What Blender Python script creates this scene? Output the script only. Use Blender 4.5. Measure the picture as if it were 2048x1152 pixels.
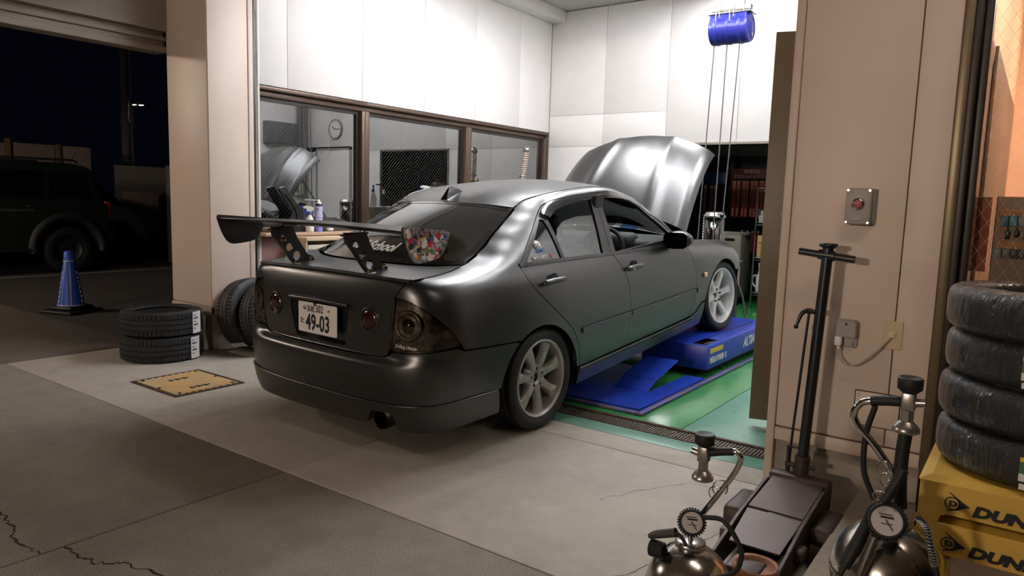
import bpy, bmesh, math, random
import numpy as np
from math import sin, cos, pi, radians, sqrt, atan2
from mathutils import Vector, Matrix, Euler
from mathutils.geometry import delaunay_2d_cdt

for _o in list(bpy.data.objects):
    bpy.data.objects.remove(_o)
SC = bpy.context.scene
COL = SC.collection
RND = random.Random(7)

def lin(c):
    return tuple(((v / 255) / 12.92 if v / 255 <= .04045 else ((v / 255 + .055) / 1.055) ** 2.4) for v in c)

# ------------------------------------------------------------------ camera
CAMH = 1.32
cam = bpy.data.objects.new('camera', bpy.data.cameras.new('camera'))
COL.objects.link(cam)
SC.camera = cam
cam.data.sensor_width = 36.0
cam.data.lens = 36.0 * 1446.16 / 2048
cam.data.clip_start = .02
cam.data.clip_end = 500
_yw, _pt, _rl = radians(-35.842), radians(-6.959), radians(1.730)
_f = Vector((sin(_yw) * cos(_pt), cos(_yw) * cos(_pt), sin(_pt)))
_r = Vector((cos(_yw), -sin(_yw), 0))
_u = _r.cross(_f)
_r2 = cos(_rl) * _r + sin(_rl) * _u
_u2 = -sin(_rl) * _r + cos(_rl) * _u
cam.matrix_world = Matrix(((_r2.x, _u2.x, -_f.x, 0), (_r2.y, _u2.y, -_f.y, 0), (_r2.z, _u2.z, -_f.z, CAMH), (0, 0, 0, 1)))

# ------------------------------------------------------------------ world, exposure
W = bpy.data.worlds.new('world')
SC.world = W
W.use_nodes = True
W.node_tree.nodes['Background'].inputs[0].default_value = (*lin((7, 9, 19)), 1)
W.node_tree.nodes['Background'].inputs[1].default_value = .35
SC.view_settings.view_transform = 'Standard'
SC.view_settings.look = 'None'
SC.view_settings.exposure = 0.36
SC.view_settings.gamma = 1.0
SC.view_settings.use_curve_mapping = False
BAY_TUBE = 78.0        # emission of the bay fluorescent tubes
CANOPY_LAMP = 7.0     # emission of the canopy lights
SHOP_LAMP = 70.0

# ------------------------------------------------------------------ materials
MATS = {}
def mat(name, rgb=(128, 128, 128), rough=.5, metal=0., spec=.5, noise=0., nscale=8., bump=0., bscale=60., coat=0., emit=None, estr=0., rgb2=None, alpha=None, ior=None):
    """procedural principled material; noise mixes rgb towards rgb2 (or a darker tone)"""
    if name in MATS:
        return MATS[name]
    m = bpy.data.materials.new(name)
    m.use_nodes = True
    nt = m.node_tree
    b = nt.nodes['Principled BSDF']
    c = lin(rgb)
    b.inputs['Base Color'].default_value = (*c, 1)
    b.inputs['Roughness'].default_value = rough
    b.inputs['Metallic'].default_value = metal
    b.inputs['Specular IOR Level'].default_value = spec
    if ior: b.inputs['IOR'].default_value = ior
    if coat:
        b.inputs['Coat Weight'].default_value = coat
        b.inputs['Coat Roughness'].default_value = .08
    if emit:
        b.inputs['Emission Color'].default_value = (*lin(emit), 1)
        b.inputs['Emission Strength'].default_value = estr
    if noise or bump:
        tc = nt.nodes.new('ShaderNodeTexCoord')
    if noise:
        n = nt.nodes.new('ShaderNodeTexNoise')
        n.inputs['Scale'].default_value = nscale
        n.inputs['Detail'].default_value = 6
        n.inputs['Roughness'].default_value = .62
        nt.links.new(tc.outputs['Object'], n.inputs['Vector'])
        r = nt.nodes.new('ShaderNodeValToRGB')
        r.color_ramp.elements[0].position = .35
        r.color_ramp.elements[1].position = .68
        c2 = lin(rgb2) if rgb2 else tuple(v * (1 - noise) for v in c)
        r.color_ramp.elements[0].color = (*c2, 1)
        r.color_ramp.elements[1].color = (*c, 1)
        nt.links.new(n.outputs['Fac'], r.inputs['Fac'])
        nt.links.new(r.outputs['Color'], b.inputs['Base Color'])
    if bump:
        n2 = nt.nodes.new('ShaderNodeTexNoise')
        n2.inputs['Scale'].default_value = bscale
        n2.inputs['Detail'].default_value = 4
        nt.links.new(tc.outputs['Object'], n2.inputs['Vector'])
        bp = nt.nodes.new('ShaderNodeBump')
        bp.inputs['Strength'].default_value = bump
        bp.inputs['Distance'].default_value = .01
        nt.links.new(n2.outputs['Fac'], bp.inputs['Height'])
        nt.links.new(bp.outputs['Normal'], b.inputs['Normal'])
    MATS[name] = m
    return m

def glassmat(name, tint=(60, 60, 60), refl=.08, rough=.0, wire=None, fres=True):
    """thin pane: tinted see-through + mirror reflection (+ fine cast-in wires)"""
    if name in MATS:
        return MATS[name]
    m = bpy.data.materials.new(name)
    m.use_nodes = True
    nt = m.node_tree
    for n in list(nt.nodes):
        nt.nodes.remove(n)
    out = nt.nodes.new('ShaderNodeOutputMaterial')
    tr = nt.nodes.new('ShaderNodeBsdfTransparent')
    tr.inputs[0].default_value = (*lin(tint), 1)
    gl = nt.nodes.new('ShaderNodeBsdfGlossy')
    gl.inputs['Roughness'].default_value = rough
    gl.inputs['Color'].default_value = (.95, .97, .97, 1)
    mx = nt.nodes.new('ShaderNodeMixShader')
    if fres:
        lw = nt.nodes.new('ShaderNodeFresnel')
        lw.inputs[0].default_value = 1.5
        ad = nt.nodes.new('ShaderNodeMath')
        ad.operation = 'ADD'
        ad.use_clamp = True
        ad.inputs[1].default_value = refl
        nt.links.new(lw.outputs[0], ad.inputs[0])
        nt.links.new(ad.outputs[0], mx.inputs[0])
    else:
        mx.inputs[0].default_value = refl
    nt.links.new(tr.outputs[0], mx.inputs[1])
    nt.links.new(gl.outputs[0], mx.inputs[2])
    last = mx
    if wire:
        sc_, th, colr = wire
        tc = nt.nodes.new('ShaderNodeTexCoord')
        fac = None
        for ang in (radians(-45),):
            mp = nt.nodes.new('ShaderNodeMapping')
            mp.inputs['Rotation'].default_value = (ang, ang if wire[0] < 0 else 0, 0)
            nt.links.new(tc.outputs['Object'], mp.inputs[0])
            wv = nt.nodes.new('ShaderNodeTexWave')
            wv.bands_direction = 'Z'
            wv.inputs['Scale'].default_value = abs(sc_)
            nt.links.new(mp.outputs[0], wv.inputs[0])
            gt = nt.nodes.new('ShaderNodeMath')
            gt.operation = 'GREATER_THAN'
            gt.inputs[1].default_value = th
            nt.links.new(wv.outputs['Fac'], gt.inputs[0])
            if fac is None:
                fac = gt
            else:
                mm = nt.nodes.new('ShaderNodeMath')
                mm.operation = 'MAXIMUM'
                nt.links.new(fac.outputs[0], mm.inputs[0])
                nt.links.new(gt.outputs[0], mm.inputs[1])
                fac = mm
        df = nt.nodes.new('ShaderNodeBsdfDiffuse')
        df.inputs[0].default_value = (*lin(colr), 1)
        m2 = nt.nodes.new('ShaderNodeMixShader')
        fm = nt.nodes.new('ShaderNodeMath')
        fm.operation = 'MULTIPLY'
        fm.inputs[1].default_value = .10
        nt.links.new(fac.outputs[0], fm.inputs[0])
        nt.links.new(fm.outputs[0], m2.inputs[0])
        nt.links.new(last.outputs[0], m2.inputs[1])
        nt.links.new(df.outputs[0], m2.inputs[2])
        last = m2
    nt.links.new(last.outputs[0], out.inputs[0])
    MATS[name] = m
    return m

def emat(name, rgb, strength):
    if name in MATS:
        return MATS[name]
    m = bpy.data.materials.new(name)
    m.use_nodes = True
    nt = m.node_tree
    for n in list(nt.nodes):
        nt.nodes.remove(n)
    out = nt.nodes.new('ShaderNodeOutputMaterial')
    e = nt.nodes.new('ShaderNodeEmission')
    e.inputs[0].default_value = (*lin(rgb), 1)
    e.inputs[1].default_value = strength
    nt.links.new(e.outputs[0], out.inputs[0])
    MATS[name] = m
    return m

# ------------------------------------------------------------------ mesh building
class MB:
    """collects shapes into one mesh"""
    def __init__(self):
        self.v = []; self.f = []; self.sm = []
    def add(self, vs, fs, smooth=False):
        o = len(self.v)
        self.v += [tuple(p) for p in vs]
        self.f += [tuple(i + o for i in f) for f in fs]
        self.sm += [smooth] * len(fs)
        return self
    def bm(self, bm, smooth=False):
        bm.verts.index_update()
        self.add([v.co[:] for v in bm.verts], [[v.index for v in f.verts] for f in bm.faces], smooth)
        bm.free()
        return self
    def box(self, lo, hi, bev=0., seg=2, M=None):
        bm = bmesh.new()
        bmesh.ops.create_cube(bm, size=1)
        for v in bm.verts:
            v.co = Vector([lo[i] + (v.co[i] + .5) * (hi[i] - lo[i]) for i in range(3)])
        if bev:
            bmesh.ops.bevel(bm, geom=list(bm.edges), offset=bev, segments=seg, affect='EDGES', profile=.5)
        if M is not None:
            bmesh.ops.transform(bm, matrix=M, verts=bm.verts)
        return self.bm(bm, bev > 0)
    def cyl(self, a, b, r, n=16, r2=None, caps=True, smooth=True):
        a = Vector(a); b = Vector(b); r2 = r if r2 is None else r2
        d = (b - a).normalized()
        x = d.orthogonal().normalized(); y = d.cross(x)
        vs = []
        for c, rr in ((a, r), (b, r2)):
            for i in range(n):
                t = 2 * pi * i / n
                vs.append(c + (x * cos(t) + y * sin(t)) * rr)
        self.add(vs, [[i, (i + 1) % n, n + (i + 1) % n, n + i] for i in range(n)], smooth)
        if caps:
            self.add(vs[:n], [list(range(n))[::-1]]); self.add(vs[n:], [list(range(n))])
        return self
    def lathe(self, prof, n=32, M=None, smooth=True, closed=False, arc=None):
        """prof: list of (r, h) revolved about z"""
        vs = []; fs = []
        m = len(prof)
        full = arc is None
        a0, a1 = (0, 2 * pi) if full else arc
        cols = n if full else n + 1
        for i in range(cols):
            t = a0 + (a1 - a0) * i / n
            for r, h in prof:
                p = Vector((r * cos(t), r * sin(t), h))
                vs.append(M @ p if M is not None else p)
        for i in range(n):
            j = (i + 1) % cols
            for k in range(m if closed else m - 1):
                k2 = (k + 1) % m
                fs.append([i * m + k, j * m + k, j * m + k2, i * m + k2])
        return self.add(vs, fs, smooth)
    def tube(self, pts, r, n=10, smooth=True, caps=True, sub=0, closed=False):
        pts = [Vector(p) for p in pts]
        if sub:
            pts = spline(pts, sub, closed)
        m = len(pts)
        rr = r if hasattr(r, '__len__') else [r] * m
        if hasattr(r, '__len__') and len(r) != m:
            rr = list(np.interp(np.linspace(0, 1, m), np.linspace(0, 1, len(r)), r))
        vs = []
        prev = None
        for i, p in enumerate(pts):
            a = pts[(i - 1) % m] if (closed or i) else p
            b = pts[(i + 1) % m] if (closed or i < m - 1) else p
            d = (b - a)
            d = d.normalized() if d.length > 1e-9 else Vector((0, 0, 1))
            x = d.orthogonal().normalized() if prev is None else (prev - d * prev.dot(d)).normalized()
            prev = x
            y = d.cross(x)
            for k in range(n):
                t = 2 * pi * k / n
                vs.append(p + (x * cos(t) + y * sin(t)) * rr[i])
        fs = []
        for i in range(m if closed else m - 1):
            j = (i + 1) % m
            for k in range(n):
                fs.append([i * n + k, i * n + (k + 1) % n, j * n + (k + 1) % n, j * n + k])
        self.add(vs, fs, smooth)
        if caps and not closed:
            self.add(vs[:n], [list(range(n))[::-1]]); self.add(vs[-n:], [list(range(n))])
        return self
    def prism(self, poly, z0, z1, M=None, bev=0., smooth=False):
        """poly (x, y) extruded along z, then transformed"""
        bm = bmesh.new()
        lo = [bm.verts.new((p[0], p[1], z0)) for p in poly]
        hi = [bm.verts.new((p[0], p[1], z1)) for p in poly]
        n = len(poly)
        bm.faces.new(lo[::-1]); bm.faces.new(hi)
        for i in range(n):
            bm.faces.new([lo[i], lo[(i + 1) % n], hi[(i + 1) % n], hi[i]])
        bmesh.ops.recalc_face_normals(bm, faces=bm.faces)
        if bev:
            es = [e for e in bm.edges if abs(e.verts[0].co.z - e.verts[1].co.z) < 1e-6]
            bmesh.ops.bevel(bm, geom=es, offset=bev, segments=2, affect='EDGES', profile=.5)
        if M is not None:
            bmesh.ops.transform(bm, matrix=M, verts=bm.verts)
        return self.bm(bm, smooth)
    def sphere(self, c, r, n=20, m=12, sc=(1, 1, 1)):
        prof = [(r * sin(pi * k / m), -r * cos(pi * k / m)) for k in range(m + 1)]
        return self.lathe(prof, n, Matrix.Translation(c) @ Matrix.Diagonal((*sc, 1)))
    def grid(self, P, smooth=True, flip=False):
        """P[i][j] 3-D points"""
        a, b = len(P), len(P[0])
        vs = [p for row in P for p in row]
        fs = []
        for i in range(a - 1):
            for j in range(b - 1):
                q = [i * b + j, (i + 1) * b + j, (i + 1) * b + j + 1, i * b + j + 1]
                fs.append(q[::-1] if flip else q)
        return self.add(vs, fs, smooth)
    def mesh(self, name):
        me = bpy.data.meshes.new(name)
        me.from_pydata([tuple(v) for v in self.v], [], self.f)
        me.polygons.foreach_set('use_smooth', self.sm)
        me.update()
        return me

def spline(pts, sub, closed=False):
    """Catmull-Rom through points"""
    pts = [Vector(p) for p in pts]
    n = len(pts); out = []
    rng = range(n) if closed else range(n - 1)
    for i in rng:
        p0 = pts[(i - 1) % n] if (closed or i) else pts[0] * 2 - pts[1]
        p1 = pts[i]; p2 = pts[(i + 1) % n]
        p3 = pts[(i + 2) % n] if (closed or i < n - 2) else pts[-1] * 2 - pts[-2]
        for k in range(sub):
            t = k / sub
            out.append(.5 * ((2 * p1) + (p2 - p0) * t + (2 * p0 - 5 * p1 + 4 * p2 - p3) * t * t + (3 * p1 - p0 - 3 * p2 + p3) * t ** 3))
    if not closed:
        out.append(pts[-1])
    return out

def obj(name, mb, m, parent=None, loc=None, rot=None, smooth_angle=None, mats=None):
    me = mb if isinstance(mb, bpy.types.Mesh) else mb.mesh(name)
    o = bpy.data.objects.new(name, me)
    COL.objects.link(o)
    if m is not None and not len(me.materials):
        me.materials.append(m)
    if smooth_angle:
        me.polygons.foreach_set('use_smooth', [True] * len(me.polygons))
        me.set_sharp_from_angle(angle=radians(smooth_angle))
    if parent:
        o.parent = parent
    if loc is not None:
        o.location = loc
    if rot is not None:
        o.rotation_euler = rot
    return o

def thing(name, label, cat, loc=(0, 0, 0), rot=(0, 0, 0), group=None):
    o = bpy.data.objects.new(name, None)
    COL.objects.link(o)
    o.empty_display_size = .1
    o.location = loc
    o.rotation_euler = rot
    o['label'] = label; o['category'] = cat
    if group: o['group'] = group
    return o

def tag(o, label, cat, group=None):
    o['label'] = label; o['category'] = cat
    if group: o['group'] = group
    return o

def struct(name, mb, m, label=None, parent=None, cat=None):
    o = obj(name, mb, m, parent)
    if parent is None:
        o['kind'] = 'structure'
        if label: o['label'] = label
        if cat: o['category'] = cat
    return o

def dup(root, loc=None, rot=None, label=None, group=None):
    r = root.copy(); COL.objects.link(r)
    if loc is not None: r.location = loc
    if rot is not None: r.rotation_euler = rot
    if label: r['label'] = label
    if group: r['group'] = group
    for ch in list(root.children):
        c = ch.copy(); COL.objects.link(c); c.parent = r
        for g in list(ch.children):
            d = g.copy(); COL.objects.link(d); d.parent = c
    return r

def T(x=0, y=0, z=0): return Matrix.Translation((x, y, z))
def RX(a): return Matrix.Rotation(radians(a), 4, 'X')
def RY(a): return Matrix.Rotation(radians(a), 4, 'Y')
def RZ(a): return Matrix.Rotation(radians(a), 4, 'Z')
# maps prism (x, y, z) to a wall seen from -Y: (x, z, -depth)
FRONT = Matrix(((1, 0, 0, 0), (0, 0, -1, 0), (0, 1, 0, 0), (0, 0, 0, 1)))

_vf = {}
def text(body, size, m, M, parent=None, name='lettering', depth=.0015, bold=0., shear=0., xscale=1., align='LEFT', space=1.):
    """raised lettering as a mesh"""
    cu = bpy.data.curves.new(name, 'FONT')
    cu.body = body; cu.size = size; cu.extrude = depth; cu.offset = bold; cu.shear = shear
    cu.align_x = align; cu.space_character = space; cu.resolution_u = 3
    to = bpy.data.objects.new(name, cu)
    me = bpy.data.meshes.new_from_object(to)
    bpy.data.objects.remove(to)
    bpy.data.curves.remove(cu)
    me.transform(M @ Matrix.Diagonal((xscale, 1, 1, 1)))
    me.materials.clear()
    me.materials.append(m)
    o = bpy.data.objects.new(name, me)
    COL.objects.link(o)
    if parent: o.parent = parent
    return o

def rrect(w, h, r, n=5):
    """rounded rectangle polygon centred at the origin"""
    out = []
    for cx, cy, a in ((w / 2 - r, h / 2 - r, 0), (-w / 2 + r, h / 2 - r, 90), (-w / 2 + r, -h / 2 + r, 180), (w / 2 - r, -h / 2 + r, 270)):
        for k in range(n + 1):
            t = radians(a + 90 * k / n)
            out.append((cx + r * cos(t), cy + r * sin(t)))
    return out
# ================================================================== SETTING
M_wall = mat('white_wall_paint', (222, 218, 214), .55, noise=.05, nscale=3)
M_wall2 = mat('white_wall_paint_patch', (228, 224, 220), .5, noise=.04, nscale=3)
M_back = mat('wall_joint_grey', (120, 114, 108), .8)
M_beige = mat('beige_cladding_paint', (216, 196, 180), .42, noise=.06, nscale=2.2, bump=.12, bscale=420)
M_beige2 = mat('beige_trim_paint', (206, 186, 168), .45, noise=.05, nscale=4)
M_conc_base = mat('rough_concrete_base', (166, 154, 140), .85, noise=.35, nscale=7, bump=.3, bscale=90)
M_bronze = mat('bronze_aluminium', (92, 74, 62), .38, metal=.55, noise=.12, nscale=5)
M_bronze_d = mat('dark_bronze', (46, 38, 33), .4, metal=.4)
M_door = mat('brown_steel_door_paint', (104, 84, 58), .42, noise=.06, nscale=3)
M_black = mat('black_rubber', (18, 18, 19), .6)
M_steel = mat('brushed_steel', (176, 174, 170), .28, metal=.95)
M_chrome = mat('chrome', (215, 212, 206), .08, metal=1.)
M_white = mat('white_plastic', (226, 224, 218), .4)
M_dark = mat('dark_void', (12, 12, 13), .9)

def floor_mat(name, rgb, rgb2, rough, nscale, bump, speck=0., gloss_var=0.):
    m = bpy.data.materials.new(name); m.use_nodes = True
    nt = m.node_tree; b = nt.nodes['Principled BSDF']
    tc = nt.nodes.new('ShaderNodeTexCoord')
    def nz(s, d=6, r=.6):
        n = nt.nodes.new('ShaderNodeTexNoise')
        n.inputs['Scale'].default_value = s; n.inputs['Detail'].default_value = d; n.inputs['Roughness'].default_value = r
        nt.links.new(tc.outputs['Object'], n.inputs['Vector']); return n
    n1 = nz(nscale); n2 = nz(nscale * 6, 8, .7); n3 = nz(190, 3, .8)
    r = nt.nodes.new('ShaderNodeValToRGB')
    r.color_ramp.elements[0].position = .32; r.color_ramp.elements[1].position = .7
    r.color_ramp.elements[0].color = (*lin(rgb2), 1); r.color_ramp.elements[1].color = (*lin(rgb), 1)
    mixn = nt.nodes.new('ShaderNodeMath'); mixn.operation = 'MULTIPLY_ADD'; mixn.inputs[1].default_value = .45
    nt.links.new(n2.outputs['Fac'], mixn.inputs[0])
    h = nt.nodes.new('ShaderNodeMath'); h.operation = 'MULTIPLY'; h.inputs[1].default_value = .55
    nt.links.new(n1.outputs['Fac'], h.inputs[0]); nt.links.new(h.outputs[0], mixn.inputs[2])
    nt.links.new(mixn.outputs[0], r.inputs['Fac'])
    last = r.outputs['Color']
    if speck:
        sp = nt.nodes.new('ShaderNodeValToRGB')
        sp.color_ramp.elements[0].position = .38; sp.color_ramp.elements[1].position = .64
        sp.color_ramp.elements[0].color = (1 - speck, 1 - speck, 1 - speck, 1); sp.color_ramp.elements[1].color = (1 + speck, 1 + speck, 1 + speck * .9, 1)
        nt.links.new(n3.outputs['Fac'], sp.inputs['Fac'])
        mm = nt.nodes.new('ShaderNodeMix'); mm.data_type = 'RGBA'; mm.blend_type = 'MULTIPLY'; mm.inputs[0].default_value = 1
        nt.links.new(last, mm.inputs[6]); nt.links.new(sp.outputs['Color'], mm.inputs[7]); last = mm.outputs[2]
    nt.links.new(last, b.inputs['Base Color'])
    b.inputs['Roughness'].default_value = rough
    if gloss_var:
        rv = nt.nodes.new('ShaderNodeMapRange'); rv.inputs[3].default_value = rough - gloss_var; rv.inputs[4].default_value = rough + gloss_var
        nt.links.new(n2.outputs['Fac'], rv.inputs[0]); nt.links.new(rv.outputs[0], b.inputs['Roughness'])
    bp = nt.nodes.new('ShaderNodeBump'); bp.inputs['Strength'].default_value = bump; bp.inputs['Distance'].default_value = .004
    nt.links.new(n3.outputs['Fac'], bp.inputs['Height']); nt.links.new(bp.outputs['Normal'], b.inputs['Normal'])
    MATS[name] = m
    return m

M_apron = floor_mat('smooth_concrete', (190, 181, 168), (158, 149, 136), .75, 1.3, .15, .06)
M_yard = floor_mat('rough_grey_concrete', (160, 148, 132), (122, 112, 99), .85, .9, .8, .45)
M_asphalt = floor_mat('dark_asphalt', (66, 60, 55), (44, 40, 37), .9, .8, .5, .2)
M_green = floor_mat('green_floor_paint', (52, 132, 66), (40, 112, 58), .16, 2., .03, .0, .06)
M_teal = floor_mat('worn_teal_floor_paint', (120, 160, 142), (92, 138, 120), .3, 2.2, .06, .03, .1)
M_line = mat('worn_white_line', (150, 145, 138), .8, noise=.4, nscale=14)

# ---- floor: slabs with open joints
floor = struct('floor', MB().box((-40, -8, -.30), (6, 32, -.06)), M_dark, 'dark ground under the concrete slabs of the forecourt')
def slab(x0, y0, x1, y1, m, z=0., name='slab', b=.004):
    return struct(name, MB().box((x0, y0, -.06), (x1, y1, z), b), m, parent=floor)
JX = -2.80
slab(-6.1, -8, JX - .004, 2.066, M_yard)
slab(JX + .004, -8, 6, 2.066, M_yard)
slab(-6.1, 2.072, JX - .0012, 3.398, M_apron)
slab(JX + .0012, 2.072, 6, 3.398, M_apron)
slab(-5.45, 3.403, -.9, 3.62, M_apron)
slab(-40, -8, -6.106, 3.10, floor_mat('forecourt_concrete', (118, 106, 94), (96, 86, 76), .85, .7, .4, .2))
slab(-40, 3.104, -6.106, 32, M_asphalt)
slab(-6.1, 3.403, -5.455, 14, M_asphalt)
struct('painted_line', MB().box((-11.85, 2.2, 0), (-11.75, 9.5, .003)), M_line, parent=floor)
# threshold and drain in front of the bay
slab(-5.45, 3.622, -.9, 3.775, M_teal, .001, 'threshold')
slab(-5.5, 3.955, -1.60, 8.5, M_green, .001, 'bay_floor')
slab(-1.597, 3.955, -.55, 8.5, M_teal, .001, 'bay_floor')
# cracks: thin dark fissures lying in the slab surface
M_crack = mat('crack_dirt', (30, 26, 22), .95)
def crack(pts, w=.006, seed=1):
    rr = random.Random(seed)
    P = []
    for i in range(len(pts) - 1):
        a = Vector(pts[i]); b = Vector(pts[i + 1])
        for k in range(6):
            p = a.lerp(b, k / 6); P.append(p + Vector((rr.uniform(-.012, .012), rr.uniform(-.012, .012))))
    P.append(Vector(pts[-1]))
    vs = []; fs = []
    for i, p in enumerate(P):
        d = (P[min(i + 1, len(P) - 1)] - P[max(i - 1, 0)]).normalized(); n = Vector((-d.y, d.x)) * w * rr.uniform(.3, 1.)
        vs += [(p.x + n.x, p.y + n.y, .0006), (p.x - n.x, p.y - n.y, .0006)]
    for i in range(len(P) - 1):
        fs.append((2 * i, 2 * i + 1, 2 * i + 3, 2 * i + 2))
    return struct('crack', MB().add(vs, fs), M_crack, parent=floor)
crack([(-3.6, 1.10), (-3.293, 1.064), (-3.163, 1.054), (-3.039, 1.018), (-2.903, 1.002), (-2.806, 1.023)], .006, 3)
crack([(-2.794, 1.09), (-2.661, 1.103), (-2.577, 1.117), (-2.507, 1.169), (-2.387, 1.205), (-2.2, 1.24), (-2.0, 1.2)], .006, 5)
crack([(-.985, 3.10), (-.9, 2.905), (-.93, 2.745), (-1.0, 2.55), (-1.05, 2.30), (-1.15, 2.12)], .0025, 8)
crack([(-1.47, 2.756), (-1.38, 2.98), (-1.23, 3.20), (-.97, 3.30)], .0018, 9)

# drain channel with steel grating
M_rust = mat('rusty_steel', (92, 76, 66), .7, metal=.5, noise=.5, nscale=30, rgb2=(62, 46, 38))
M_grate = mat('worn_grating_steel', (118, 108, 98), .55, metal=.6, noise=.4, nscale=20)
dr = struct('drain_channel', MB().box((-5.45, 3.778, -.055), (-.9, 3.952, -.05)), M_dark, 'long steel drain grating across the garage threshold', cat='drain')
struct('channel_rim', MB().box((-5.45, 3.779, -.05), (-.9, 3.797, .004), .002).box((-5.45, 3.925, -.05), (-.9, 3.951, .010), .002), M_rust, parent=dr)
g = MB()
x = -5.44
while x < -.91:
    g.box((x, 3.80, -.02), (x + .0075, 3.922, .0))
    x += .019
for yy in (3.80, 3.829, 3.8585, 3.888, 3.915):
    g.box((-5.45, yy, -.02), (-.9, yy + .006, -.001))
go = struct('grating', g, M_grate, parent=dr); go['kind'] = 'stuff'

# ---- left wall with a ribbon of windows
WX = -5.5
wl = struct('wall_left', MB().box((-5.66, 3.62, 0), (-5.52, 8.5, .965)).box((-5.66, 3.62, 2.235), (-5.52, 8.5, 3.9)).box((-5.66, 3.62, .965), (-5.52, 3.80, 2.235)), M_back, 'white panelled left wall of the service bay')
seams = [3.79, 4.13, 5.01, 5.89, 6.77, 7.65, 8.358]
for a, b_ in zip(seams[:-1], seams[1:]):
    struct('panel', MB().box((-5.52, a + .002, 2.237), (-5.50, b_ - .002, 3.79), .0015), M_wall, parent=wl)
    struct('panel', MB().box((-5.52, a + .002, .0), (-5.50, b_ - .002, .93), .0015), M_wall, parent=wl)
struct('sill_board', MB().box((-5.60, 3.79, .94), (-5.36, 8.358, .968), .004), mat('sill_wood', (176, 150, 126), .5, noise=.1, nscale=6), parent=wl)
struct('corner_pipe', MB().tube([(-5.475, 3.805, 0), (-5.475, 3.805, 3.8)], .016), M_white, parent=wl)

M_pane = glassmat('wired_window_pane', (34, 34, 36), .26, .0, wire=(11., .90, (190, 186, 180)))
def window(n, y0, y1, label):
    w = bpy.data.objects.new('window_%d' % n, None); COL.objects.link(w)
    w.location = (-5.57, y0, .97); w['kind'] = 'structure'; w['label'] = label; w['category'] = 'window'
    L = y1 - y0; Hh = 2.23 - .97
    fr = [('frame_head', (-.05, 0, Hh - .035), (.075, L, Hh)), ('frame_head', (-.06, 0, Hh - .085), (.035, L, Hh - .037)),
          ('frame_sill', (-.05, 0, 0), (.06, L, .04)), ('frame_jamb', (-.05, 0, .04), (.06, .05, Hh - .085)), ('frame_jamb', (-.05, L - .05, .04), (.06, L, Hh - .085))]
    for nm, lo, hi in fr:
        obj(nm, MB().box(lo, hi, .004), M_bronze, w)
    s = MB().box((-.02, .05, .04), (.012, .085, Hh - .085)).box((-.02, L - .085, .04), (.012, L - .05, Hh - .085)).box((-.02, .085, .04), (.012, L - .085, .075)).box((-.02, .085, Hh - .12), (.012, L - .085, Hh - .085))
    obj('sash', s, M_bronze_d, w)
    obj('pane', MB().box((-.012, .08, .07), (-.006, L - .08, Hh - .115)), M_pane, w)
window(1, 3.80, 5.065, 'wired glass window of the bay nearest the beige pillar')
window(2, 5.065, 6.68, 'middle wired glass window of the bay wall')
window(3, 6.68, 8.34, 'wired glass window by the far corner of the bay')

# ---- back wall with a doorway to the store room
OX0, OX1, OZ = -3.85, -2.42, 2.03
wb = struct('wall_back', MB().box((-5.66, 8.375, 0), (OX0, 8.52, 3.9)).box((OX1, 8.375, 0), (-.4, 8.52, 3.9)).box((OX0, 8.375, OZ), (OX1, 8.52, 3.9)), M_back, 'white panelled back wall of the service bay')
xs = [-5.498, -4.67, -3.80, -2.92, -2.04, -1.16, -.552]
def bpan(x0, x1, z0, z1, m=M_wall):
    struct('panel', MB().box((x0 + .002, 8.36, z0 + .0015), (x1 - .002, 8.376, z1 - .0015), .0012), m, parent=wb)
for a, b_ in zip(xs[:-1], xs[1:]):
    bpan(a, b_, 2.45 if a < -3.85 else 2.045, 3.79)
bpan(-5.498, -4.67, 2.042, 2.45, M_wall2); bpan(-4.67, -3.80, 2.042, 2.45, M_wall2)
bpan(-5.498, -4.67, 0, 2.042); bpan(-4.67, OX0, 0, 2.042); bpan(OX1, -1.72, 0, 2.045); bpan(-.82, -.552, 0, 2.13); bpan(-1.72, -.82, 2.10, 2.13)
t = struct('trim_1', MB().box((OX0 - .02, 8.345, OZ), (OX1 + .02, 8.53, OZ + .03), .003).box((OX0 - .02, 8.345, 0), (OX0, 8.53, OZ)).box((OX1, 8.345, 0), (OX1 + .02, 8.53, OZ)), mat('steel_lintel', (126, 118, 108), .5, metal=.3), 'steel frame round the store room doorway')
d2 = bpy.data.objects.new('door_2', None); COL.objects.link(d2); d2['kind'] = 'structure'; d2['label'] = 'white flush door in the back wall of the bay'; d2['category'] = 'door'
d2.location = (-1.27, 8.35, 0)
obj('door_leaf', MB().box((-.41, -.01, .01), (.41, .02, 2.07), .003), M_wall2, d2)
obj('door_frame', MB().box((-.45, -.02, 0), (-.415, .02, 2.10)).box((.415, -.02, 0), (.45, .02, 2.10)).box((-.45, -.02, 2.075), (.45, .02, 2.10)), mat('door_frame_grey', (150, 146, 140), .5), d2)
obj('door_knob', MB().sphere((.35, -.05, 1.0), .028), M_steel, d2)
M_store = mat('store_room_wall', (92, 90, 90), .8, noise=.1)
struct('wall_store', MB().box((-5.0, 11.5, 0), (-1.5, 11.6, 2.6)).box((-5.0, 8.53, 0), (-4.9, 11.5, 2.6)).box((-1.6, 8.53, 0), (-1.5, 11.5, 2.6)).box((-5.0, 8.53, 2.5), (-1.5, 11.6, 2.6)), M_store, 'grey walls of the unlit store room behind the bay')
sl_ = thing('added_store_light', 'unseen tube light added to brighten the store room', 'light', (-3.1, 9.4, 2.5))  # added lamp, out of view, to lift the dark store room
obj('housing', MB().box((-.3, -.05, -.04), (.3, .05, 0), .004), M_white, sl_)
obj('tube', MB().cyl((-.27, 0, -.055), (.27, 0, -.055), .014, 10), emat('added_store_tube', (255, 240, 220), 26.), sl_)
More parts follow.
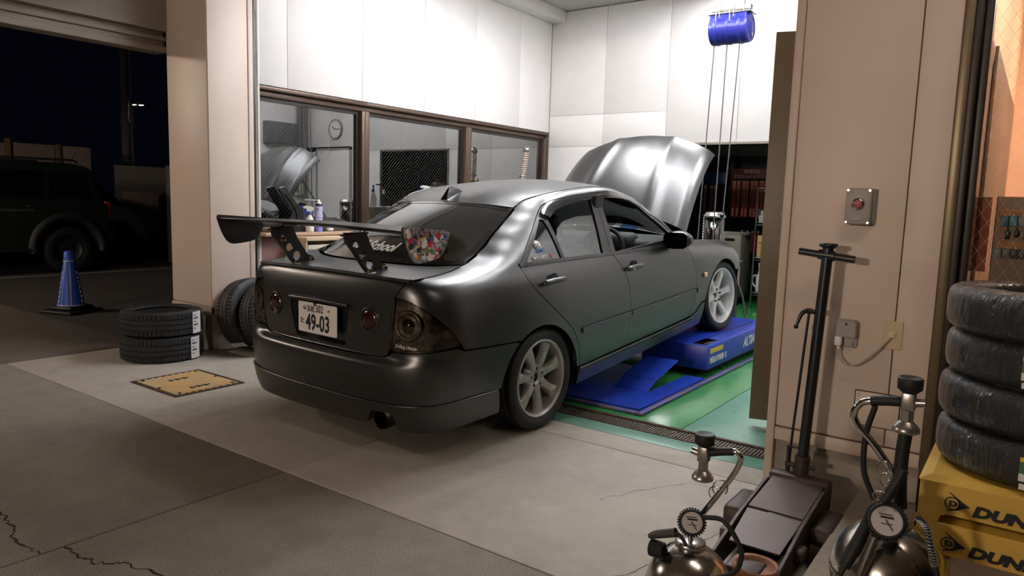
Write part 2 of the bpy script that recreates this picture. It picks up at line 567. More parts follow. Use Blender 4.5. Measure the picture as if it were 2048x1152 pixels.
slab(-4.9, 8.503, -1.6, 11.5, M_green, .001, 'store_floor')

# ---- right wall of the bay, ceiling
wr = struct('wall_right', MB().box((-.54, 5.45, 0), (-.42, 8.5, 3.9)).box((-.54, 3.5, 2.15), (-.42, 5.45, 3.9)).box((-.54, 3.5, 0), (-.42, 4.53, 2.15)), M_back, 'white right wall of the service bay')
for a, b_ in ((3.5, 4.53), (5.45, 6.3), (6.3, 7.2), (7.2, 8.358)):
    struct('panel', MB().box((-.556, a + .002, 0), (-.54, b_ - .002, 3.79), .0015), M_wall, parent=wr)
struct('panel', MB().box((-.556, 4.532, 2.16), (-.54, 5.448, 3.79), .0015), M_wall, parent=wr)
struct('ceiling', MB().box((-5.66, 3.3, 3.8), (-.4, 8.5, 3.9)), mat('ceiling_white', (176, 172, 168), .7), 'white ceiling of the service bay')
struct('trim_2', MB().box((-5.5, 3.8, 3.66), (-5.30, 8.36, 3.8), .004), M_wall, 'white boxed ceiling beam along the left wall')
struct('wall_front', MB().box((-5.45, 3.33, 3.06), (-.9, 3.55, 3.9)), M_beige, 'header above the opening of the service bay')

# fluorescent fittings
tube_m = emat('fluorescent_tube', (248, 249, 255), BAY_TUBE)
def fitting(x, y, label):
    t = thing('ceiling_light', label, 'light', (x, y, 3.8), group='fluorescent fittings of the bay')
    obj('housing', MB().prism([(-.11, -.05), (.11, -.05), (.07, 0), (-.07, 0)], -.63, .63, RX(90)), M_white, t)
    for sx_ in (-1, 1):
        obj('added_light_skirt', MB().box((min(sx_ * .125, sx_ * .131), -.63, -.092), (max(sx_ * .125, sx_ * .131), .63, -.045)), M_white, t)  # skirts added to keep direct tube light off the upper walls
    for dx in (-.06, .06):
        obj('tube', MB().cyl((dx, -.6, -.075), (dx, .6, -.075), .019, 10), tube_m, t)
    return t
fitting(-3.95, 5.7, 'twin tube ceiling light nearest the opening on the window side')
fitting(-3.35, 5.7, 'twin tube ceiling light nearest the opening, second from the windows')
fitting(-2.75, 4.95, 'twin tube ceiling light nearest the opening, over the middle of the car')
fitting(-2.15, 5.7, 'twin tube ceiling light nearest the opening, second from the brown door')
fitting(-1.55, 5.7, 'twin tube ceiling light nearest the opening on the brown door side')
fitting(-2.95, 7.3, 'single twin tube ceiling light near the back wall')

# ---- pillars at the opening
pl_ = struct('pillar_left', MB().box((-6.03, 3.335, .0), (-5.455, 3.78, 3.2)), M_conc_base, 'beige clad pillar on the left of the garage opening')
struct('cladding', MB().box((-6.04, 3.325, .372), (-5.452, 3.34, 3.1), .004), M_beige, parent=pl_)
struct('cladding', MB().box((-5.458, 3.33, .372), (-5.445, 3.69, 3.1), .003), M_beige, parent=pl_)
struct('skirting', MB().box((-6.045, 3.318, .30), (-5.44, 3.345, .362), .003).box((-5.465, 3.32, .30), (-5.44, 3.69, .362), .003), M_beige2, parent=pl_)
struct('base_sheet', MB().box((-5.458, 3.33, 0), (-5.446, 3.69, .30), .003), mat('stained_beige', (196, 178, 158), .6, noise=.4, nscale=9, rgb2=(150, 132, 114)), parent=pl_)
struct('guide_rail', MB().box((-5.46, 3.695, 0), (-5.44, 3.74, 3.1), .003), M_beige, parent=pl_)
struct('guide_rail', MB().box((-5.47, 3.742, 0), (-5.445, 3.765, 3.1), .003), M_bronze_d, parent=pl_)

pr = struct('pillar_right', MB().box((-.90, 3.26, .0), (-.28, 3.5, 3.2)), M_conc_base, 'beige clad pillar on the right of the garage opening')
struct('cladding', MB().box((-.868, 3.24, .36), (-.434, 3.262, 3.1), .003), M_beige, parent=pr)
struct('cladding', MB().box((-.430, 3.24, .36), (-.300, 3.262, 3.1), .003), M_beige, parent=pr)
struct('corner_trim', MB().box((-.905, 3.232, .0), (-.870, 3.5, 3.1), .003), M_beige2, parent=pr)
struct('skirting', MB().box((-.868, 3.234, .296), (-.300, 3.262, .352), .003), M_beige2, parent=pr)
struct('access_plate', MB().box((-.552, 3.232, .435), (-.388, 3.2395, .575), .002), M_beige2, parent=pr)
struct('plate_gap', MB().box((-.556, 3.236, .431), (-.384, 3.2398, .579)), M_bronze_d, parent=pr)
for sx, sz in ((-.54, .447), (-.40, .447), (-.54, .563), (-.40, .563)):
    struct('screw', MB().cyl((sx, 3.233, sz), (sx, 3.2295, sz), .0045, 10), M_steel, parent=pr)
struct('jamb', MB().box((-.298, 3.225, 0), (-.262, 3.5, 3.1), .003), mat('olive_bronze', (112, 97, 72), .35, metal=.5, noise=.1), parent=pr)
struct('jamb', MB().box((-.262, 3.21, 0), (-.237, 3.5, 3.1), .003), M_bronze_d, parent=pr)

# ---- brown steel door standing open in the bay
d1 = bpy.data.objects.new('door_1', None); COL.objects.link(d1); d1['kind'] = 'structure'; d1['category'] = 'door'
d1['label'] = 'brown steel door standing open behind the right pillar'
d1.location = (-1.31, 4.30, .0); d1.rotation_euler = (0, 0, atan2(.24, .80))
obj('door_leaf', MB().box((0, 0, .05), (.80, .042, 2.31), .003), M_door, d1)
hl = obj('door_handle', MB().cyl((.145, 0, 1.19), (.145, -.014, 1.19), .030, 20).tube([(.145, -.01, 1.19), (.145, -.05, 1.19), (.165, -.056, 1.19), (.265, -.056, 1.185)], .010, sub=3), mat('white_lever', (222, 220, 214), .35), d1)
obj('cylinder_lock', MB().cyl((.125, 0, 1.285), (.125, -.016, 1.285), .032, 20).cyl((.125, -.016, 1.285), (.125, -.022, 1.285), .018, 16), mat('brass_grey', (150, 132, 100), .3, metal=.8), d1)

# ---- canopy over the forecourt
M_soffit = mat('canopy_soffit', (150, 138, 126), .7, noise=.08)
struct('canopy_soffit', MB().box((-6.0, -4.5, 3.05), (6, 3.33, 3.2)), M_soffit, 'pale soffit of the forecourt canopy', cat='canopy')
cf = struct('canopy_fascia', MB().box((-6.25, -8, 2.62), (-6.02, 3.33, 3.2)), M_soffit, 'layered edge beam of the forecourt canopy', cat='canopy')
struct('moulding', MB().box((-6.20, -8, 2.45), (-6.04, 3.33, 2.50), .004), M_soffit, parent=cf)
struct('moulding', MB().box((-6.22, -8, 2.50), (-6.075, 3.33, 2.545), .004), M_soffit, parent=cf)
struct('moulding', MB().box((-6.20, -8, 2.545), (-6.05, 3.33, 2.58), .004), M_soffit, parent=cf)
struct('moulding', MB().box((-6.22, -8, 2.58), (-6.09, 3.33, 2.62), .004), M_soffit, parent=cf)
lamp_m = emat('canopy_lamp_glass', (255, 238, 220), CANOPY_LAMP)
def downlight(x, y, label, hx=.6, hy=.2):
    t = thing('canopy_light', label, 'light', (x, y, 3.05), group='lights of the canopy')
    e = .04
    obj('frame', MB().box((-hx - e, -hy - e, -.03), (hx + e, -hy, 0)).box((-hx - e, hy, -.03), (hx + e, hy + e, 0)).box((-hx - e, -hy, -.03), (-hx, hy, 0)).box((hx, -hy, -.03), (hx + e, hy, 0)), M_white, t)
    obj('diffuser', MB().box((-hx, -hy, -.018), (hx, hy, -.012)), lamp_m, t)
downlight(.2, 1.8, 'long canopy light in front of the right pillar')
def floodlight(loc, rz, z, tilt, strength, label):
    fl = thing('yard_floodlight', label, 'light', loc, (0, 0, radians(rz)), group='floodlights on posts round the yard')
    obj('post', MB().cyl((0, 0, -.06 if loc[1] > -8 else 0), (0, 0, z), .06, 12), M_bronze_d, fl)
    obj('lamp_head', MB().box((-.38, -.22, 0), (.38, .22, .10), .01, 2, T(0, .1, z) @ RX(tilt)), M_bronze_d, fl)
    obj('lamp_glass', MB().box((-.34, -.19, -.012), (.34, .19, -.002), 0, 2, T(0, .1, z) @ RX(tilt)), emat('floodlight_glass_%d' % strength, (255, 234, 214), strength), fl)
floodlight((-10.6, -.6, 0), -38, 3.1, 62, 110., 'floodlight on a post lighting the parked cars')
floodlight((-2.6, -7.7, 0), -8, 2.35, 84, 235., 'floodlight on a post at the far side of the forecourt')

# ---- raised kerb in front of the showroom
struct('kerb', MB().box((-.51, -2, 0), (6, 3.235, .15), .008), floor_mat('kerb_concrete', (158, 146, 130), (128, 117, 103), .85, 2, .5, .2), 'raised concrete kerb in front of the showroom glass', cat='kerb')
# ================================================================== THE CAR
M_paint = mat('satin_charcoal_paint', (25, 24, 23.5), .32, metal=0., spec=.5, ior=1.78, noise=.06, nscale=2.5)
M_paint_in = mat('inner_body_black', (16, 16, 17), .7)
M_trimb = mat('black_trim', (20, 20, 21), .35)
M_gloss = mat('gloss_black', (12, 12, 13), .12, coat=.6)
M_cglass = glassmat('car_glass', (190, 194, 192), .05)
M_wglass = glassmat('windscreen_glass', (226, 230, 228), .02)
M_rglass = glassmat('rear_screen_glass', (150, 154, 156), .08)
M_visor = glassmat('smoke_visor', (120, 110, 104), .10, .08)
M_tyre = mat('tyre_rubber', (30, 30, 31), .62, noise=.25, nscale=20)
M_rimg = mat('gunmetal_rim', (176, 170, 164), .38, metal=.55)
M_rimw = mat('white_rim', (214, 214, 214), .32, metal=.15)
M_disc = mat('brake_disc_steel', (110, 104, 100), .45, metal=.9)
M_int = mat('black_interior', (24, 24, 25), .75)
M_int2 = mat('grey_dash', (58, 58, 60), .6)
M_red = mat('dark_red_lens', (48, 8, 12), .18, coat=.6)
M_wht_ink = mat('white_ink', (232, 230, 226), .5)
M_alu = mat('cast_alu', (176, 160, 134), .42, metal=.8)

CAR = thing('car', 'matte charcoal sports saloon with big rear wing and raised bonnet, half inside the bay', 'car',
            (-3.0543, 3.4729, 0), (0, -.09302, pi / 2 - .03389))

def pchip(xk, yk, x):
    xk = np.asarray(xk, float); yk = np.asarray(yk, float)
    h = np.diff(xk); d = np.diff(yk) / h
    m = np.zeros(len(xk))
    for i in range(1, len(xk) - 1):
        if d[i - 1] * d[i] > 0:
            w1 = 2 * h[i] + h[i - 1]; w2 = h[i] + 2 * h[i - 1]
            m[i] = (w1 + w2) / (w1 / d[i - 1] + w2 / d[i])
    m[0] = d[0]; m[-1] = d[-1]
    x = np.asarray(x, float)
    i = np.clip(np.searchsorted(xk, x) - 1, 0, len(xk) - 2)
    t = (x - xk[i]) / h[i]
    lo = x < xk[0]; hi = x > xk[-1]
    r = ((1 + 2 * t) * (1 - t) ** 2 * yk[i] + t * (1 - t) ** 2 * h[i] * m[i] + t * t * (3 - 2 * t) * yk[i + 1] + t * t * (t - 1) * h[i] * m[i + 1])
    r = np.where(lo, yk[0] + m[0] * (x - xk[0]), r)
    return np.where(hi, yk[-1] + m[-1] * (x - xk[-1]), r)

BASE = [(-.955, 0), (-.950, .30), (-.932, .52), (-.895, .66), (-.83, .755), (-.72, .812), (-.55, .842), (-.3, .856), (.1, .862), (.9, .862), (1.7, .860),
        (2.2, .857), (2.6, .852), (2.9, .838), (3.1, .795), (3.27, .68), (3.38, .48), (3.43, .24), (3.445, 0)]
_bp = spline([(-.950, -.30)] + [Vector(b) for b in BASE] + [(3.43, -.24)], 40)[40:-40]
_bp = np.array([(p[0], p[1]) for p in [Vector(q) for q in _bp]])
_ds = np.r_[0, np.cumsum(np.hypot(*np.diff(_bp, axis=0).T))]
S_END = _ds[-1]
_tan = np.gradient(_bp, _ds, axis=0)
_tan /= np.linalg.norm(_tan, axis=1)[:, None]
_nrm = np.c_[-_tan[:, 1], _tan[:, 0]]      # outward for the right-hand side written with y > 0
_nrm = -_nrm if _nrm[len(_nrm) // 2, 1] < 0 else _nrm
_mid = np.argmin(np.abs(_bp[:, 0] - 1.0))
def sx(x):
    """arc position of a side station x (flank and corner)"""
    k = np.argmax(_bp[:, 1] > .62); e = len(_bp) - np.argmax(_bp[::-1, 1] > .62)
    return float(np.interp(x, _bp[k:e, 0], _ds[k:e]))
def sy(y):
    """arc position of a point y on the rear face"""
    return float(np.interp(y, _bp[:_mid, 1], _ds[:_mid]))

SIDE = {.15: -.05, .22: -.03, .30: -.012, .40: -.002, .48: 0, .60: 0, .70: -.003, .78: -.011, .84: -.022, .88: -.033, .92: -.05, .95: -.067}
def prof(over, upto=9):
    p = {k: v for k, v in SIDE.items() if k < min(over)}
    p.update(over); return p
REARC = {.15: -.04, .22: -.02, .26: -.008, .37: 0, .45: .002, .52: 0, .56: -.006, .575: -.014, .59: -.034, .605: -.05, .64: -.051, .74: -.05, .85: -.062, .95: -.085, .985: -.10, 1.01: -.125}
CORN = {.15: -.05, .22: -.03, .28: -.012, .37: 0, .45: .002, .52: 0, .57: -.006, .60: -.016, .625: -.026, .66: -.03, .74: -.033, .82: -.045, .88: -.055, .92: -.062, .955: -.072, .98: -.088, .995: -.13, 1.01: -.19}
ST = [(0, REARC), (sy(.30), REARC), (sy(.50), REARC), (sy(.655), CORN),
      (sx(-.80), {.15: -.05, .22: -.03, .30: -.01, .40: 0, .5: 0, .57: -.003, .60: -.008, .64: -.013, .70: -.014, .78: -.022, .84: -.032, .90: -.048, .94: -.066, .97: -.095, .985: -.13, 1.0: -.2}),
      (sx(-.6), prof({.92: -.05, .95: -.075, .97: -.108, .985: -.155, .995: -.205, 1.01: -.28})),
      (sx(-.45), prof({.92: -.05, .95: -.074, .975: -.108, .99: -.146, 1.0: -.19, 1.02: -.27, 1.04: -.33})),
      (sx(-.3), prof({.92: -.05, .95: -.07, .98: -.097, 1.01: -.15, 1.03: -.21, 1.045: -.265, 1.07: -.34})),
      (sx(-.15), prof({.92: -.05, .95: -.068, 1.0: -.1, 1.05: -.158, 1.09: -.238, 1.112: -.297, 1.14: -.36})),
      (sx(0), prof({.92: -.05, .95: -.067, 1.0: -.092, 1.05: -.124, 1.1: -.172, 1.15: -.25, 1.18: -.327, 1.2: -.38})),
      (sx(.12), prof({.92: -.05, .95: -.067, 1.0: -.09, 1.05: -.116, 1.1: -.147, 1.15: -.19, 1.2: -.262, 1.235: -.35, 1.26: -.42})),
      (sx(.25), prof({.95: -.067, 1.0: -.09, 1.1: -.14, 1.2: -.208, 1.25: -.268, 1.28: -.325, 1.30: -.38, 1.33: -.46})),
      (sx(.4), prof({.95: -.067, 1.0: -.09, 1.1: -.139, 1.2: -.194, 1.28: -.25, 1.31: -.286, 1.33: -.34, 1.35: -.42})),
      (sx(.6), prof({.95: -.067, 1.0: -.09, 1.1: -.138, 1.2: -.19, 1.28: -.235, 1.31: -.256, 1.335: -.292, 1.35: -.345, 1.37: -.43})),
      (sx(1.0), prof({.95: -.067, 1.0: -.09, 1.1: -.138, 1.2: -.19, 1.28: -.235, 1.31: -.260, 1.335: -.30, 1.35: -.36, 1.37: -.45})),
      (sx(1.2), prof({.88: -.035, .92: -.054, .95: -.07, 1.0: -.094, 1.1: -.144, 1.2: -.198, 1.26: -.235, 1.29: -.262, 1.315: -.30, 1.34: -.37, 1.37: -.46})),
      (sx(1.45), prof({.88: -.037, .92: -.058, .95: -.073, 1.0: -.1, 1.1: -.154, 1.2: -.218, 1.24: -.262, 1.27: -.32, 1.3: -.4})),
      (sx(1.7), prof({.84: -.025, .88: -.041, .92: -.062, 1.0: -.112, 1.05: -.15, 1.09: -.20, 1.12: -.26, 1.15: -.33})),
      (sx(1.9), prof({.80: -.016, .84: -.036, .88: -.065, .92: -.11, .95: -.155, 1.0: -.24})),
      (sx(2.1), prof({.72: -.006, .76: -.020, .79: -.042, .82: -.078, .85: -.13, .87: -.19, .9: -.29})),
      (sx(2.35), prof({.66: -.003, .70: -.010, .73: -.024, .76: -.05, .79: -.092, .815: -.145, .835: -.21, .86: -.3})),
      (sx(2.67), prof({.60: 0, .64: -.004, .68: -.016, .72: -.042, .75: -.08, .775: -.13, .795: -.20, .82: -.3})),
      (sx(2.95), prof({.54: 0, .60: -.008, .64: -.022, .68: -.05, .71: -.09, .735: -.14, .755: -.21, .78: -.3})),
      (sx(3.2), {.15: -.04, .25: -.006, .35: 0, .5: 0, .56: -.008, .62: -.032, .66: -.065, .70: -.12, .73: -.2}),
      (S_END - .3, {.15: -.05, .25: -.01, .40: 0, .5: -.004, .57: -.02, .62: -.05, .66: -.09, .70: -.16, .73: -.25}),
      (S_END, {.15: -.05, .25: -.01, .40: 0, .5: -.004, .57: -.02, .62: -.05, .66: -.09, .70: -.16, .73: -.25})]
ZG = np.arange(.14, 1.4001, .005)
SG = np.arange(0, S_END + .005, .01)
_prows = np.array([pchip(sorted(p), [p[k] for k in sorted(p)], ZG) for _, p in ST])
_sk = [s for s, _ in ST]
OFF = np.array([pchip(_sk, _prows[:, j], SG) for j in range(len(ZG))]).T
def _blur(a, n, ax):
    for _ in range(n):
        b = np.moveaxis(a, ax, 0)
        c = b.copy(); c[1:-1] = .25 * b[:-2] + .5 * b[1:-1] + .25 * b[2:]
        a = np.moveaxis(c, 0, ax)
    return a
OFF = _blur(_blur(OFF, 16, 0), 2, 1)

def Qn(s, z):
    """vectorised body surface; s < 0 is the left-hand half"""
    s = np.asarray(s, float); z = np.asarray(z, float)
    sg = np.where(s < 0, 1., -1.)
    a = np.clip(np.abs(s), 0, S_END)
    fi = np.clip(a / .01, 0, len(SG) - 1.0001); fj = np.clip((z - ZG[0]) / .005, 0, len(ZG) - 1.0001)
    i = fi.astype(int); j = fj.astype(int); u = fi - i; v = fj - j
    def w(t): return (-.5 * t + t * t - .5 * t ** 3, 1 - 2.5 * t * t + 1.5 * t ** 3, .5 * t + 2 * t * t - 1.5 * t ** 3, -.5 * t * t + .5 * t ** 3)
    wu = w(u); wv = w(v); o = 0
    for p in range(4):
        ii = np.abs(i + p - 1); ii = np.where(ii > len(SG) - 1, 2 * (len(SG) - 1) - ii, ii)
        for q in range(4):
            jj = np.clip(j + q - 1, 0, len(ZG) - 1)
            o = o + wu[p] * wv[q] * OFF[ii, jj]
    x = np.interp(a, _ds, _bp[:, 0]); y = np.interp(a, _ds, _bp[:, 1])
    nx = np.interp(a, _ds, _nrm[:, 0]); ny = np.interp(a, _ds, _nrm[:, 1])
    return np.stack([x + nx * o, (y + ny * o) * sg, z], -1)
def QN(s, z):
    h = .004
    du = Qn(np.asarray(s) + h, z) - Qn(np.asarray(s) - h, z); dv = Qn(s, np.asarray(z) + h) - Qn(s, np.asarray(z) - h)
    n = np.cross(du, dv)
    n /= np.linalg.norm(n, axis=-1)[..., None] + 1e-12
    # orient outward from the car's middle line
    p = Qn(s, z); c = np.stack([np.clip(p[..., 0], -.3, 2.6), 0 * p[..., 1], 0 * p[..., 2] + .5], -1)
    f = np.sign(((p - c) * n).sum(-1)); f[f == 0] = 1
    return n * f[..., None]
def side_y(x, z):
    """half width of the body at station x, height z"""
    return -float(Qn(sx(x), z)[1])

def dens(poly, d):
    out = []
    n = len(poly)
    for i in range(n):
        a = np.array(poly[i]); b = np.array(poly[(i + 1) % n])
        k = max(1, int(np.ceil(np.linalg.norm(b - a) / d)))
        out += [tuple(a + (b - a) * t / k) for t in range(k)]
    return out
def area(poly):
    p = np.array(poly); q = np.roll(p, -1, 0)
    return .5 * (p[:, 0] * q[:, 1] - q[:, 0] * p[:, 1]).sum()
def inset(poly, d):
    p = np.array(poly, float)
    if area(p) < 0: p = p[::-1]
    a = p - np.roll(p, 1, 0); b = np.roll(p, -1, 0) - p
    a /= np.linalg.norm(a, axis=1)[:, None] + 1e-12; b /= np.linalg.norm(b, axis=1)[:, None] + 1e-12
    na = np.c_[-a[:, 1], a[:, 0]]; nb = np.c_[-b[:, 1], b[:, 0]]
    m = na + nb; m /= np.linalg.norm(m, axis=1)[:, None] + 1e-12
    k = d / np.clip((m * na).sum(1), .35, 1)
    return [tuple(v) for v in p + m * k[:, None]]
def inside(pts, poly):
    p = np.array(poly); x, y = pts[:, 0], pts[:, 1]; r = np.zeros(len(pts), bool)
    j = len(p) - 1
    for i in range(len(p)):
        c = ((p[i, 1] > y) != (p[j, 1] > y))
        xi = (p[j, 0] - p[i, 0]) * (y - p[i, 1]) / (p[j, 1] - p[i, 1] + 1e-15) + p[i, 0]
        r ^= c & (x < xi); j = i
    return r
def bdist(pts, loop):
    p = np.array(loop); return np.array([np.min(np.hypot(*(p - q).T)) for q in pts]) if len(pts) else np.zeros(0)

def panel(name, outline, m, parent, lift=0., thick=.014, gap=.002, d=.028, zlist=None, holes=(), mirror=True, both=None, surf=None, label=None):
    """body panel cut out of the surface by an outline in (s, z); turned-in edges all round"""
    F, FN = surf if surf else (Qn, QN)
    ol = inset(dens(outline, d * .8), gap) if gap else dens(outline, d * .8)
    if area(ol) < 0: ol = ol[::-1]
    hl = []
    for h in holes:
        q = dens(h, d * .8)
        hl.append(q if area(q) > 0 else q[::-1])
    P = np.array(ol)
    if zlist is None:
        zl = np.arange(P[:, 1].min() + d * .5, P[:, 1].max(), d)
    else:
        zl = np.array([z for z in zlist if P[:, 1].min() < z < P[:, 1].max()])
    sl = np.arange(P[:, 0].min() + d * .5, P[:, 0].max(), d)
    G = np.array([(a, b) for a in sl for b in zl]) if len(zl) and len(sl) else np.zeros((0, 2))
    if len(G):
        G = G[inside(G, ol)]
        for h in hl: G = G[~inside(G, h)]
    if len(G):
        keep = bdist(G, ol) > (d * .32 if zlist is None else .006)
        for h in hl: keep &= bdist(G, h) > d * .32
        G = G[keep]
    V = [Vector(p) for p in ol]; E = [(i, (i + 1) % len(ol)) for i in range(len(ol))]
    for h in hl:
        o = len(V); V += [Vector(p) for p in h]; E += [(o + i, o + (i + 1) % len(h)) for i in range(len(h))]
    V += [Vector(p) for p in G]
    r = delaunay_2d_cdt(V, E, [], 0, 1e-6)
    nv = np.array([tuple(v) for v in r[0]]); fs = [list(f) for f in r[2]]
    cen = np.array([nv[f].mean(0) for f in fs])
    ok = inside(cen, ol)
    for h in hl: ok &= ~inside(cen, h)
    fs = [f for f, k in zip(fs, ok) if k]
    p3 = F(nv[:, 0], nv[:, 1]); n3 = FN(nv[:, 0], nv[:, 1])
    p3 = p3 + n3 * lift
    out = []
    for side in ((1, -1) if mirror else (1,)):
        pp = p3 * [1, side, 1]; nn = n3 * [1, side, 1]
        vs = [tuple(p) for p in pp]; faces = []; ln = []
        for f in fs:
            a, b, c = pp[f[0]], pp[f[1]], pp[f[2]]
            g = f if np.dot(np.cross(b - a, c - a), nn[f].mean(0)) > 0 else f[::-1]
            faces.append(g); ln += [tuple(nn[i]) for i in g]
        # turned-in edges
        from collections import Counter
        cnt = {}
        for f in faces:
            for i in range(len(f)):
                e = (f[i], f[(i + 1) % len(f)]); cnt[tuple(sorted(e))] = cnt.get(tuple(sorted(e)), []) + [e]
        bd = [v[0] for v in cnt.values() if len(v) == 1]
        idx = {}
        o = len(vs)
        for a, b in bd:
            for k in (a, b):
                if k not in idx:
                    idx[k] = o + len(idx)
        inner = [None] * len(idx)
        for k, v in idx.items():
            inner[v - o] = tuple(pp[k] - nn[k] * thick)
        vs += inner
        for a, b in bd:
            f = [b, a, idx[a], idx[b]]
            A, B, Cc = np.array(vs[f[0]]), np.array(vs[f[1]]), np.array(vs[f[2]])
            gn = np.cross(B - A, Cc - A); gn = gn / (np.linalg.norm(gn) + 1e-12)
            faces.append(f); ln += [tuple(gn)] * 4
        me = bpy.data.meshes.new(name)
        me.from_pydata(vs, [], faces)
        me.polygons.foreach_set('use_smooth', [True] * len(me.polygons))
        me.normals_split_custom_set(ln)
        o_ = bpy.data.objects.new(name, me); COL.objects.link(o_); o_.parent = parent
        me.materials.append(m)
        if label: o_['label'] = label
        out.append(o_)
    return out

def A(*pts): return [(sx(x), z) for x, z in pts]
def arc(cx, cz, r, a0, a1, n=22):
    return [(cx + r * cos(radians(a0 + (a1 - a0) * k / n)), cz + r * sin(radians(a0 + (a1 - a0) * k / n))) for k in range(n + 1)]
def arch_r(a0, a1, r=.37): return arc(-.05, .26, r, a0, a1)
def arch_f(a0, a1, r=.40): return arc(2.60, .24, r, a0, a1)
def crv(pts, sub=4):
    return [(p[0], p[1]) for p in spline([Vector((a, b)) for a, b in pts], sub)]

DOOR_R = crv([(.345, .285), (.335, .41), (.27, .54), (.13, .665), (0, .775), (-.10, .885), (-.13, .975)])       # rear cut of the rear door
SPLIT = crv([(.885, .285), (.955, .42), (.972, .55), (.955, .68), (.905, .80), (.81, .917)])
LEAD = crv([(1.90, .275), (1.985, .36), (2.03, .47), (2.02, .61), (1.985, .70), (1.86, .862)])
BELT_R = [(-.13, .975), (.0, .966), (.3, .95), (.55, .934), (.81, .917)]
BELT_F = [(.81, .917), (1.1, .898), (1.4, .884), (1.68, .87), (1.86, .862)]
TOP_R = crv([(-.13, .975), (.0, 1.062), (.12, 1.14), (.27, 1.236), (.36, 1.275), (.5, 1.296), (.68, 1.305), (.90, 1.306)], 3)
TOP_F = crv([(.90, 1.306), (1.08, 1.302), (1.22, 1.285), (1.36, 1.238), (1.5, 1.165), (1.65, 1.06), (1.78, .95), (1.86, .862)], 3)
SEAM = crv([(.18, 1.262), (.27, 1.298), (.38, 1.320), (.55, 1.336), (.8, 1.342), (1.0, 1.337), (1.2, 1.315), (1.36, 1.272), (1.5, 1.205), (1.65, 1.10), (1.8, .99), (1.93, .893)], 3)
def z_for(s, yt):
    zz = np.linspace(.93, 1.34, 821); yy = -Qn(np.full(821, s), zz)[:, 1]
    return float(np.interp(-yt, -yy, zz))
CPIL = [(x, z_for(sx(x), .618 - .102 * (x + .38) / .555)) for x in (-.405, -.36, -.3, -.22, -.15, -.07, 0, .06, .12, .16)] + [(.18, 1.262)]
ZF = list(np.arange(.2, .9, .028)) + [.90, .917, .932, .945, .957, .967, .975, .982, .988, .994] + list(np.arange(1.0, 1.4, .014))

# quarter panel, C-pillar and roof rail in one pressing
lamp_top = [(sy(.572), .905), (sy(.66), .895), (sx(-.83), .845), (sx(-.775), .795), (sx(-.71), .725), (sx(-.675), .665)]
lamp_top = [(p[0], p[1]) for p in spline([Vector(p) for p in lamp_top], 4)]
def zat(s, yt):
    zz = np.linspace(.9, 1.05, 301); yy = -Qn(np.full(301, s), zz)[:, 1]
    return float(np.interp(-yt, -yy, zz))
gapline = [(sy(.645), .982)] + [(sx(x), zat(sx(x), yt)) for x, yt in ((-.82, .640), (-.75, .640), (-.65, .640), (-.55, .635), (-.47, .625))]
quarter = ([(sx(-.655), .632)] + A((-.40, .607), (-.22, .585)) + A(*arch_r(118, 8)) + A((.335, .285)) + A(*DOOR_R) + A(*TOP_R[1:]) + A(*TOP_F[1:]) + A((1.93, .868)) + A(*SEAM[::-1]) + A(*CPIL[::-1])
           + gapline[::-1] + [(sy(.605), .945)] + lamp_top)
panel('quarter_panel', quarter, M_paint, CAR, zlist=ZF, d=.026)
# doors
panel('rear_door', A(*DOOR_R) + A(*BELT_R[1:]) + A(*SPLIT[::-1][1:]) + A((.6, .285)), M_paint, CAR, d=.03)
panel('front_door', A(*SPLIT) + A(*BELT_F[1:]) + A(*LEAD[::-1][1:]) + A((1.4, .278)), M_paint, CAR, d=.03)
win_q = [(-.055, .987), (.10, 1.094), (.235, 1.196), (.262, 1.19), (.272, .968)]
win_r = [(.30, .962), (.30, 1.222), (.40, 1.262), (.55, 1.280), (.70, 1.287), (.838, 1.287), (.722, .938)]
win_f = [(.868, .928), (.955, 1.287), (1.10, 1.281), (1.22, 1.262), (1.35, 1.215), (1.5, 1.13), (1.62, 1.035), (1.70, .96), (1.70, .888)]
panel('rear_door_frame', A(*BELT_R) + A(*[(.81 + (.90 - .81) * t, .917 + (1.306 - .917) * t) for t in (.25, .5, .75, 1)]) + A(*TOP_R[::-1][1:-1]), M_trimb, CAR, d=.024, holes=[A(*win_q), A(*win_r)], lift=-.003, thick=.02)
panel('front_door_frame', A(*BELT_F) + A(*TOP_F[::-1][1:]) + A(*[(.90 + (.81 - .90) * t, 1.306 + (.917 - 1.306) * t) for t in (.25, .5, .75)]), M_trimb, CAR, d=.024, holes=[A(*win_f)], lift=-.003, thick=.02)
panel('quarter_window', A(*win_q), M_cglass, CAR, lift=-.010, thick=.003, gap=-.004, d=.05)
panel('rear_door_window', A((.30, .962), (.30, 1.07), (.36, 1.13), (.45, 1.165), (.60, 1.178), (.802, 1.17), (.722, .938)), M_cglass, CAR, lift=-.012, thick=.003, gap=-.004, d=.05)
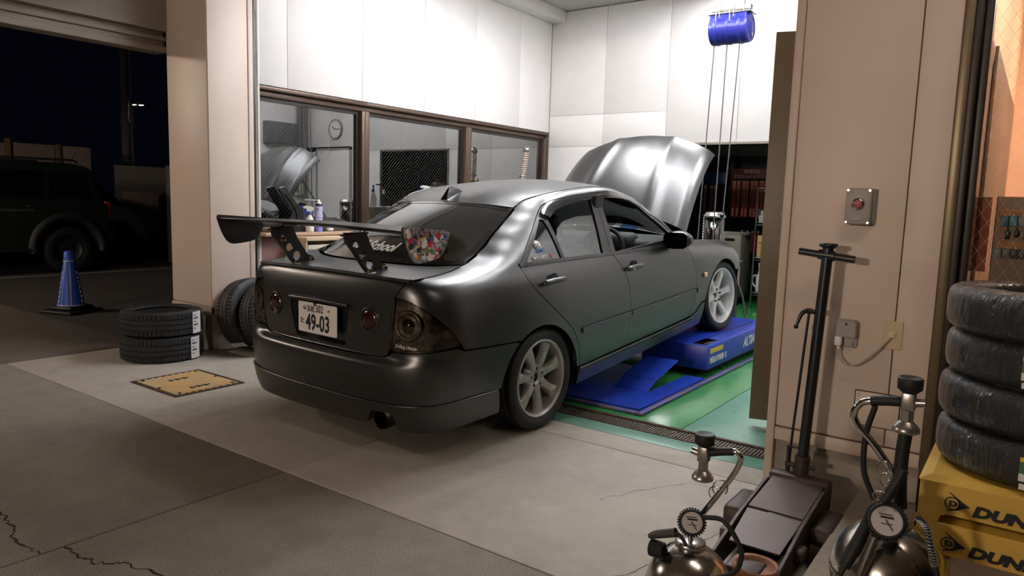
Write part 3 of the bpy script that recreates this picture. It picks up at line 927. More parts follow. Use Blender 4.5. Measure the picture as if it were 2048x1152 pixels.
# chrome-free belt mouldings and side mouldings
def strip(name, pts, w, proud, m, parent=CAR, mirror=True):
    ol = [(a, b - w / 2) for a, b in pts] + [(a, b + w / 2) for a, b in pts[::-1]]
    return panel(name, A(*ol), m, parent, lift=proud, thick=proud + .004, gap=0, d=.03, mirror=mirror)
strip('belt_moulding', [(a, b + .004) for a, b in BELT_R[0:]], .018, .006, M_trimb)
strip('belt_moulding', [(a, b + .004) for a, b in BELT_F[:-1]] + [(1.80, .87)], .018, .006, M_trimb)
strip('side_moulding', [(.365, .512), (.6, .508), (.965, .499)], .030, .010, M_paint)
strip('side_moulding', [(.982, .499), (1.5, .483), (2.015, .468)], .030, .010, M_paint)
strip('side_moulding', [(2.04, .467), (2.13, .463)], .030, .010, M_paint)
def highlight_bead(name, pts, proud, r, side_s=(1, -1)):  # thin beads added so the edges catch a bright line
    for s_ in side_s:
        obj(name, MB().tube([(a, -(side_y(a, b) + proud) * s_, b) for a, b in pts], r, 8, sub=4), M_paint, CAR)
for pts in ([(.37, .526), (.6, .522), (.965, .513)], [(.982, .513), (1.5, .497), (2.015, .482)], [(2.04, .481), (2.13, .477)]):
    highlight_bead('moulding_highlight', pts, .008, .0045)
highlight_bead('sill_highlight', [(.345, .280), (1.0, .272), (1.6, .264), (1.98, .262)], .012, .006)
# front wing
fen = A((2.035, .47)) + A(*LEAD[::-1][-9:][::1][-1:]) if False else []
LEADF = [p for p in LEAD if p[1] > .34]
fender = A(*LEAD) + A((1.93, .866), (2.05, .868), (2.2, .842), (2.35, .826), (2.67, .79), (2.95, .75), (3.05, .73)) + A((3.08, .66), (3.02, .56), (2.99, .50)) + A(*arch_f(40, 163)) + A((2.192, .358), (2.14, .351), (2.06, .297), (1.985, .271))
panel('front_wing', fender, M_paint, CAR, zlist=list(np.arange(.2, .7, .028)) + list(np.arange(.70, .9, .012)), d=.03)
# sills with the kick up ahead of the front door
sill = A((.335, .178), (1.4, .17), (2.165, .17), (2.185, .28), (2.19, .352), (2.14, .345), (2.06, .29), (1.98, .266), (1.6, .268), (1.0, .276), (.36, .283), (.335, .283))
panel('side_skirt', sill, M_paint, CAR, lift=.012, thick=.05, d=.03)
strip('sill_step', [(.345, .262), (1.0, .254), (1.6, .247), (1.96, .246)], .012, .019, M_paint)
# rear bumper: upper skin and lower lip
bt = [(0, .597), (sy(.30), .597), (sy(.50), .603), (sy(.56), .632), (sx(-.80), .645), (sx(-.70), .648), (sx(-.655), .628)] + A((-.40, .604), (-.26, .586))
arch_low = [p for p in arch_r(122, 164) ]
bump = bt + A(*arch_low) + A((-.43, .365)) + [(sx(-.6), .376), (sx(-.75), .378), (sy(.66), .376), (sy(.5), .374), (sy(.25), .372), (0, .372)]
full = [(-s, z) for s, z in bump[::-1] if s > 1e-6] + bump
ZB = list(np.arange(.2, .54, .024)) + [.55, .56, .568, .576, .584, .592, .6, .61, .62, .63, .64]
panel('rear_bumper', full, M_paint, CAR, zlist=ZB, mirror=False, d=.03)
lip = [(0, .370), (sy(.25), .370), (sy(.5), .372), (sy(.66), .374), (sx(-.75), .376), (sx(-.6), .374)] + A((-.43, .363), (-.425, .30), (-.415, .235)) + [(sx(-.6), .238), (sx(-.8), .236), (sy(.66), .232), (sy(.60), .236), (sy(.585), .25), (sy(.57), .318), (sy(.54), .330), (sy(.45), .330), (sy(.425), .318), (sy(.405), .262), (sy(.39), .25), (0, .245)]
fl = [(-s, z) for s, z in [(0, .370), (sy(.25), .370), (sy(.5), .372), (sy(.66), .374), (sx(-.75), .376), (sx(-.6), .374)] + A((-.43, .363), (-.425, .30), (-.415, .235)) + [(sx(-.6), .238), (sx(-.8), .236), (sy(.66), .232), (sy(.50), .24), (0, .245)] if s > 1e-6]
panel('rear_lip_spoiler', lip + fl[::-1], M_paint, CAR, lift=.010, thick=.05, mirror=False, d=.03)
_lp = [(s_, z_) for s_, z_ in [(-q[0], q[1]) for q in [(0.001, .371), (sy(.25), .371), (sy(.5), .373), (sy(.66), .375), (sx(-.75), .377), (sx(-.6), .375), (sx(-.44), .364)][::-1]]] + [(sy(.25), .371), (sy(.5), .373), (sy(.66), .375), (sx(-.75), .377), (sx(-.6), .375), (sx(-.44), .364)]
_ls = np.interp(np.linspace(0, 1, 60), np.linspace(0, 1, len(_lp)), [q[0] for q in _lp]); _lz = np.interp(_ls, [q[0] for q in _lp], [q[1] for q in _lp])
_pp = Qn(_ls, _lz) + QN(_ls, _lz) * .006
obj('lip_highlight', MB().tube([tuple(q) for q in _pp], .0055, 8), M_paint, CAR)  # bead added to give the lip seam its highlight
# tail lamps
lamp = lamp_top + [(sx(-.67), .657), (sx(-.75), .652), (sx(-.85), .647), (sy(.62), .643), (sy(.535), .640)]
M_lamp = glassmat('smoked_lamp_lens', (186, 180, 174), .0)
lm = panel('tail_lamp', lamp, M_lamp, CAR, lift=.004, thick=.012, d=.025)
M_lampin = mat('lamp_reflector', (196, 186, 170), .3, metal=.35, noise=.8, nscale=30)
lm_in = panel('lamp_bowl', inset(lamp, .004), M_lampin, CAR, lift=-.016, thick=.002, d=.03, gap=0)
for k, side in enumerate((1, -1)):
    lm_in[k].parent = lm[k]
    c = Qn(sy(.655), .775); n = QN(np.array([sy(.655)]), np.array([.775]))[0]
    c = Vector(c * [1, side, 1]); n = Vector(n * [1, side, 1])
    MM = Matrix.Translation(c - n * .018) @ n.to_track_quat('Z', 'Y').to_matrix().to_4x4()
    obj('lamp_ring', MB().lathe([(.074, 0), (.078, .008), (.070, .014), (.060, .010), (.054, .002), (.044, .004), (.040, .009), (.036, .002)], 32, MM), M_lampin, lm[k])
    obj('lamp_lens', MB().lathe([(.0, .014), (.02, .012), (.032, .006), (.036, 0)], 28, MM), mat('smoked_red', (50, 16, 18), .15, coat=.7), lm[k])
    # ribbed indicator segment
    g = MB()
    for q in range(8):
        s0 = sx(-.80) + .012 * q
        for z0, z1 in ((.665, .715),):
            a = Vector(Qn(s0, z0) * [1, side, 1]); b = Vector(Qn(s0, z1 - q * .003) * [1, side, 1])
            nn_ = Vector(QN(np.array([s0]), np.array([.69]))[0] * [1, side, 1])
            g.tube([a - nn_ * .010, b - nn_ * .010], .0028, 6)
    rb = obj('lamp_rib', g, M_lampin, lm[k]); rb['kind'] = 'stuff'
    obj('reflex_bar', MB().tube([Vector(Qn(sy(.565 + .02 * q), .665) * [1, side, 1]) - n * .012 for q in range(6)], .009, 8), mat('amber_grey', (120, 96, 70), .2, metal=.5), lm[k])
# ---- boot lid: rear face from the body surface, top as its own pressing
LID_SIDE = [(sy(.643), .9815), (sy(.603), .945), (sy(.570), .905), (sy(.533), .640), (sy(.515), .612), (sy(.48), .602)]
half = [(0, .9975), (sy(.25), .9965), (sy(.45), .992), (sy(.58), .9865)] + LID_SIDE + [(sy(.25), .600), (0, .600)]
lid = [(-s, z) for s, z in half[::-1] if s > 1e-6] + half
rec = [(sy(.235), .838), (sy(.255), .826), (sy(.215), .632), (sy(.195), .622)]
rec = [(-s, z) for s, z in rec[::-1]] + rec
LIDR = panel('boot_lid', lid, M_paint, CAR, mirror=False, d=.03, holes=[rec], zlist=list(np.arange(.61, .93, .028)) + list(np.arange(.93, .99, .012)))[0]
def lerp(a, b, t): return tuple(a[i] + (b[i] - a[i]) * t for i in range(3))
def patch(name, f, nu, nv, m, parent, thick=.012, label=None):
    """closed sheet over f(u, t), u in 0..1, t in -1..1"""
    P = [[Vector(f(i / nu, -1 + 2 * j / nv)) for j in range(nv + 1)] for i in range(nu + 1)]
    N = [[None] * (nv + 1) for _ in range(nu + 1)]
    for i in range(nu + 1):
        for j in range(nv + 1):
            a = P[min(i + 1, nu)][j] - P[max(i - 1, 0)][j]; b = P[i][min(j + 1, nv)] - P[i][max(j - 1, 0)]
            n = a.cross(b).normalized()
            N[i][j] = n if n.z > 0 else -n
    b = MB()
    flip = (P[1][0] - P[0][0]).cross(P[0][1] - P[0][0]).z < 0
    b.grid(P, True, flip)
    Q = [[P[i][j] - N[i][j] * thick for j in range(nv + 1)] for i in range(nu + 1)]
    b.grid(Q, True, not flip)
    ring = [(i, 0) for i in range(nu)] + [(nu, j) for j in range(nv)] + [(i, nv) for i in range(nu, 0, -1)] + [(0, j) for j in range(nv, 0, -1)]
    vs = [P[i][j] for i, j in ring] + [Q[i][j] for i, j in ring]
    n = len(ring)
    b.add(vs, [[k, (k + 1) % n, n + (k + 1) % n, n + k] if not flip else [k, n + k, n + (k + 1) % n, (k + 1) % n] for k in range(n)])
    o = obj(name, b, m, parent)
    if label: o['label'] = label
    return o
_g3 = np.array([Qn(np.array([q[0]]), np.array([q[1]]))[0] for q in gapline])
_gx, _gy, _gz = _g3[:, 0], -_g3[:, 1], _g3[:, 2]
def lipc(t):
    s = max(abs(t) * sy(.643), 1e-4); z = .9965 - .0145 * t * t
    p = Qn(np.array([s]), np.array([z]))[0]
    return Vector((p[0] + .002, -p[1] * (1 if t > 0 else -1) if abs(t) > 1e-6 else 0, z + .004))
def basec(t): return Vector((-.578 + .17 * abs(t) ** 2.4, .620 * t, 1.010 - .014 * t * t))
def deck(u, t):
    a = lipc(t); b = basec(t)
    p = a.lerp(b, u)
    zc = a.z + (b.z - a.z) * u + .012 * sin(pi * u)
    w = float(np.interp(p.x, _gx, _gy)) - .0015; ze = float(np.interp(p.x, _gx, _gz)) + .001
    k = abs(t) ** 3
    k2 = min(1, u * 5)
    y = (a.y * (1 - k2) + k2 * w * t) if u < .2 else w * t
    return Vector((p.x, y, zc * (1 - k * k2) + ze * k * k2))
patch('boot_lid_top', deck, 14, 26, M_paint, CAR, .010)
# black lip along the boot edge
b = MB()
pts = [lipc(t) for t in np.linspace(-1.03, 1.03, 41)]
vs = []
for p in pts:
    vs += [p + Vector((.022, 0, .004)), p + Vector((.004, 0, .011)), p + Vector((-.020, 0, .008)), p + Vector((-.018, 0, -.004)), p + Vector((.002, 0, -.016))]
n5 = 5
fs = [[i * n5 + k, i * n5 + (k + 1) % n5, (i + 1) * n5 + (k + 1) % n5, (i + 1) * n5 + k] for i in range(40) for k in range(n5)]
b.add(vs, fs, True); b.add(vs[:5], [[0, 1, 2, 3, 4]]); b.add(vs[-5:], [[4, 3, 2, 1, 0]])
obj('boot_lip', b, mat('matte_black_lip', (20, 20, 20), .45), CAR)
# recess for the number plate
def rp(y, z, dx):
    p = Qn(np.array([abs(sy(abs(y)))]), np.array([z]))[0]
    return Vector((p[0] + dx, -y, z))
b = MB()
outer = [rp(y, z, .002) for y, z in ((-.235, .838), (.235, .838), (.255, .826), (.215, .632), (.195, .622), (-.195, .622), (-.215, .632), (-.255, .826))]
inner = [rp(y, z, .030) for y, z in ((-.225, .815), (.225, .815), (.232, .808), (.205, .642), (.190, .634), (-.190, .634), (-.205, .642), (-.232, .808))]
b.add(outer + inner, [[k, (k + 1) % 8, 8 + (k + 1) % 8, 8 + k] for k in range(8)]); b.add(inner, [list(range(8))])
obj('plate_recess', b, M_paint, LIDR)
pts = [rp(y, .838 + .006 * cos(y * 6), -.006) for y in np.linspace(-.25, .25, 13)]
obj('boot_handle', MB().tube(pts, .011, 8), M_paint, LIDR)
kp = rp(-.02, .822, .012)
obj('key_cylinder', MB().cyl(kp, kp + Vector((-.022, 0, -.003)), .010, 14), M_gloss, LIDR)
# round fog and brake lenses
for side in (1, -1):
    p = Qn(np.array([sy(.405)]), np.array([.785]))[0] * [1, side, 1]; n = QN(np.array([sy(.405)]), np.array([.785]))[0] * [1, side, 1]
    MM = Matrix.Translation(Vector(p)) @ Vector(n).to_track_quat('Z', 'Y').to_matrix().to_4x4()
    rl = obj('round_lamp', MB().lathe([(0, .007), (.03, .0065), (.05, .004), (.0545, -.004)], 36, MM), M_red, LIDR)
    obj('lamp_bezel', MB().lathe([(.0545, -.004), (.056, .006), (.062, .007), (.064, -.004)], 36, MM), M_paint, LIDR)
# number plate
PLM = Matrix.Translation((-.909 - .003, 0, .741)) @ Matrix.Rotation(-.0966, 4, 'Y').inverted() @ Matrix(((0, 0, -1, 0), (-1, 0, 0, 0), (0, 1, 0, 0), (0, 0, 0, 1)))
pt = obj('number_plate', MB().prism(rrect(.33, .165, .010), -.004, .0, PLM, .0008), mat('plate_white', (230, 222, 216), .35, noise=.03), CAR)
M_ink = mat('plate_ink', (16, 22, 20), .5)
def ptxt(s, size, x, y, **k): return text(s, size, M_ink, PLM @ T(x, y, .0006), pt, 'plate_lettering', .0008, **k)
ptxt('浜松', .042, -.088, .034, xscale=.80, bold=.0004)
ptxt('302', .056, -.016, .0345, xscale=.80, bold=.0004)
ptxt('た', .036, -.148, -.034, bold=.0006)
ptxt('49-03', .122, -.098, -.064, xscale=.71, bold=.0028, space=1.02)
for bx in (-.108, .098):
    obj('plate_bolt', MB().lathe([(0, .003), (.007, .003), (.008, 0)] if bx > 0 else [(0, .004), (.011, .004), (.013, 0)], 16, PLM @ T(bx, .052, 0)), M_steel, pt)

# ---- glasshouse: rear screen, roof, windscreen
def rsb(t): return Vector((-.565 + .185 * abs(t) ** 2.6, .612 * t, 1.014 - .012 * t * t))
def rst(t): return Vector((.070 + .105 * t * t, .510 * t, 1.291 - .028 * t * t))
def rscreen(u, t):
    p = rsb(t).lerp(rst(t), u)
    p = p + Vector((-.018, 0, .030)) * sin(pi * u) * (1 - .35 * t * t)
    zq = float(np.interp(p.x, [c[0] for c in CPIL], [c[1] for c in CPIL]))
    p.z += (zq - .002 - p.z) * abs(t) ** 7 * min(1, u * 8)
    return p
patch('rear_screen', lambda u, t: rscreen(.025 + .95 * u, .965 * t), 18, 24, M_rglass, CAR, .004)
b = MB()
loop = [(0, t) for t in np.linspace(-1, 1, 21)] + [(u, 1) for u in np.linspace(.05, .95, 14)] + [(1, t) for t in np.linspace(1, -1, 21)] + [(u, -1) for u in np.linspace(.95, .05, 14)]
ins = lambda u, t: rscreen(min(max(u, .055), .96), min(max(t, -.945), .945)) + Vector((-.001, 0, .0015))
ou = [rscreen(u, t) + Vector((-.002, 0, .003)) for u, t in loop]; inn = [ins(u, t) for u, t in loop]
n = len(loop)
b.add(ou + inn + [p + Vector((.004, 0, -.014)) for p in ou], [[k, (k + 1) % n, n + (k + 1) % n, n + k] for k in range(n)] + [[k, 2 * n + k, 2 * n + (k + 1) % n, (k + 1) % n] for k in range(n)], False)
obj('rear_screen_trim', b, M_gloss, CAR)
for sg_ in (1, -1):
    for u0, du, dt, nm in ((0., .20, .17, 'screen_corner'), (1., -.12, .10, 'screen_corner')):
        up_ = lambda u, t: rscreen(u, t * sg_) + Vector((-.003, 0, .0055))
        arc_ = [up_(u0 + du * (1 - sin(q)), 1 - dt * (1 - cos(q))) for q in np.linspace(0, pi / 2, 12)]
        vs = [up_(u0, 1.0)] + arc_
        fs = [(0, k, k + 1) for k in range(1, 12)]
        if (Vector(vs[1]) - Vector(vs[0])).cross(Vector(vs[2]) - Vector(vs[0])).z < 0: fs = [f[::-1] for f in fs]
        obj(nm, MB().add(vs, fs, True), M_paint, CAR)
sm = spline([Vector(p) for p in SEAM], 2)
_sx = np.array([p[0] for p in SEAM]); _sz = np.array([p[1] for p in SEAM])
def seam_pt(x):
    z = float(np.interp(x, _sx, _sz)); return side_y(x, z), z
ZC = lambda x: float(pchip([.05, .2, .35, .5, .8, 1.0, 1.2, 1.32, 1.5], [1.284, 1.326, 1.353, 1.371, 1.387, 1.383, 1.362, 1.338, 1.29], [x])[0])
def roof(u, t):
    xr = .080 + .098 * t * t; xf = 1.31 - .11 * t * t
    x = xr + (xf - xr) * u
    ys, zs = seam_pt(max(x, .19))
    if x < .19: zs -= (.19 - x) * .3
    ys -= .004; zs += .001
    zc = ZC(x)
    return Vector((x, ys * t, zc - (zc - zs) * abs(t) ** 2.3))
patch('roof', roof, 30, 28, M_paint, CAR, .012)
for s in (1, -1):
    ln = []
    for x in np.linspace(.20, 1.20, 26):
        ys, zs = seam_pt(x); ln.append((x, (ys - .001) * s, zs - .001))
    obj('roof_ditch_strip', MB().tube(ln, .006, 6), M_trimb, CAR)
def wsb(t): return Vector((2.06 - .16 * t * t, .695 * t, .940 - .040 * t * t))
def wst(t): return Vector((1.315 - .11 * t * t, .560 * t, 1.338 - .030 * t * t))
def wscreen(u, t):
    p = wsb(t).lerp(wst(t), u)
    return p + Vector((.012, 0, .022)) * sin(pi * u)
patch('windscreen', lambda u, t: wscreen(.02 + .96 * u, .975 * t), 16, 20, M_wglass, CAR, .005)
for s in (1, -1):
    obj('windscreen_trim', MB().tube([wscreen(u, s * .985) + Vector((0, 0, .002)) for u in np.linspace(0, 1, 16)], .011, 6), M_trimb, CAR)
# cowl and engine bay floor
b = MB()
P = [[wsb(t) + Vector((dx, .02 * t, dz)) for t in np.linspace(-1, 1, 15)] for dx, dz in ((-.01, -.004), (.06, -.02), (.14, -.03), (.16, -.12))]
obj('cowl', b.grid(P), M_trimb, CAR)
# shark-fin aerial
fin = [(.11, 0), (.28, 0), (.265, .018), (.225, .042), (.185, .062), (.168, .064), (.155, .057), (.132, .028)]
b = MB()
prof_w = [.03, .012, .010, .010, .006, .004, .005, .016]
z0 = [ZC(x) - .004 for x, _ in fin]
vs = [(x, w, z + h) for (x, h), w, z in zip(fin, prof_w, z0)] + [(x, -w, z + h) for (x, h), w, z in zip(fin, prof_w, z0)]
n = len(fin)
b.add(vs, [list(range(n))[::-1], list(range(n, 2 * n))] + [[k, (k + 1) % n, n + (k + 1) % n, n + k] for k in range(n)])
obj('shark_fin_aerial', b, M_gloss, CAR)

# ---- bonnet, raised on its hinges
hc = Vector((2.10, 0, .960))
def bonnet(u, t):
    L = 1.03 * (1 - .16 * t * t)
    w = .70 * (1 - .05 * u) * (1 if True else 0)
    crown = .055 * (1 - abs(t) ** 2.2) - .055
    ridge = .016 * (math.exp(-((abs(t) - .52 + .10 * u) / .09) ** 2))
    edge = -.035 * max(0, (abs(t) - .88) / .12) ** 2
    nose = -.05 * u ** 5
    d0 = .125 * (1 - t * t); d = d0 + (L - d0) * u; h = crown + ridge + edge + nose + .03 * sin(pi * u)
    a = radians(47)
    x = hc.x + cos(a) * d - sin(a) * h
    return Vector((x, w * t, hc.z + sin(a) * d + cos(a) * h))
BON = patch('bonnet', bonnet, 34, 56, M_paint, CAR, .022, 'raised bonnet with two pressed ridges')
obj('bonnet_prop', MB().tube([(2.9, .62, .70), tuple(bonnet(.62, .80) - Vector((0, 0, .03)))], .006), M_trimb, CAR)
# engine bay
obj('engine', MB().box((2.35, -.28, .40), (3.0, .22, .78), .04).box((2.45, -.12, .78), (2.95, .06, .84), .02), mat('engine_grey', (70, 70, 72), .5, metal=.4), CAR)
for s in (1, -1):
    obj('inner_wing', MB().box((2.1, min(s * .56, s * .64), .30), (3.05, max(s * .56, s * .64), .74), .02), M_paint_in, CAR)
obj('radiator', MB().box((3.08, -.52, .28), (3.14, .52, .70), .01), M_trimb, CAR)
# front bumper and headlamps
fb = [(sx(2.94), .25), (sx(2.96), .45), (sx(3.01), .55), (sx(3.09), .62), (S_END - .4, .60), (S_END, .60), (S_END, .18), (sx(3.1), .19), (sx(2.96), .20)]
fbf = A((2.955, .20), (2.965, .40), (2.99, .50), (3.02, .545), (3.085, .60)) + [(S_END - .35, .59), (S_END - .003, .59), (S_END - .003, .18), (S_END - .35, .18), (sx(3.1), .19)]
panel('front_bumper', fbf, M_paint, CAR, d=.04, gap=.001)
hl = A((3.09, .608), (3.09, .66), (3.07, .725)) + [(sx(3.2), .712), (S_END - .32, .69), (S_END - .30, .60)]
panel('headlamp', hl, M_lamp, CAR, d=.04)

# ---- inner shell, floor, wheel housings
inner = A((.33, .24), (.33, .92)) + A((.81, .89), (1.7, .85), (1.86, .84), (2.1, .80), (2.25, .76), (2.18, .40), (2.18, .24))
panel('inner_side', inner, M_paint_in, CAR, lift=-.022, thick=.002, gap=0, d=.06)
ir = [(0, .30), (0, .94), (sy(.55), .93), (sx(-.80), .92), (sx(-.5), .93), (sx(-.1), .92), (sx(.05), .80)] + A(*arch_r(75, 165, .385)) + [(sx(-.45), .30), (sy(.6), .34), (sy(.55), .36), (sy(.42), .36), (sy(.40), .30)]
panel('inner_rear', ir, M_paint_in, CAR, lift=-.05, thick=.002, gap=0, d=.05)
for wx, rr in ((-.05, .385), (2.60, .415)):
    cz = .26 if wx < 1 else .24
    for s in (1, -1):
        b = MB()
        ring = arc(wx, cz, rr, -12, 192, 24)
        P = [[(x, s * y, z) for x, z in ring] for y in (.825, .52)]
        b.grid(P, True)
        b.add([(x, s * .52, z) for x, z in ring], [list(range(len(ring)))])
        obj('wheel_housing', b, M_paint_in, CAR)
obj('floor_pan', MB().box((-.42, -.52, .20), (2.2, .52, .235)).box((.36, -.80, .20), (2.15, .80, .235)).box((-.86, -.60, .29), (-.42, .60, .31)), M_paint_in, CAR)
obj('front_crossmember', MB().box((2.2, -.5, .20), (3.2, .5, .26)), M_paint_in, CAR)
# exhaust
obj('exhaust_tip', MB().lathe([(.050, 0), (.053, -.003), (.053, .20), (.048, .20), (.047, 0)], 28, T(-.940, -.495, .288) @ RY(90)).lathe([(0, .12), (.047, .12)], 28, T(-.940, -.495, .288) @ RY(90)), mat('sooty_steel', (34, 31, 30), .35, metal=.8), CAR)
obj('silencer', MB().cyl((-.78, -.495, .29), (-.35, -.495, .30), .09, 20), M_trimb, CAR)

# ---- rear wing
WA = radians(-8)
def wing_sec(c):    # (x, z) aerofoil, leading edge forward, flat on top, curved below
    up = [(.15, .0), (.14, .008), (.08, .014), (0, .016), (-.08, .021), (-.13, .030), (-.15, .037)]
    dn = [(-.148, .033), (-.12, .020), (-.06, .002), (0, -.008), (.08, -.012), (.13, -.008)]
    return up + dn
def wing_pt(p, y):
    x, z = p
    cx = -.825 + .0
    arch_ = .012 * (1 - (y / .76) ** 2)
    return (cx + x * 1.0, y, 1.222 + z + arch_)
secs = wing_sec(.3)
ys = np.linspace(-.765, .765, 33)
b = MB()
P = [[wing_pt(p, y) for p in secs] for y in ys]
n = len(secs)
vs = [p for r in P for p in r]
b.add(vs, [[i * n + k, i * n + (k + 1) % n, (i + 1) * n + (k + 1) % n, (i + 1) * n + k] for i in range(len(ys) - 1) for k in range(n)], True)
b.add(P[0], [list(range(n))]); b.add(P[-1], [list(range(n))[::-1]])
WING = obj('rear_wing', b, mat('carbon_black', (26, 25, 25), .30, coat=.3), CAR)
ep = [(-.975, 1.275), (-.985, 1.262), (-.968, 1.19), (-.945, 1.135), (-.92, 1.108), (-.885, 1.098), (-.80, 1.100), (-.755, 1.108), (-.725, 1.128), (-.69, 1.175), (-.675, 1.215), (-.685, 1.232), (-.71, 1.238), (-.965, 1.278)]
SIDEV = Matrix(((1, 0, 0, 0), (0, 0, -1, 0), (0, 1, 0, 0), (0, 0, 0, 1)))
for s in (1, -1):
    pe = [(p[0], p[1]) for p in spline([Vector(q) for q in ep], 3, True)]
    e = obj('end_plate', MB().prism(pe, -.004, .004, T(0, .772 * s, 0) @ SIDEV), mat('carbon_black'), WING)
    if s == -1:
        EP_R = e; EP_POLY = pe
# stickers on the right end plate: a collage of small coloured flashes
rr = random.Random(11)
cols = [(214, 60, 66), (236, 226, 222), (240, 238, 236), (225, 190, 60), (28, 28, 28), (96, 140, 60), (60, 80, 150), (230, 150, 170), (200, 30, 40), (240, 240, 240), (235, 235, 235), (30, 30, 32)]
base_poly = inset(EP_POLY, .003) if area(EP_POLY) > 0 else inset(EP_POLY, .003)
SK = T(0, -.7765, 0) @ SIDEV
obj('sticker_sheet', MB().prism(base_poly, -.0002, .0004, SK), mat('sticker_pale', (206, 196, 194), .4, noise=.5, nscale=60, rgb2=(60, 56, 58)), WING)
bp_ = np.array(base_poly)
for k in range(74):
    for _ in range(30):
        cx = rr.uniform(-.985, -.675); cz = rr.uniform(1.10, 1.275)
        r0 = rr.uniform(.008, .020); nn_ = rr.choice((3, 4, 5, 7)); a0 = rr.uniform(0, 6.28)
        star = rr.random() < .5
        poly = []
        for q in range(nn_ * 2):
            rad = r0 * (1 if q % 2 == 0 or not star else rr.uniform(.35, .6)) * rr.uniform(.8, 1.2)
            ang = a0 + pi * q / nn_
            poly.append((cx + rad * cos(ang) * 1.2, cz + rad * sin(ang)))
        if inside(np.array(poly), base_poly).all():
            c = rr.choice(cols)
            obj('sticker', MB().prism(poly, .0005 + k * .00002, .0008 + k * .00002, SK), mat('sticker_%d_%d_%d' % c, c, .4), WING)
            break
# uprights
up = [(-.935, 1.225), (-.80, 1.208), (-.79, 1.195), (-.775, 1.15), (-.715, 1.045), (-.68, 1.030), (-.672, 1.018), (-.685, 1.006), (-.735, 1.008), (-.79, 1.006), (-.815, 1.006), (-.85, 1.055), (-.895, 1.125), (-.925, 1.165), (-.935, 1.185)]
for s in (1, -1):
    F2 = lambda sv, zv: np.stack([np.asarray(sv), 0 * np.asarray(sv) - .31 * s, np.asarray(zv)], -1)
    N2 = lambda sv, zv: np.stack([0 * np.asarray(sv), 0 * np.asarray(sv) - 1., 0 * np.asarray(zv)], -1)
    holes = [arc(x, z, r, 0, 345, 23) for x, z, r in ((-.868, 1.150, .021), (-.830, 1.100, .023), (-.786, 1.046, .026))]
    slot = [(-.905, 1.150), (-.899, 1.146), (-.818, 1.022), (-.824, 1.020)]
    for q, sg in ((0, 1),):
        pu = panel('wing_upright', up, M_trimb, WING, mirror=False, gap=0, thick=.012, d=.02, holes=holes + [slot], surf=(F2, N2))[0]
    # back face
    F3 = lambda sv, zv: np.stack([np.asarray(sv), 0 * np.asarray(sv) - .31 * s + .012, np.asarray(zv)], -1)
    N3 = lambda sv, zv: np.stack([0 * np.asarray(sv), 0 * np.asarray(sv) + 1., 0 * np.asarray(zv)], -1)
    bk = panel('upright_back', up, M_trimb, WING, mirror=False, gap=0, thick=0.0001, d=.02, holes=holes + [slot], surf=(F3, N3))[0]
    obj('top_bracket', MB().box((-.94, -.31 * s - .02, 1.205), (-.80, -.31 * s + .03, 1.214)), M_trimb, WING)
    for fx in (-.80, -.70):
        ft = obj('mount_foot', MB().prism([(-.030, 0), (.030, 0), (.028, .005), (.010, .012), (.006, .028), (-.006, .028), (-.010, .012), (-.028, .005)], -.010, .010, T(fx, -.31 * s - .012, .998 + .012 * (fx + .8)) @ SIDEV).box((fx - .026, -.31 * s - .03, .994), (fx + .026, -.31 * s + .02, 1.004 + .012 * (fx + .8)), .002), M_alu, WING)
        obj('foot_bolt', MB().cyl((fx, -.31 * s - .022, 1.016), (fx, -.31 * s - .030, 1.016), .0075, 6), M_gloss, WING)
# white lettering along the foot of the rear screen
def rs_text(s, size, t0, u0, du=0.0):
    p = rscreen(u0, t0); e = 1e-3
    dt = (rscreen(u0, t0 - e) - rscreen(u0, t0 + e)).normalized(); dv = (rscreen(u0 + e, t0) - rscreen(u0 - e, t0)).normalized()
    nz_ = dt.cross(dv).normalized(); dv = nz_.cross(dt)
    MM = Matrix.Translation(p + nz_ * .010) @ Matrix(((dt.x, dv.x, nz_.x, 0), (dt.y, dv.y, nz_.y, 0), (dt.z, dv.z, nz_.z, 0), (0, 0, 0, 1)))
    text(s, size, M_wht_ink, MM, CAR, 'screen_lettering', .0004, bold=.0035, shear=.15)
    return
rs_text('Old School', .105, .385, .125)
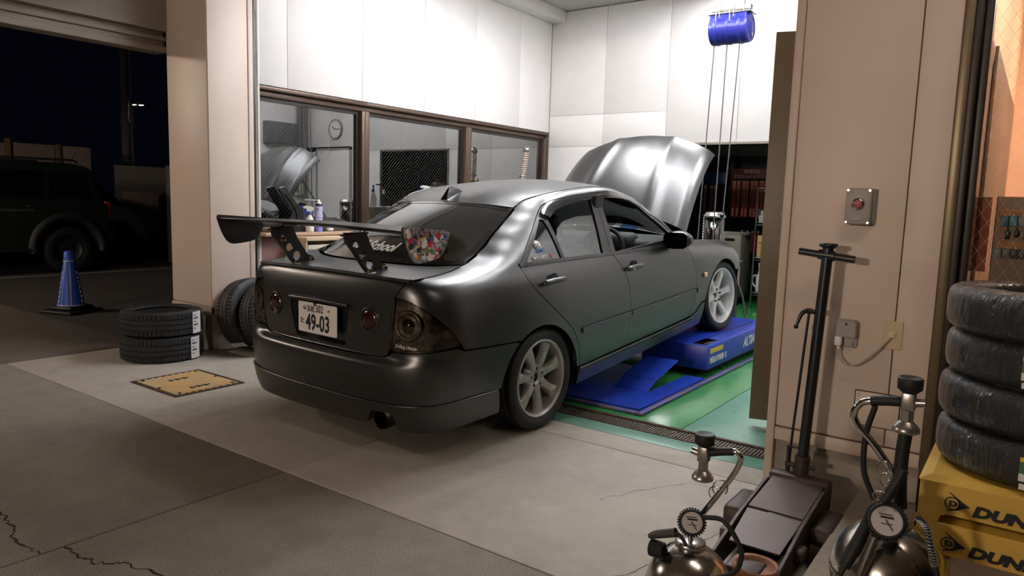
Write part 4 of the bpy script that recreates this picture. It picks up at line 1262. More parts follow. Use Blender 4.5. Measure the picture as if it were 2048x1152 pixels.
# ---- wheels
def tyre_profile(R, ri, w):
    h = w / 2
    pr = [(ri, -h * .80), (ri + .012, -h * .92), (ri + (R - ri) * .45, -h * 1.0), (R - .022, -h * .96), (R - .008, -h * .86)]
    for k in range(-2, 3):
        c = k * h * .34
        pr += [(R - .001 - .004 * (abs(k) / 2) ** 2, c - h * .12), (R - .001 - .004 * (abs(k) / 2) ** 2, c + h * .12)]
        if k < 2: pr += [(R - .008, c + h * .135), (R - .008, c + h * .205)]
    pr += [(R - .008, h * .86), (R - .022, h * .96), (ri + (R - ri) * .45, h * 1.0), (ri + .012, h * .92), (ri, h * .80)]
    return pr
def make_wheel(name, style, R=.303, rim=.222, w=.22):
    """wheel about local z (outboard +z)"""
    m = M_rimg if style == 7 else M_rimw
    h = w / 2
    lipz = h * .80
    barrel = [(rim + .010, lipz + .004), (rim + .004, lipz + .012), (rim - .004, lipz + .010), (rim - .010, lipz - .004), (rim - .016, lipz - .03), (rim - .030, 0), (rim - .030, -h * .75), (rim - .024, -h * .78), (rim - .02, 0), (rim + .006, lipz - .01)]
    wh = obj(name, MB().lathe(barrel, 48, closed=True), m, CAR)
    obj('tyre', MB().lathe(tyre_profile(R, rim + .004, w), 64), M_tyre, wh)
    n = 7 if style == 7 else 6
    zf = lipz - (.012 if style == 7 else .020)     # spoke face height near the rim
    hubz = lipz - (.030 if style == 7 else .045)
    for k in range(n):
        a = 2 * pi * k / n + (.22 if style == 7 else .1)
        b = MB(); P = []
        rs = np.linspace(.035, rim - .008, 9)
        for i, r in enumerate(rs):
            t = i / 8
            hw = (.033 - .009 * sin(pi * t) + .014 * t ** 4) if style == 7 else (.036 - .004 * t - .010 * sin(pi * t) + .020 * max(0, t - .7))
            zc = hubz + (zf - hubz) * (sin(pi * t / 2) if style == 7 else t ** 1.4) + .006 * sin(pi * t)
            d = .040 - .016 * t
            P.append([(r, -hw * 1.05, zc - d), (r, -hw, zc - .010), (r, -hw * .72, zc), (r, hw * .72, zc), (r, hw, zc - .010), (r, hw * 1.05, zc - d)])
        vs = [p for q in P for p in q]
        fs = [[i * 6 + j, (i + 1) * 6 + j, (i + 1) * 6 + (j + 1) % 6, i * 6 + (j + 1) % 6] for i in range(8) for j in range(6)]
        b.add(vs, fs, False)
        me = b.mesh('spoke'); me.transform(Matrix.Rotation(a, 4, 'Z'))
        obj('spoke', me, m, wh, smooth_angle=50)
    obj('hub', MB().lathe([(.0, hubz - .02), (.030, hubz - .02), (.031, hubz + .003), (.050, hubz + .004), (.078, hubz + .001), (.088, hubz - .04)], 36), m, wh)
    obj('hub_bore', MB().lathe([(0, hubz - .012), (.029, hubz - .012)], 24), M_dark, wh)
    for k in range(5):
        a = 2 * pi * k / 5 + .3
        c = (.053 * cos(a), .053 * sin(a))
        if style == 7 and k in (1, 3): 
            obj('nut_hole', MB().cyl((*c, hubz), (*c, hubz + .0055), .010, 14), M_dark, wh)
        else:
            obj('wheel_nut', MB().cyl((*c, hubz - .005), (*c, hubz + .014), .010, 6).cyl((*c, hubz + .014), (*c, hubz + .018), .008, 12), M_steel if style == 7 else M_disc, wh)
    obj('brake_disc', MB().lathe([(.05, -.012), (.150, -.012), (.152, -.03), (.05, -.03)], 40), M_disc, wh)
    obj('brake_caliper', MB().lathe([(.095, .0), (.160, .0), (.165, -.045), (.095, -.045)], 10, closed=True, arc=(radians(-60), radians(5))), M_trimb, wh)
    return wh
def put(wh, x, s, steer=0., camber=0., y=.715, rollspin=0):
    z = .303
    wh.matrix_local = T(x, -s * y, z) @ Matrix.Rotation(radians(steer), 4, 'Z') @ RX(90 if s > 0 else -90) @ RX(-camber if s > 0 else camber) @ RZ(rollspin)
def copy_wheel(w):
    r = w.copy(); COL.objects.link(r)
    for ch in list(w.children):
        c = ch.copy(); COL.objects.link(c); c.parent = r
    return r
wr_ = make_wheel('wheel', 7); wr_['label'] = 'gunmetal seven spoke wheel'
put(wr_, 0, 1, y=.722, rollspin=0)
wl_ = copy_wheel(wr_); put(wl_, 0, -1, y=.722)
wf_ = make_wheel('wheel', 6, .305, .232, .225); wf_['label'] = 'white six spoke wheel'
put(wf_, 2.67, 1, steer=-4, camber=3, y=.715)
wg_ = copy_wheel(wf_); put(wg_, 2.67, -1, steer=-4, camber=3, y=.715)
obj('rear_axle', MB().cyl((0, -.62, .303), (0, .62, .303), .035, 12), M_trimb, CAR)
obj('front_axle', MB().cyl((2.67, -.62, .303), (2.67, .62, .303), .035, 12), M_trimb, CAR)

# ---- door handles: dished recess and a bar
for s in (1, -1):
    for hx, hz in ((.115, .862), (1.045, .805)):
        y = side_y(hx, hz)
        rc = obj('handle_recess', MB().lathe([(0, 0), (.028, .001), (.040, .004), (.043, .0065)], 24, T(hx - .005, -(y - .0025) * s, hz) @ RX(90 * s) @ Matrix.Diagonal((1.15, 1, .6, 1))), M_trimb, CAR)
        P = [(hx - .115, hz - .006), (hx - .10, hz + .003), (hx - .03, hz + .004), (hx + .06, hz + .001), (hx + .108, hz - .002)]
        pts = [(a, -(side_y(a, b) + .014 + (.010 if 0 < i < 4 else -.006)) * s, b) for i, (a, b) in enumerate(P)]
        dh = obj('door_handle', MB().tube(pts, [.010, .017, .017, .015, .008], 12, sub=4), M_paint, CAR)
        dh.scale = (1, 1, 1)
        if hx > 1:
            kx = hx - .075
            obj('key_lock', MB().cyl((kx, -(side_y(kx, hz) + .02) * s, hz), (kx, -(side_y(kx, hz) + .044) * s, hz), .009, 14), M_steel, dh)
# indicator repeater
for s in (1, -1):
    y = side_y(2.185, .575)
    obj('side_repeater', MB().box((2.165, -.019, .553), (2.205, .0, .590), .006, 2, T(0, -s * y if s > 0 else y + .006, 0)), mat('pale_amber', (226, 196, 160), .3), CAR)
# mirrors
for s in (1, -1):
    b = MB()
    secs = []
    for t in np.linspace(0, 1, 9):
        y = .80 + .205 * t
        k = sin(pi * min(max(t * .9 + .08, 0), 1)) ** .45
        rr_ = [(1.60 + .10 * t * 0 + dx * k, -y * s, .925 + dz * k - .01 * (1 - t)) for dx, dz in ((-.035, -.062), (-.048, -.03), (-.050, .03), (-.035, .062), (.03, .066), (.085, .045), (.10, 0), (.085, -.04), (.03, -.066))]
        secs.append(rr_)
    n = 9
    vs = [p for q in secs for p in q]
    b.add(vs, [[i * n + k, i * n + (k + 1) % n, (i + 1) * n + (k + 1) % n, (i + 1) * n + k] for i in range(8) for k in range(n)], True)
    b.add(secs[0], [list(range(n))]); b.add(secs[-1], [list(range(n))[::-1]])
    mi = obj('door_mirror', b, M_paint, CAR)
    g_ = rrect(.175, .102, .035)
    obj('mirror_glass', MB().prism(g_, 0, .004, T(1.545, -.902 * s, .924) @ Matrix(((0, 0, -1, 0), (-1, 0, 0, 0), (0, 1, 0, 0), (0, 0, 0, 1)))), mat('dark_mirror', (40, 40, 44), .03, metal=1.), mi)
    obj('mirror_rim', MB().prism(rrect(.188, .116, .04), 0, .003, T(1.549, -.902 * s, .924) @ Matrix(((0, 0, -1, 0), (-1, 0, 0, 0), (0, 1, 0, 0), (0, 0, 0, 1)))), M_gloss, mi)
    obj('mirror_foot', MB().tube([(1.70, -.80 * s, .895), (1.66, -.83 * s, .905), (1.62, -.86 * s, .915)], [.040, .036, .03], 10), M_trimb, mi)
    obj('mirror_sail', MB().prism([(1.70, .888), (1.80, .885), (1.705, .975)], -.004, .004, T(0, -s * (side_y(1.73, .91) + .001), 0) @ SIDEV), M_paint, CAR)
# window visors: smoke strips along the tops of the side windows
panel('window_visor', A((.27, 1.215), (.285, 1.238), (.37, 1.272), (.5, 1.293), (.68, 1.301), (.885, 1.302), (.875, 1.262), (.68, 1.258), (.5, 1.246), (.39, 1.228), (.31, 1.19)), M_visor, CAR, lift=.014, thick=.004, gap=0, d=.03)
panel('window_visor', A((.905, 1.302), (1.08, 1.298), (1.22, 1.281), (1.36, 1.234), (1.5, 1.161), (1.57, 1.115), (1.54, 1.09), (1.44, 1.16), (1.32, 1.215), (1.20, 1.24), (1.05, 1.255), (.895, 1.26)), M_visor, CAR, lift=.014, thick=.004, gap=0, d=.03)
# quarter window stickers
def side_tag(kind, x, z, **k):
    p = Qn(sx(x), z); n = QN(np.array([sx(x)]), np.array([z]))[0]
    n = Vector(n); ex = Vector((1, 0, 0)); ex = (ex - n * ex.dot(n)).normalized(); ez = n.cross(ex)
    if ez.z < 0: ez = -ez
    return Matrix.Translation(Vector(p) + n * -.008) @ Matrix(((ex.x, ez.x, n.x, 0), (ex.y, ez.y, n.y, 0), (ex.z, ez.z, n.z, 0), (0, 0, 0, 1)))
mm = side_tag('', .100, 1.064)
st = obj('window_sticker', MB().lathe([(0, .0012), (.030, .0012), (.030, 0)], 28, mm), M_wht_ink, CAR)
for dx, dy, r_ in ((-.010, .006, .005), (.010, .007, .005), (0, -.004, .004), (-.012, -.012, .005), (.014, -.012, .005)):
    obj('sticker_spot', MB().cyl(mm @ Vector((dx, dy, .001)), mm @ Vector((dx, dy, .0018)), r_, 12), M_ink, st)
text('WORK', .026, mat('sticker_blue', (60, 110, 190), .4), side_tag('', .060, 1.024) @ T(0, 0, .004), st, 'sticker_lettering', .0004, bold=.0008, shear=.2)
text('BRCLUBTV', .025, M_wht_ink, side_tag('', .012, .993) @ RZ(-3) @ T(0, 0, .004), CAR, 'window_lettering', .0004, bold=.0008, xscale=1.1)
text('O', .026, mat('sticker_red', (206, 60, 52), .4), side_tag('', .180, .985) @ T(0, 0, .004), CAR, 'window_lettering', .0004, bold=.0016)
# script on the tail lamp
s0 = sy(.60)
p = Qn(s0, .664); n = Vector(QN(np.array([s0]), np.array([.664]))[0])
ex = Vector((0, -1, 0)); ex = (ex - n * ex.dot(n)).normalized(); ez = n.cross(ex); ez = ez if ez.z > 0 else -ez
text('Drifting Lifestyle', .026, M_wht_ink, Matrix.Translation(Vector(p) + n * .0062 - ex * .02) @ Matrix(((ex.x, ez.x, n.x, 0), (ex.y, ez.y, n.y, 0), (ex.z, ez.z, n.z, 0), (0, 0, 0, 1))), lm[0], 'lamp_lettering', .0004, shear=.45, xscale=.8)

# ---- interior
def seat(x, y, name='front_seat'):
    b = MB().box((x - .25, y - .24, .30), (x + .26, y + .24, .46), .06, 3)
    st = obj(name, b, M_int, CAR)
    obj('seat_back', MB().box((-.07, -.235, 0), (.07, .235, .58), .06, 3, T(x - .23, y, .42) @ RY(-16)), M_int, st)
    obj('headrest', MB().box((-.05, -.125, 0), (.05, .125, .19), .045, 3, T(x - .405, y, .985) @ RY(-12)), M_int, st)
    return st
seat(1.12, -.36); seat(1.12, .36)
rs = obj('rear_seat', MB().box((.05, -.62, .30), (.48, .62, .47), .06, 3), M_int, CAR)
obj('seat_back', MB().box((-.06, -.62, 0), (.06, .62, .50), .05, 3, T(.0, 0, .45) @ RY(-24)), M_int, rs)
for y in (-.33, .33):
    obj('headrest', MB().box((-.04, -.12, 0), (.04, .12, .13), .04, 3, T(-.20, y, .93)), M_int, rs)
obj('parcel_shelf', MB().box((-.50, -.60, .955), (-.12, .60, .975), .004), M_int, CAR)
obj('dashboard', MB().box((1.62, -.70, .62), (2.02, .70, .90), .06, 3).box((1.55, -.52, .80), (1.75, -.18, .945), .05, 3), M_int2, CAR)
sw = obj('steering_wheel', MB().lathe([(.185 + .016 * cos(t), .016 * sin(t)) for t in np.linspace(0, 2 * pi, 13)[:-1]], 36, T(1.42, -.36, .82) @ RY(-66), closed=True).tube([(1.42, -.54, .82), (1.44, -.36, .81), (1.42, -.18, .82)], .016).tube([(1.44, -.36, .81), (1.345, -.36, .665)], .016).cyl((1.42, -.36, .82), (1.62, -.36, .74), .05, 14), M_int, CAR)
obj('rear_view_mirror', MB().box((1.34, -.12, 1.215), (1.365, .12, 1.275), .01).cyl((1.36, 0, 1.27), (1.38, 0, 1.315), .008), M_gloss, CAR)
for s in (1, -1):
    obj('door_card', MB().box((.30, -.74 if s > 0 else .71, .35), (1.78, -.71 if s > 0 else .74, .90)), M_int, CAR)
    obj('centre_pillar_trim', MB().prism([(.80, .90), (.90, .90), (.955, 1.29), (.86, 1.29)], -.01, .01, T(0, -.69 * s, 0) @ Matrix(((1, 0, 0, 0), (0, .88, -.47 * s * 0 - 1, 0), (0, 1, 0, 0), (0, 0, 0, 1))) if False else T(0, -.655 * s, 0) @ SIDEV), M_int, CAR)
obj('roof_lining', MB().grid([[roof(.06 + .9 * u, t * .9) - Vector((0, 0, .025)) for t in np.linspace(-1, 1, 13)] for u in np.linspace(0, 1, 9)]), M_int, CAR)
# ================================================================== THINGS IN THE BAY
M_blue = mat('lift_blue_paint', (28, 62, 178), .34, noise=.1, nscale=6)
M_blue_d = mat('lift_blue_worn', (44, 66, 150), .45, noise=.5, nscale=12, rgb2=(96, 84, 78))
LIFT = thing('scissor_lift', 'low blue scissor lift on the green floor under the car', 'lift', (-3.03, 5.5, 0))
def L(x, y, z=0): return (x + 3.03, y - 5.5, z)
fr = MB()
for s in (1, -1):
    x0, x1 = sorted((s * 1.14, s * 1.10))
    fr.box((x0, -1.46, 0), (x1, 1.5, .02), .004)
fr.box((-1.14, -1.46, 0), (1.14, -1.42, .02), .004)
for s in (1, -1):
    x0, x1 = sorted((s * 1.14, s * 1.10))
    obj('frame_rail', MB().box((x0, -1.46, .001), (x1, 1.5, .020), .004), M_blue_d, LIFT)
obj('frame_rail', MB().box((-1.10, -1.46, .001), (1.10, -1.42, .020), .004), M_blue_d, LIFT)
for s in (1, -1):
    def bx(x0, y0, z0, x1, y1, z1, b=.003):
        a, c = sorted((s * x0, s * x1)); return MB().box((a, y0, z0), (c, y1, z1), b)
    # approach plate with a cut-out for the ramp
    pl2 = MB()
    for x0, y0, x1, y1 in ((.32, -1.41, 1.095, -1.0), (.955, -1.0, 1.095, -.32), (.32, -1.0, .70, -.32)):
        a, c = sorted((s * x0, s * x1)); pl2.box((a, y0, .012), (c, y1, .030))
    obj('approach_plate', pl2, M_blue, LIFT)
    def ramp(y0, z0, y1, z1, name):
        m = MB()
        a, c = sorted((s * .70, s * .955))
        m.add([(a, y0, z0), (c, y0, z0), (c, y1, z1), (a, y1, z1), (a, y0, z0 - .008), (c, y0, z0 - .008), (c, y1, z1 - .008), (a, y1, z1 - .008)],
              [(0, 1, 2, 3), (7, 6, 5, 4), (0, 4, 5, 1), (1, 5, 6, 2), (2, 6, 7, 3), (3, 7, 4, 0)])
        return obj(name, m, M_blue, LIFT)
    ramp(-1.0, .034, -.86, .092, 'ramp_flap'); ramp(-.855, .094, -.49, .172, 'ramp_flap')
    obj('ramp_wedge', MB().prism([(-.95, .02), (-.5, .02), (-.5, .155)], *sorted((s * .73, s * .78)), Matrix(((0, 0, 1, 0), (1, 0, 0, 0), (0, 1, 0, 0), (0, 0, 0, 1)))), M_dark, LIFT)
    pf = obj('platform', bx(.52, -.20, .062, 1.07, 1.42, .250, .006), M_blue, LIFT)
    obj('platform_gap_shade', bx(.60, -.10, .02, 1.03, 1.35, .062, 0), M_dark, LIFT)  # dark block painted for the shaded gap under the platform
    obj('platform_slot', bx(.93, -.08, .2498, .942, 1.30, .2512, 0), M_dark, pf)
    obj('corner_pad', bx(.93, -.16, .2495, 1.04, .10, .254, .002), M_gloss, pf)
    for px, py in ((.66, -1.02), (1.03, -1.36), (1.03, -.75), (1.03, -.36), (.40, -1.36)):
        obj('bolt', MB().cyl((s * px, py, .030), (s * px, py, .035), .010, 10), M_steel, LIFT)
    if s == 1:
        TM = T(1.0712, -.17, 0) @ Matrix(((0, 0, 1, 0), (1, 0, 0, 0), (0, 1, 0, 0), (0, 0, 0, 1)))
        text('MEGA POWER', .066, M_wht_ink, TM @ T(.02, .105, 0), pf, 'lettering', .0008, bold=.0022, shear=.18, xscale=.72)
        text('II', .066, M_wht_ink, TM @ T(.355, .105, 0), pf, 'lettering', .0008, bold=.0012)
        text('ALTIA', .11, M_wht_ink, TM @ T(.80, .125, 0), pf, 'lettering', .0008, bold=.0035, shear=.2)
        obj('warning_label', MB().prism([(.02, .183), (.30, .183), (.30, .222), (.02, .222)], 0, .0008, TM), mat('label_yellow', (226, 190, 40), .4, noise=.2, nscale=80), pf)
        text('DOLLY JACK', .032, M_ink, TM @ T(.03, .191, .0008), pf, 'lettering', .0005, bold=.001) if False else None

# hose reel drum
M_reel = mat('reel_blue_plastic', (34, 40, 124), .32)
REEL = thing('hose_reel', 'blue triple hose reel drum hanging from the bay ceiling', 'hose reel', (-2.49, 6.8, 2.95))
rp_ = []
for a in range(0, 360, 12):
    t_ = radians(a); r_ = .132
    x_, z_ = r_ * cos(t_), r_ * sin(t_)
    if 40 < a < 140: z_ = .105 + .03 * sin(t_)
    rp_.append((x_, z_))
SV = Matrix(((0, 0, 1, 0), (1, 0, 0, 0), (0, 1, 0, 0), (0, 0, 0, 1)))       # (y, z) section extruded along x
obj('drum', MB().prism(rp_, -.175, .165, SV, .006), M_reel, REEL)
for x0 in (-.12, -.005, .105):
    obj('drum_band', MB().lathe([(.134, -.014), (.137, -.012), (.137, .012), (.134, .014)], 30, T(x0, 0, 0) @ RY(90), arc=(radians(-130), radians(40))), M_reel, REEL)
ec = obj('end_cap', MB().lathe([(0, .03), (.05, .028), (.055, .018), (.10, .016), (.105, .022), (.122, .020), (.128, 0)], 32, T(.165, 0, 0) @ RY(90)), M_reel, REEL)
obj('cap_rib', MB().box((.175, -.012, -.09), (.19, .012, .06), .004, 2, RX(20)), M_reel, ec)
obj('cap_label', MB().box((.186, .02, -.075), (.1885, .05, -.03), 0, 2), M_white, ec)
obj('mount_plate', MB().box((-.20, -.10, .128), (.20, .10, .136), .002), M_steel, REEL)
for x0 in (-.11, .02):
    obj('bracket', MB().box((x0 - .004, -.12, .05), (x0 + .004, -.105, .15)).box((x0 - .02, -.12, .05), (x0 + .02, -.09, .058)).box((x0 + .03, -.118, .09), (x0 + .036, -.1, .21)), M_steel, REEL)
for x0 in (-.13, .13):
    for y0 in (-.07, .07):
        obj('hanger_rod', MB().cyl((x0, y0, .13), (x0, y0, .85), .006, 8), M_steel, REEL)
obj('top_channel', MB().box((-.18, -.03, .165), (.18, .03, .205), .003), M_steel, REEL)
M_hose = mat('grey_hose', (86, 80, 84), .5)
for x0, zb, dx in ((-.14, -2.02, -.05), (-.018, -2.02, -.02), (.10, -1.90, -.06)):
    obj('outlet', MB().cyl((x0, -.03, -.118), (x0, -.03, -.142), .014, 12), M_gloss, REEL)
    obj('hose', MB().tube([(x0, -.03, -.13), (x0 + dx * .3, -.03, -.7), (x0 + dx, -.03, zb)], .0062, 8, sub=6), M_hose, REEL)
obj('hose_stop', MB().sphere((.04, -.03, -1.72), .022), M_gloss, REEL)

# ---- store room
SH = thing('display_rack', 'dark display rack against the store room wall', 'rack', (-3.8, 11.25, 0))
M_rack = mat('rack_navy', (22, 26, 40), .6)
obj('back_board', MB().box((-.75, .18, .0), (.75, .22, 2.1)), M_rack, SH)
for z in (.12, .62, 1.14):
    obj('shelf', MB().box((-.75, -.16, z), (.75, .18, z + .02)), M_rack, SH)
for x in (-.75, -.10, .75):
    obj('upright', MB().box((x - .015, -.16, 0), (x + .015, .18, 2.1)), M_rack, SH)
hd = obj('header_sign', MB().box((-.08, -.17, 1.735), (.62, -.15, 1.895), .003), mat('sign_maroon', (92, 40, 48), .5), SH)
FT = T(-.08, -.1715, 0) @ FRONT
text('ENEOS', .075, mat('sign_grey_ink', (170, 160, 160), .5), FT @ T(.17, 1.828, 0), hd, 'lettering', .001, bold=.001)
text('グラファイトワイパー', .058, mat('sign_grey_ink'), FT @ T(.005, 1.752, 0), hd, 'lettering', .001, bold=.0006, shear=.15)
bs = obj('header_sign', MB().box((-.62, -.17, 1.66), (-.18, -.15, 1.84), .003), mat('sign_blue', (26, 56, 112), .5), SH)
M_pk = mat('pack_red', (196, 56, 44), .45, noise=.0)
M_pk2 = mat('pack_pink', (206, 120, 108), .45)
M_pkd = mat('pack_dark', (70, 42, 44), .5)
PK = thing('wiper_pack', 'red upright wiper pack in the row of eight below the maroon sign', 'package', (-3.86, 11.12, 1.162), group='red wiper packs')
obj('sleeve', MB().box((-.026, -.012, 0), (.026, .012, .20), .002), M_pk, PK)
obj('sleeve_middle', MB().box((-.026, -.012, .20), (.026, .012, .42), .002), mat('pack_brick', (150, 70, 60), .5), PK)
obj('blade_window', MB().box((-.009, -.0135, .12), (.009, -.0115, .36), .001), M_pkd, PK)
obj('top_label', MB().box((-.026, -.013, .42), (.026, .013, .555), .002), M_pk2, PK)
text('ENEOS', .040, M_wht_ink, T(.014, -.0132, .012) @ FRONT @ RZ(90), PK, 'lettering', .0006, bold=.0008)
for k in range(1, 8):
    dup(PK, (-3.86 + .066 * k + (.012 if k % 2 == 0 else 0), 11.12, 1.162))
PK2 = thing('wiper_pack', 'grey upright wiper pack below the blue sign', 'package', (-4.32, 11.12, 1.162), group='grey wiper packs')
obj('sleeve', MB().box((-.022, -.012, 0), (.022, .012, .48), .002), mat('pack_grey', (112, 84, 82), .5, noise=.5, nscale=40, rgb2=(60, 50, 54)), PK2)
obj('top_label', MB().box((-.022, -.013, .42), (.022, .013, .48), .001), mat('pack_grey2', (150, 140, 138), .5), PK2)
for k in (1, 2):
    dup(PK2, (-4.32 + (.10, .16)[k - 1], 11.12, 1.162))
for k in range(6):
    bt_ = thing('bottle', 'small red bottle with white cap on the shelf below the wiper packs', 'bottle', (-3.70 + .085 * k, 11.12, .64), group='red bottles in the store room')
    obj('bottle_body', MB().lathe([(0, 0), (.03, 0), (.033, .01), (.033, .24), (.016, .29)], 14), M_pk, bt_)
    obj('bottle_cap', MB().lathe([(.016, .29), (.018, .292), (.018, .32), (0, .32)], 12), M_white, bt_)

mc = thing('service_machine', 'olive grey cabinet machine standing in the store room doorway', 'machine', (-3.42, 9.75, 0))
M_mach = mat('machine_olive_grey', (132, 126, 112), .5, noise=.1)
obj('cabinet', MB().box((-.28, -.18, .10), (.24, .25, .95), .02), M_mach, mc)
obj('top_deck', MB().prism([(-.28, -.18), (.20, -.18), (.28, -.02), (.24, .25), (-.28, .25)], .945, .975), mat('machine_top', (150, 146, 132), .45), mc)
obj('name_badge', MB().box((.02, -.186, .86), (.15, -.18, .895)), M_gloss, mc)
obj('white_label', MB().box((-.22, -.186, .80), (-.10, -.18, .90)), M_white, mc)
obj('caster_gap_shade', MB().box((-.24, -.14, .0), (.20, .22, .10)), M_dark, mc)  # dark block standing in for the shaded caster gap

rk = thing('wire_rack', 'chrome wire shelf rack beside the brown door', 'rack', (-2.82, 9.7, 0))
for x in (-.17, .26):
    for y in (-.18, .18):
        obj('post', MB().cyl((x, y, 0), (x, y, 1.58), .011, 10), M_steel, rk)
for z in (.20, .66, 1.12, 1.56):
    m_ = MB()
    for y in (-.18, .18): m_.cyl((-.17, y, z), (.26, y, z), .005, 6).cyl((-.17, y, z - .03), (.26, y, z - .03), .004, 6)
    for x in (-.17, .26): m_.cyl((x, -.18, z), (x, .18, z), .005, 6)
    for k in range(15): m_.cyl((-.16 + .029 * k, -.18, z), (-.16 + .029 * k, .18, z), .002, 4)
    sf = obj('wire_shelf', m_, M_steel, rk); sf['kind'] = 'stuff'
cb = thing('cardboard_box', 'tan cardboard box with a red mark on the wire rack', 'box', (-2.86, 9.70, .662))
obj('carton', MB().box((-.105, -.15, 0), (.15, .15, .29), .003), mat('cardboard', (206, 168, 116), .7, noise=.08), cb)
obj('red_mark', MB().tube([(-.08, -.152, .20), (0, -.152, .195), (.04, -.152, .15), (.10, -.152, .14)], .009, 6), mat('red_tape', (196, 50, 40), .5), cb)
jg = thing('plastic_jug', 'white plastic jug on the lowest shelf of the wire rack', 'jug', (-2.90, 9.66, .202))
obj('jug_body', MB().lathe([(0, 0), (.075, 0), (.08, .02), (.08, .20), (.055, .25), (.05, .30), (.062, .38), (.06, .385), (.045, .30)], 24), M_white, jg)
obj('jug_handle', MB().tube([(-.075, 0, .22), (-.12, 0, .20), (-.125, 0, .12), (-.08, 0, .06)], .012, 8, sub=4), M_white, jg)
pp_ = thing('paper_stack', 'white paper packets on the second shelf of the wire rack', 'papers', (-2.86, 9.7, 1.122))
obj('packet', MB().box((-.12, -.12, 0), (.12, .12, .09), .006), M_white, pp_)
obj('packet', MB().box((-.10, -.11, .09), (.09, .11, .15), .006), M_white, pp_)

# fluid changer with a tall clear canister, ahead of the car
ct = thing('fluid_changer', 'service cart with a tall amber canister and steel lid ahead of the car', 'cart', (-2.74, 7.36, 0))
obj('cart_body', MB().box((-.22, -.15, .12), (.25, .15, .74), .012), mat('cart_navy', (28, 38, 84), .4), ct)
obj('front_panel', MB().box((-.20, -.156, .50), (.262, -.148, .70), .002).box((.245, -.15, .50), (.258, .13, .70), .002), mat('cart_red', (214, 66, 40), .4), ct)
obj('cart_top', MB().box((-.24, -.17, .74), (.27, .17, .775), .01), M_trimb, ct)
cn = obj('canister', MB().lathe([(.0, .775), (.095, .775), (.095, 1.20), (.0, 1.20)], 28), glassmat('amber_canister', (150, 120, 84), .06, .05), ct)
obj('canister_fluid', MB().lathe([(.0, .785), (.088, .785), (.088, 1.08), (0, 1.08)], 24), mat('brown_fluid', (120, 88, 50), .25, noise=.2, nscale=5), ct)
obj('canister_lid', MB().lathe([(.098, 1.195), (.112, 1.20), (.112, 1.222), (.10, 1.226), (.098, 1.245), (.085, 1.255), (0, 1.256)], 30), M_steel, ct)
obj('level_scale', MB().box((-.112, -.03, .78), (-.100, -.005, 1.195)), M_white, ct)
for k in range(14):
    pass
tk = MB()
for k in range(15): tk.box((-.1125, -.031, .79 + .027 * k), (-.099, -.018, .80 + .027 * k))
to_ = obj('scale_mark', tk, M_dark, ct); to_['kind'] = 'stuff'
for a in (-.35, .35):
    obj('tie_rod', MB().cyl((.10 * cos(a), .10 * sin(a) - .02, .775), (.10 * cos(a), .10 * sin(a) - .02, 1.20), .005, 8), M_steel, ct)
for x in (-.18, .2):
    for y in (-.12, .12):
        obj('caster', MB().cyl((x - .012, y, .05), (x + .012, y, .05), .05, 16).box((x - .015, y - .02, .05), (x + .015, y + .02, .12)), M_trimb, ct)
obj('cart_hose', MB().tube([(.25, .0, .60), (.34, .02, .40), (.40, .03, .15), (.62, .02, .02), (.9, -.05, .012), (1.3, -.1, .012)], .010, 8, sub=6), M_hose, ct)

ch = thing('wheel_chock', 'orange wheel chock on the floor ahead of the front tyre', 'chock', (-2.52, 7.62, 0))
obj('wedge', MB().prism([(-.10, 0), (.12, 0), (.02, .13)], -.06, .06, FRONT, .004), mat('chock_orange', (226, 88, 34), .5), ch)
obj('chock_foot', MB().box((-.11, -.065, 0), (.13, .065, .012), .003), M_trimb, ch)

# ---- bench on the back wall with a blue tub
bn = thing('workbench', 'grey workbench against the back wall behind the bonnet', 'bench', (-4.5, 8.04, 0))
obj('bench_top', MB().box((-.45, -.28, .94), (.62, .29, .98), .004), mat('bench_grey', (170, 166, 160), .5), bn)
for x in (-.40, .57):
    for y in (-.24, .25):
        obj('leg', MB().box((x - .025, y - .025, 0), (x + .025, y + .025, .94)), M_mach, bn)
tb = thing('plastic_tub', 'blue plastic tub on the workbench, seen through the car windscreen', 'tub', (-4.02, 8.0, .981))
obj('tub_body', MB().lathe([(0, 0), (.125, 0), (.155, .14), (.165, .145), (.165, .155), (.150, .155), (.12, .012), (0, .012)], 28), mat('tub_blue', (52, 122, 196), .4), tb)
tc_ = thing('tool_case', 'grey tool case standing on the workbench beside the blue tub', 'case', (-4.55, 8.05, .981))
obj('case_body', MB().prism([(-.22, 0), (.22, 0), (.16, .14), (.06, .30), (-.14, .30)], -.12, .12, FRONT, .01), mat('case_grey', (92, 90, 90), .5), tc_)
obj('case_handle', MB().tube([(-.1, -.05, .29), (-.1, -.05, .34), (.03, -.05, .34), (.03, -.05, .29)], .01, 8), M_trimb, tc_)

# ---- tool cabinets along the window wall and the things on them
for lab, y0, y1, top in (('low grey tool cabinet under the middle window', 5.45, 6.45, 1.20), ('tall grey tool cabinet under the far window', 6.5, 8.3, 1.40)):
    cbn = thing('tool_cabinet', lab, 'cabinet', (-5.18, (y0 + y1) / 2, 0))
    hy = (y1 - y0) / 2 - .005
    obj('cabinet_body', MB().box((-.17, -hy, .05), (.16, hy, top - .02), .004), M_mach, cbn)
    obj('cabinet_top', MB().box((-.17, -hy, top - .02), (.18, hy, top), .004), mat('bench_grey'), cbn)
    for k in range(4):
        z0 = .12 + k * (top - .2) / 4
        dwr = obj('drawer', MB().box((.16, -hy + .02, z0), (.175, hy - .02, z0 + (top - .2) / 4 - .02), .003), M_mach, cbn)
        obj('drawer_pull', MB().box((.175, -.2, z0 + .12), (.19, .2, z0 + .14), .003), M_steel, dwr)

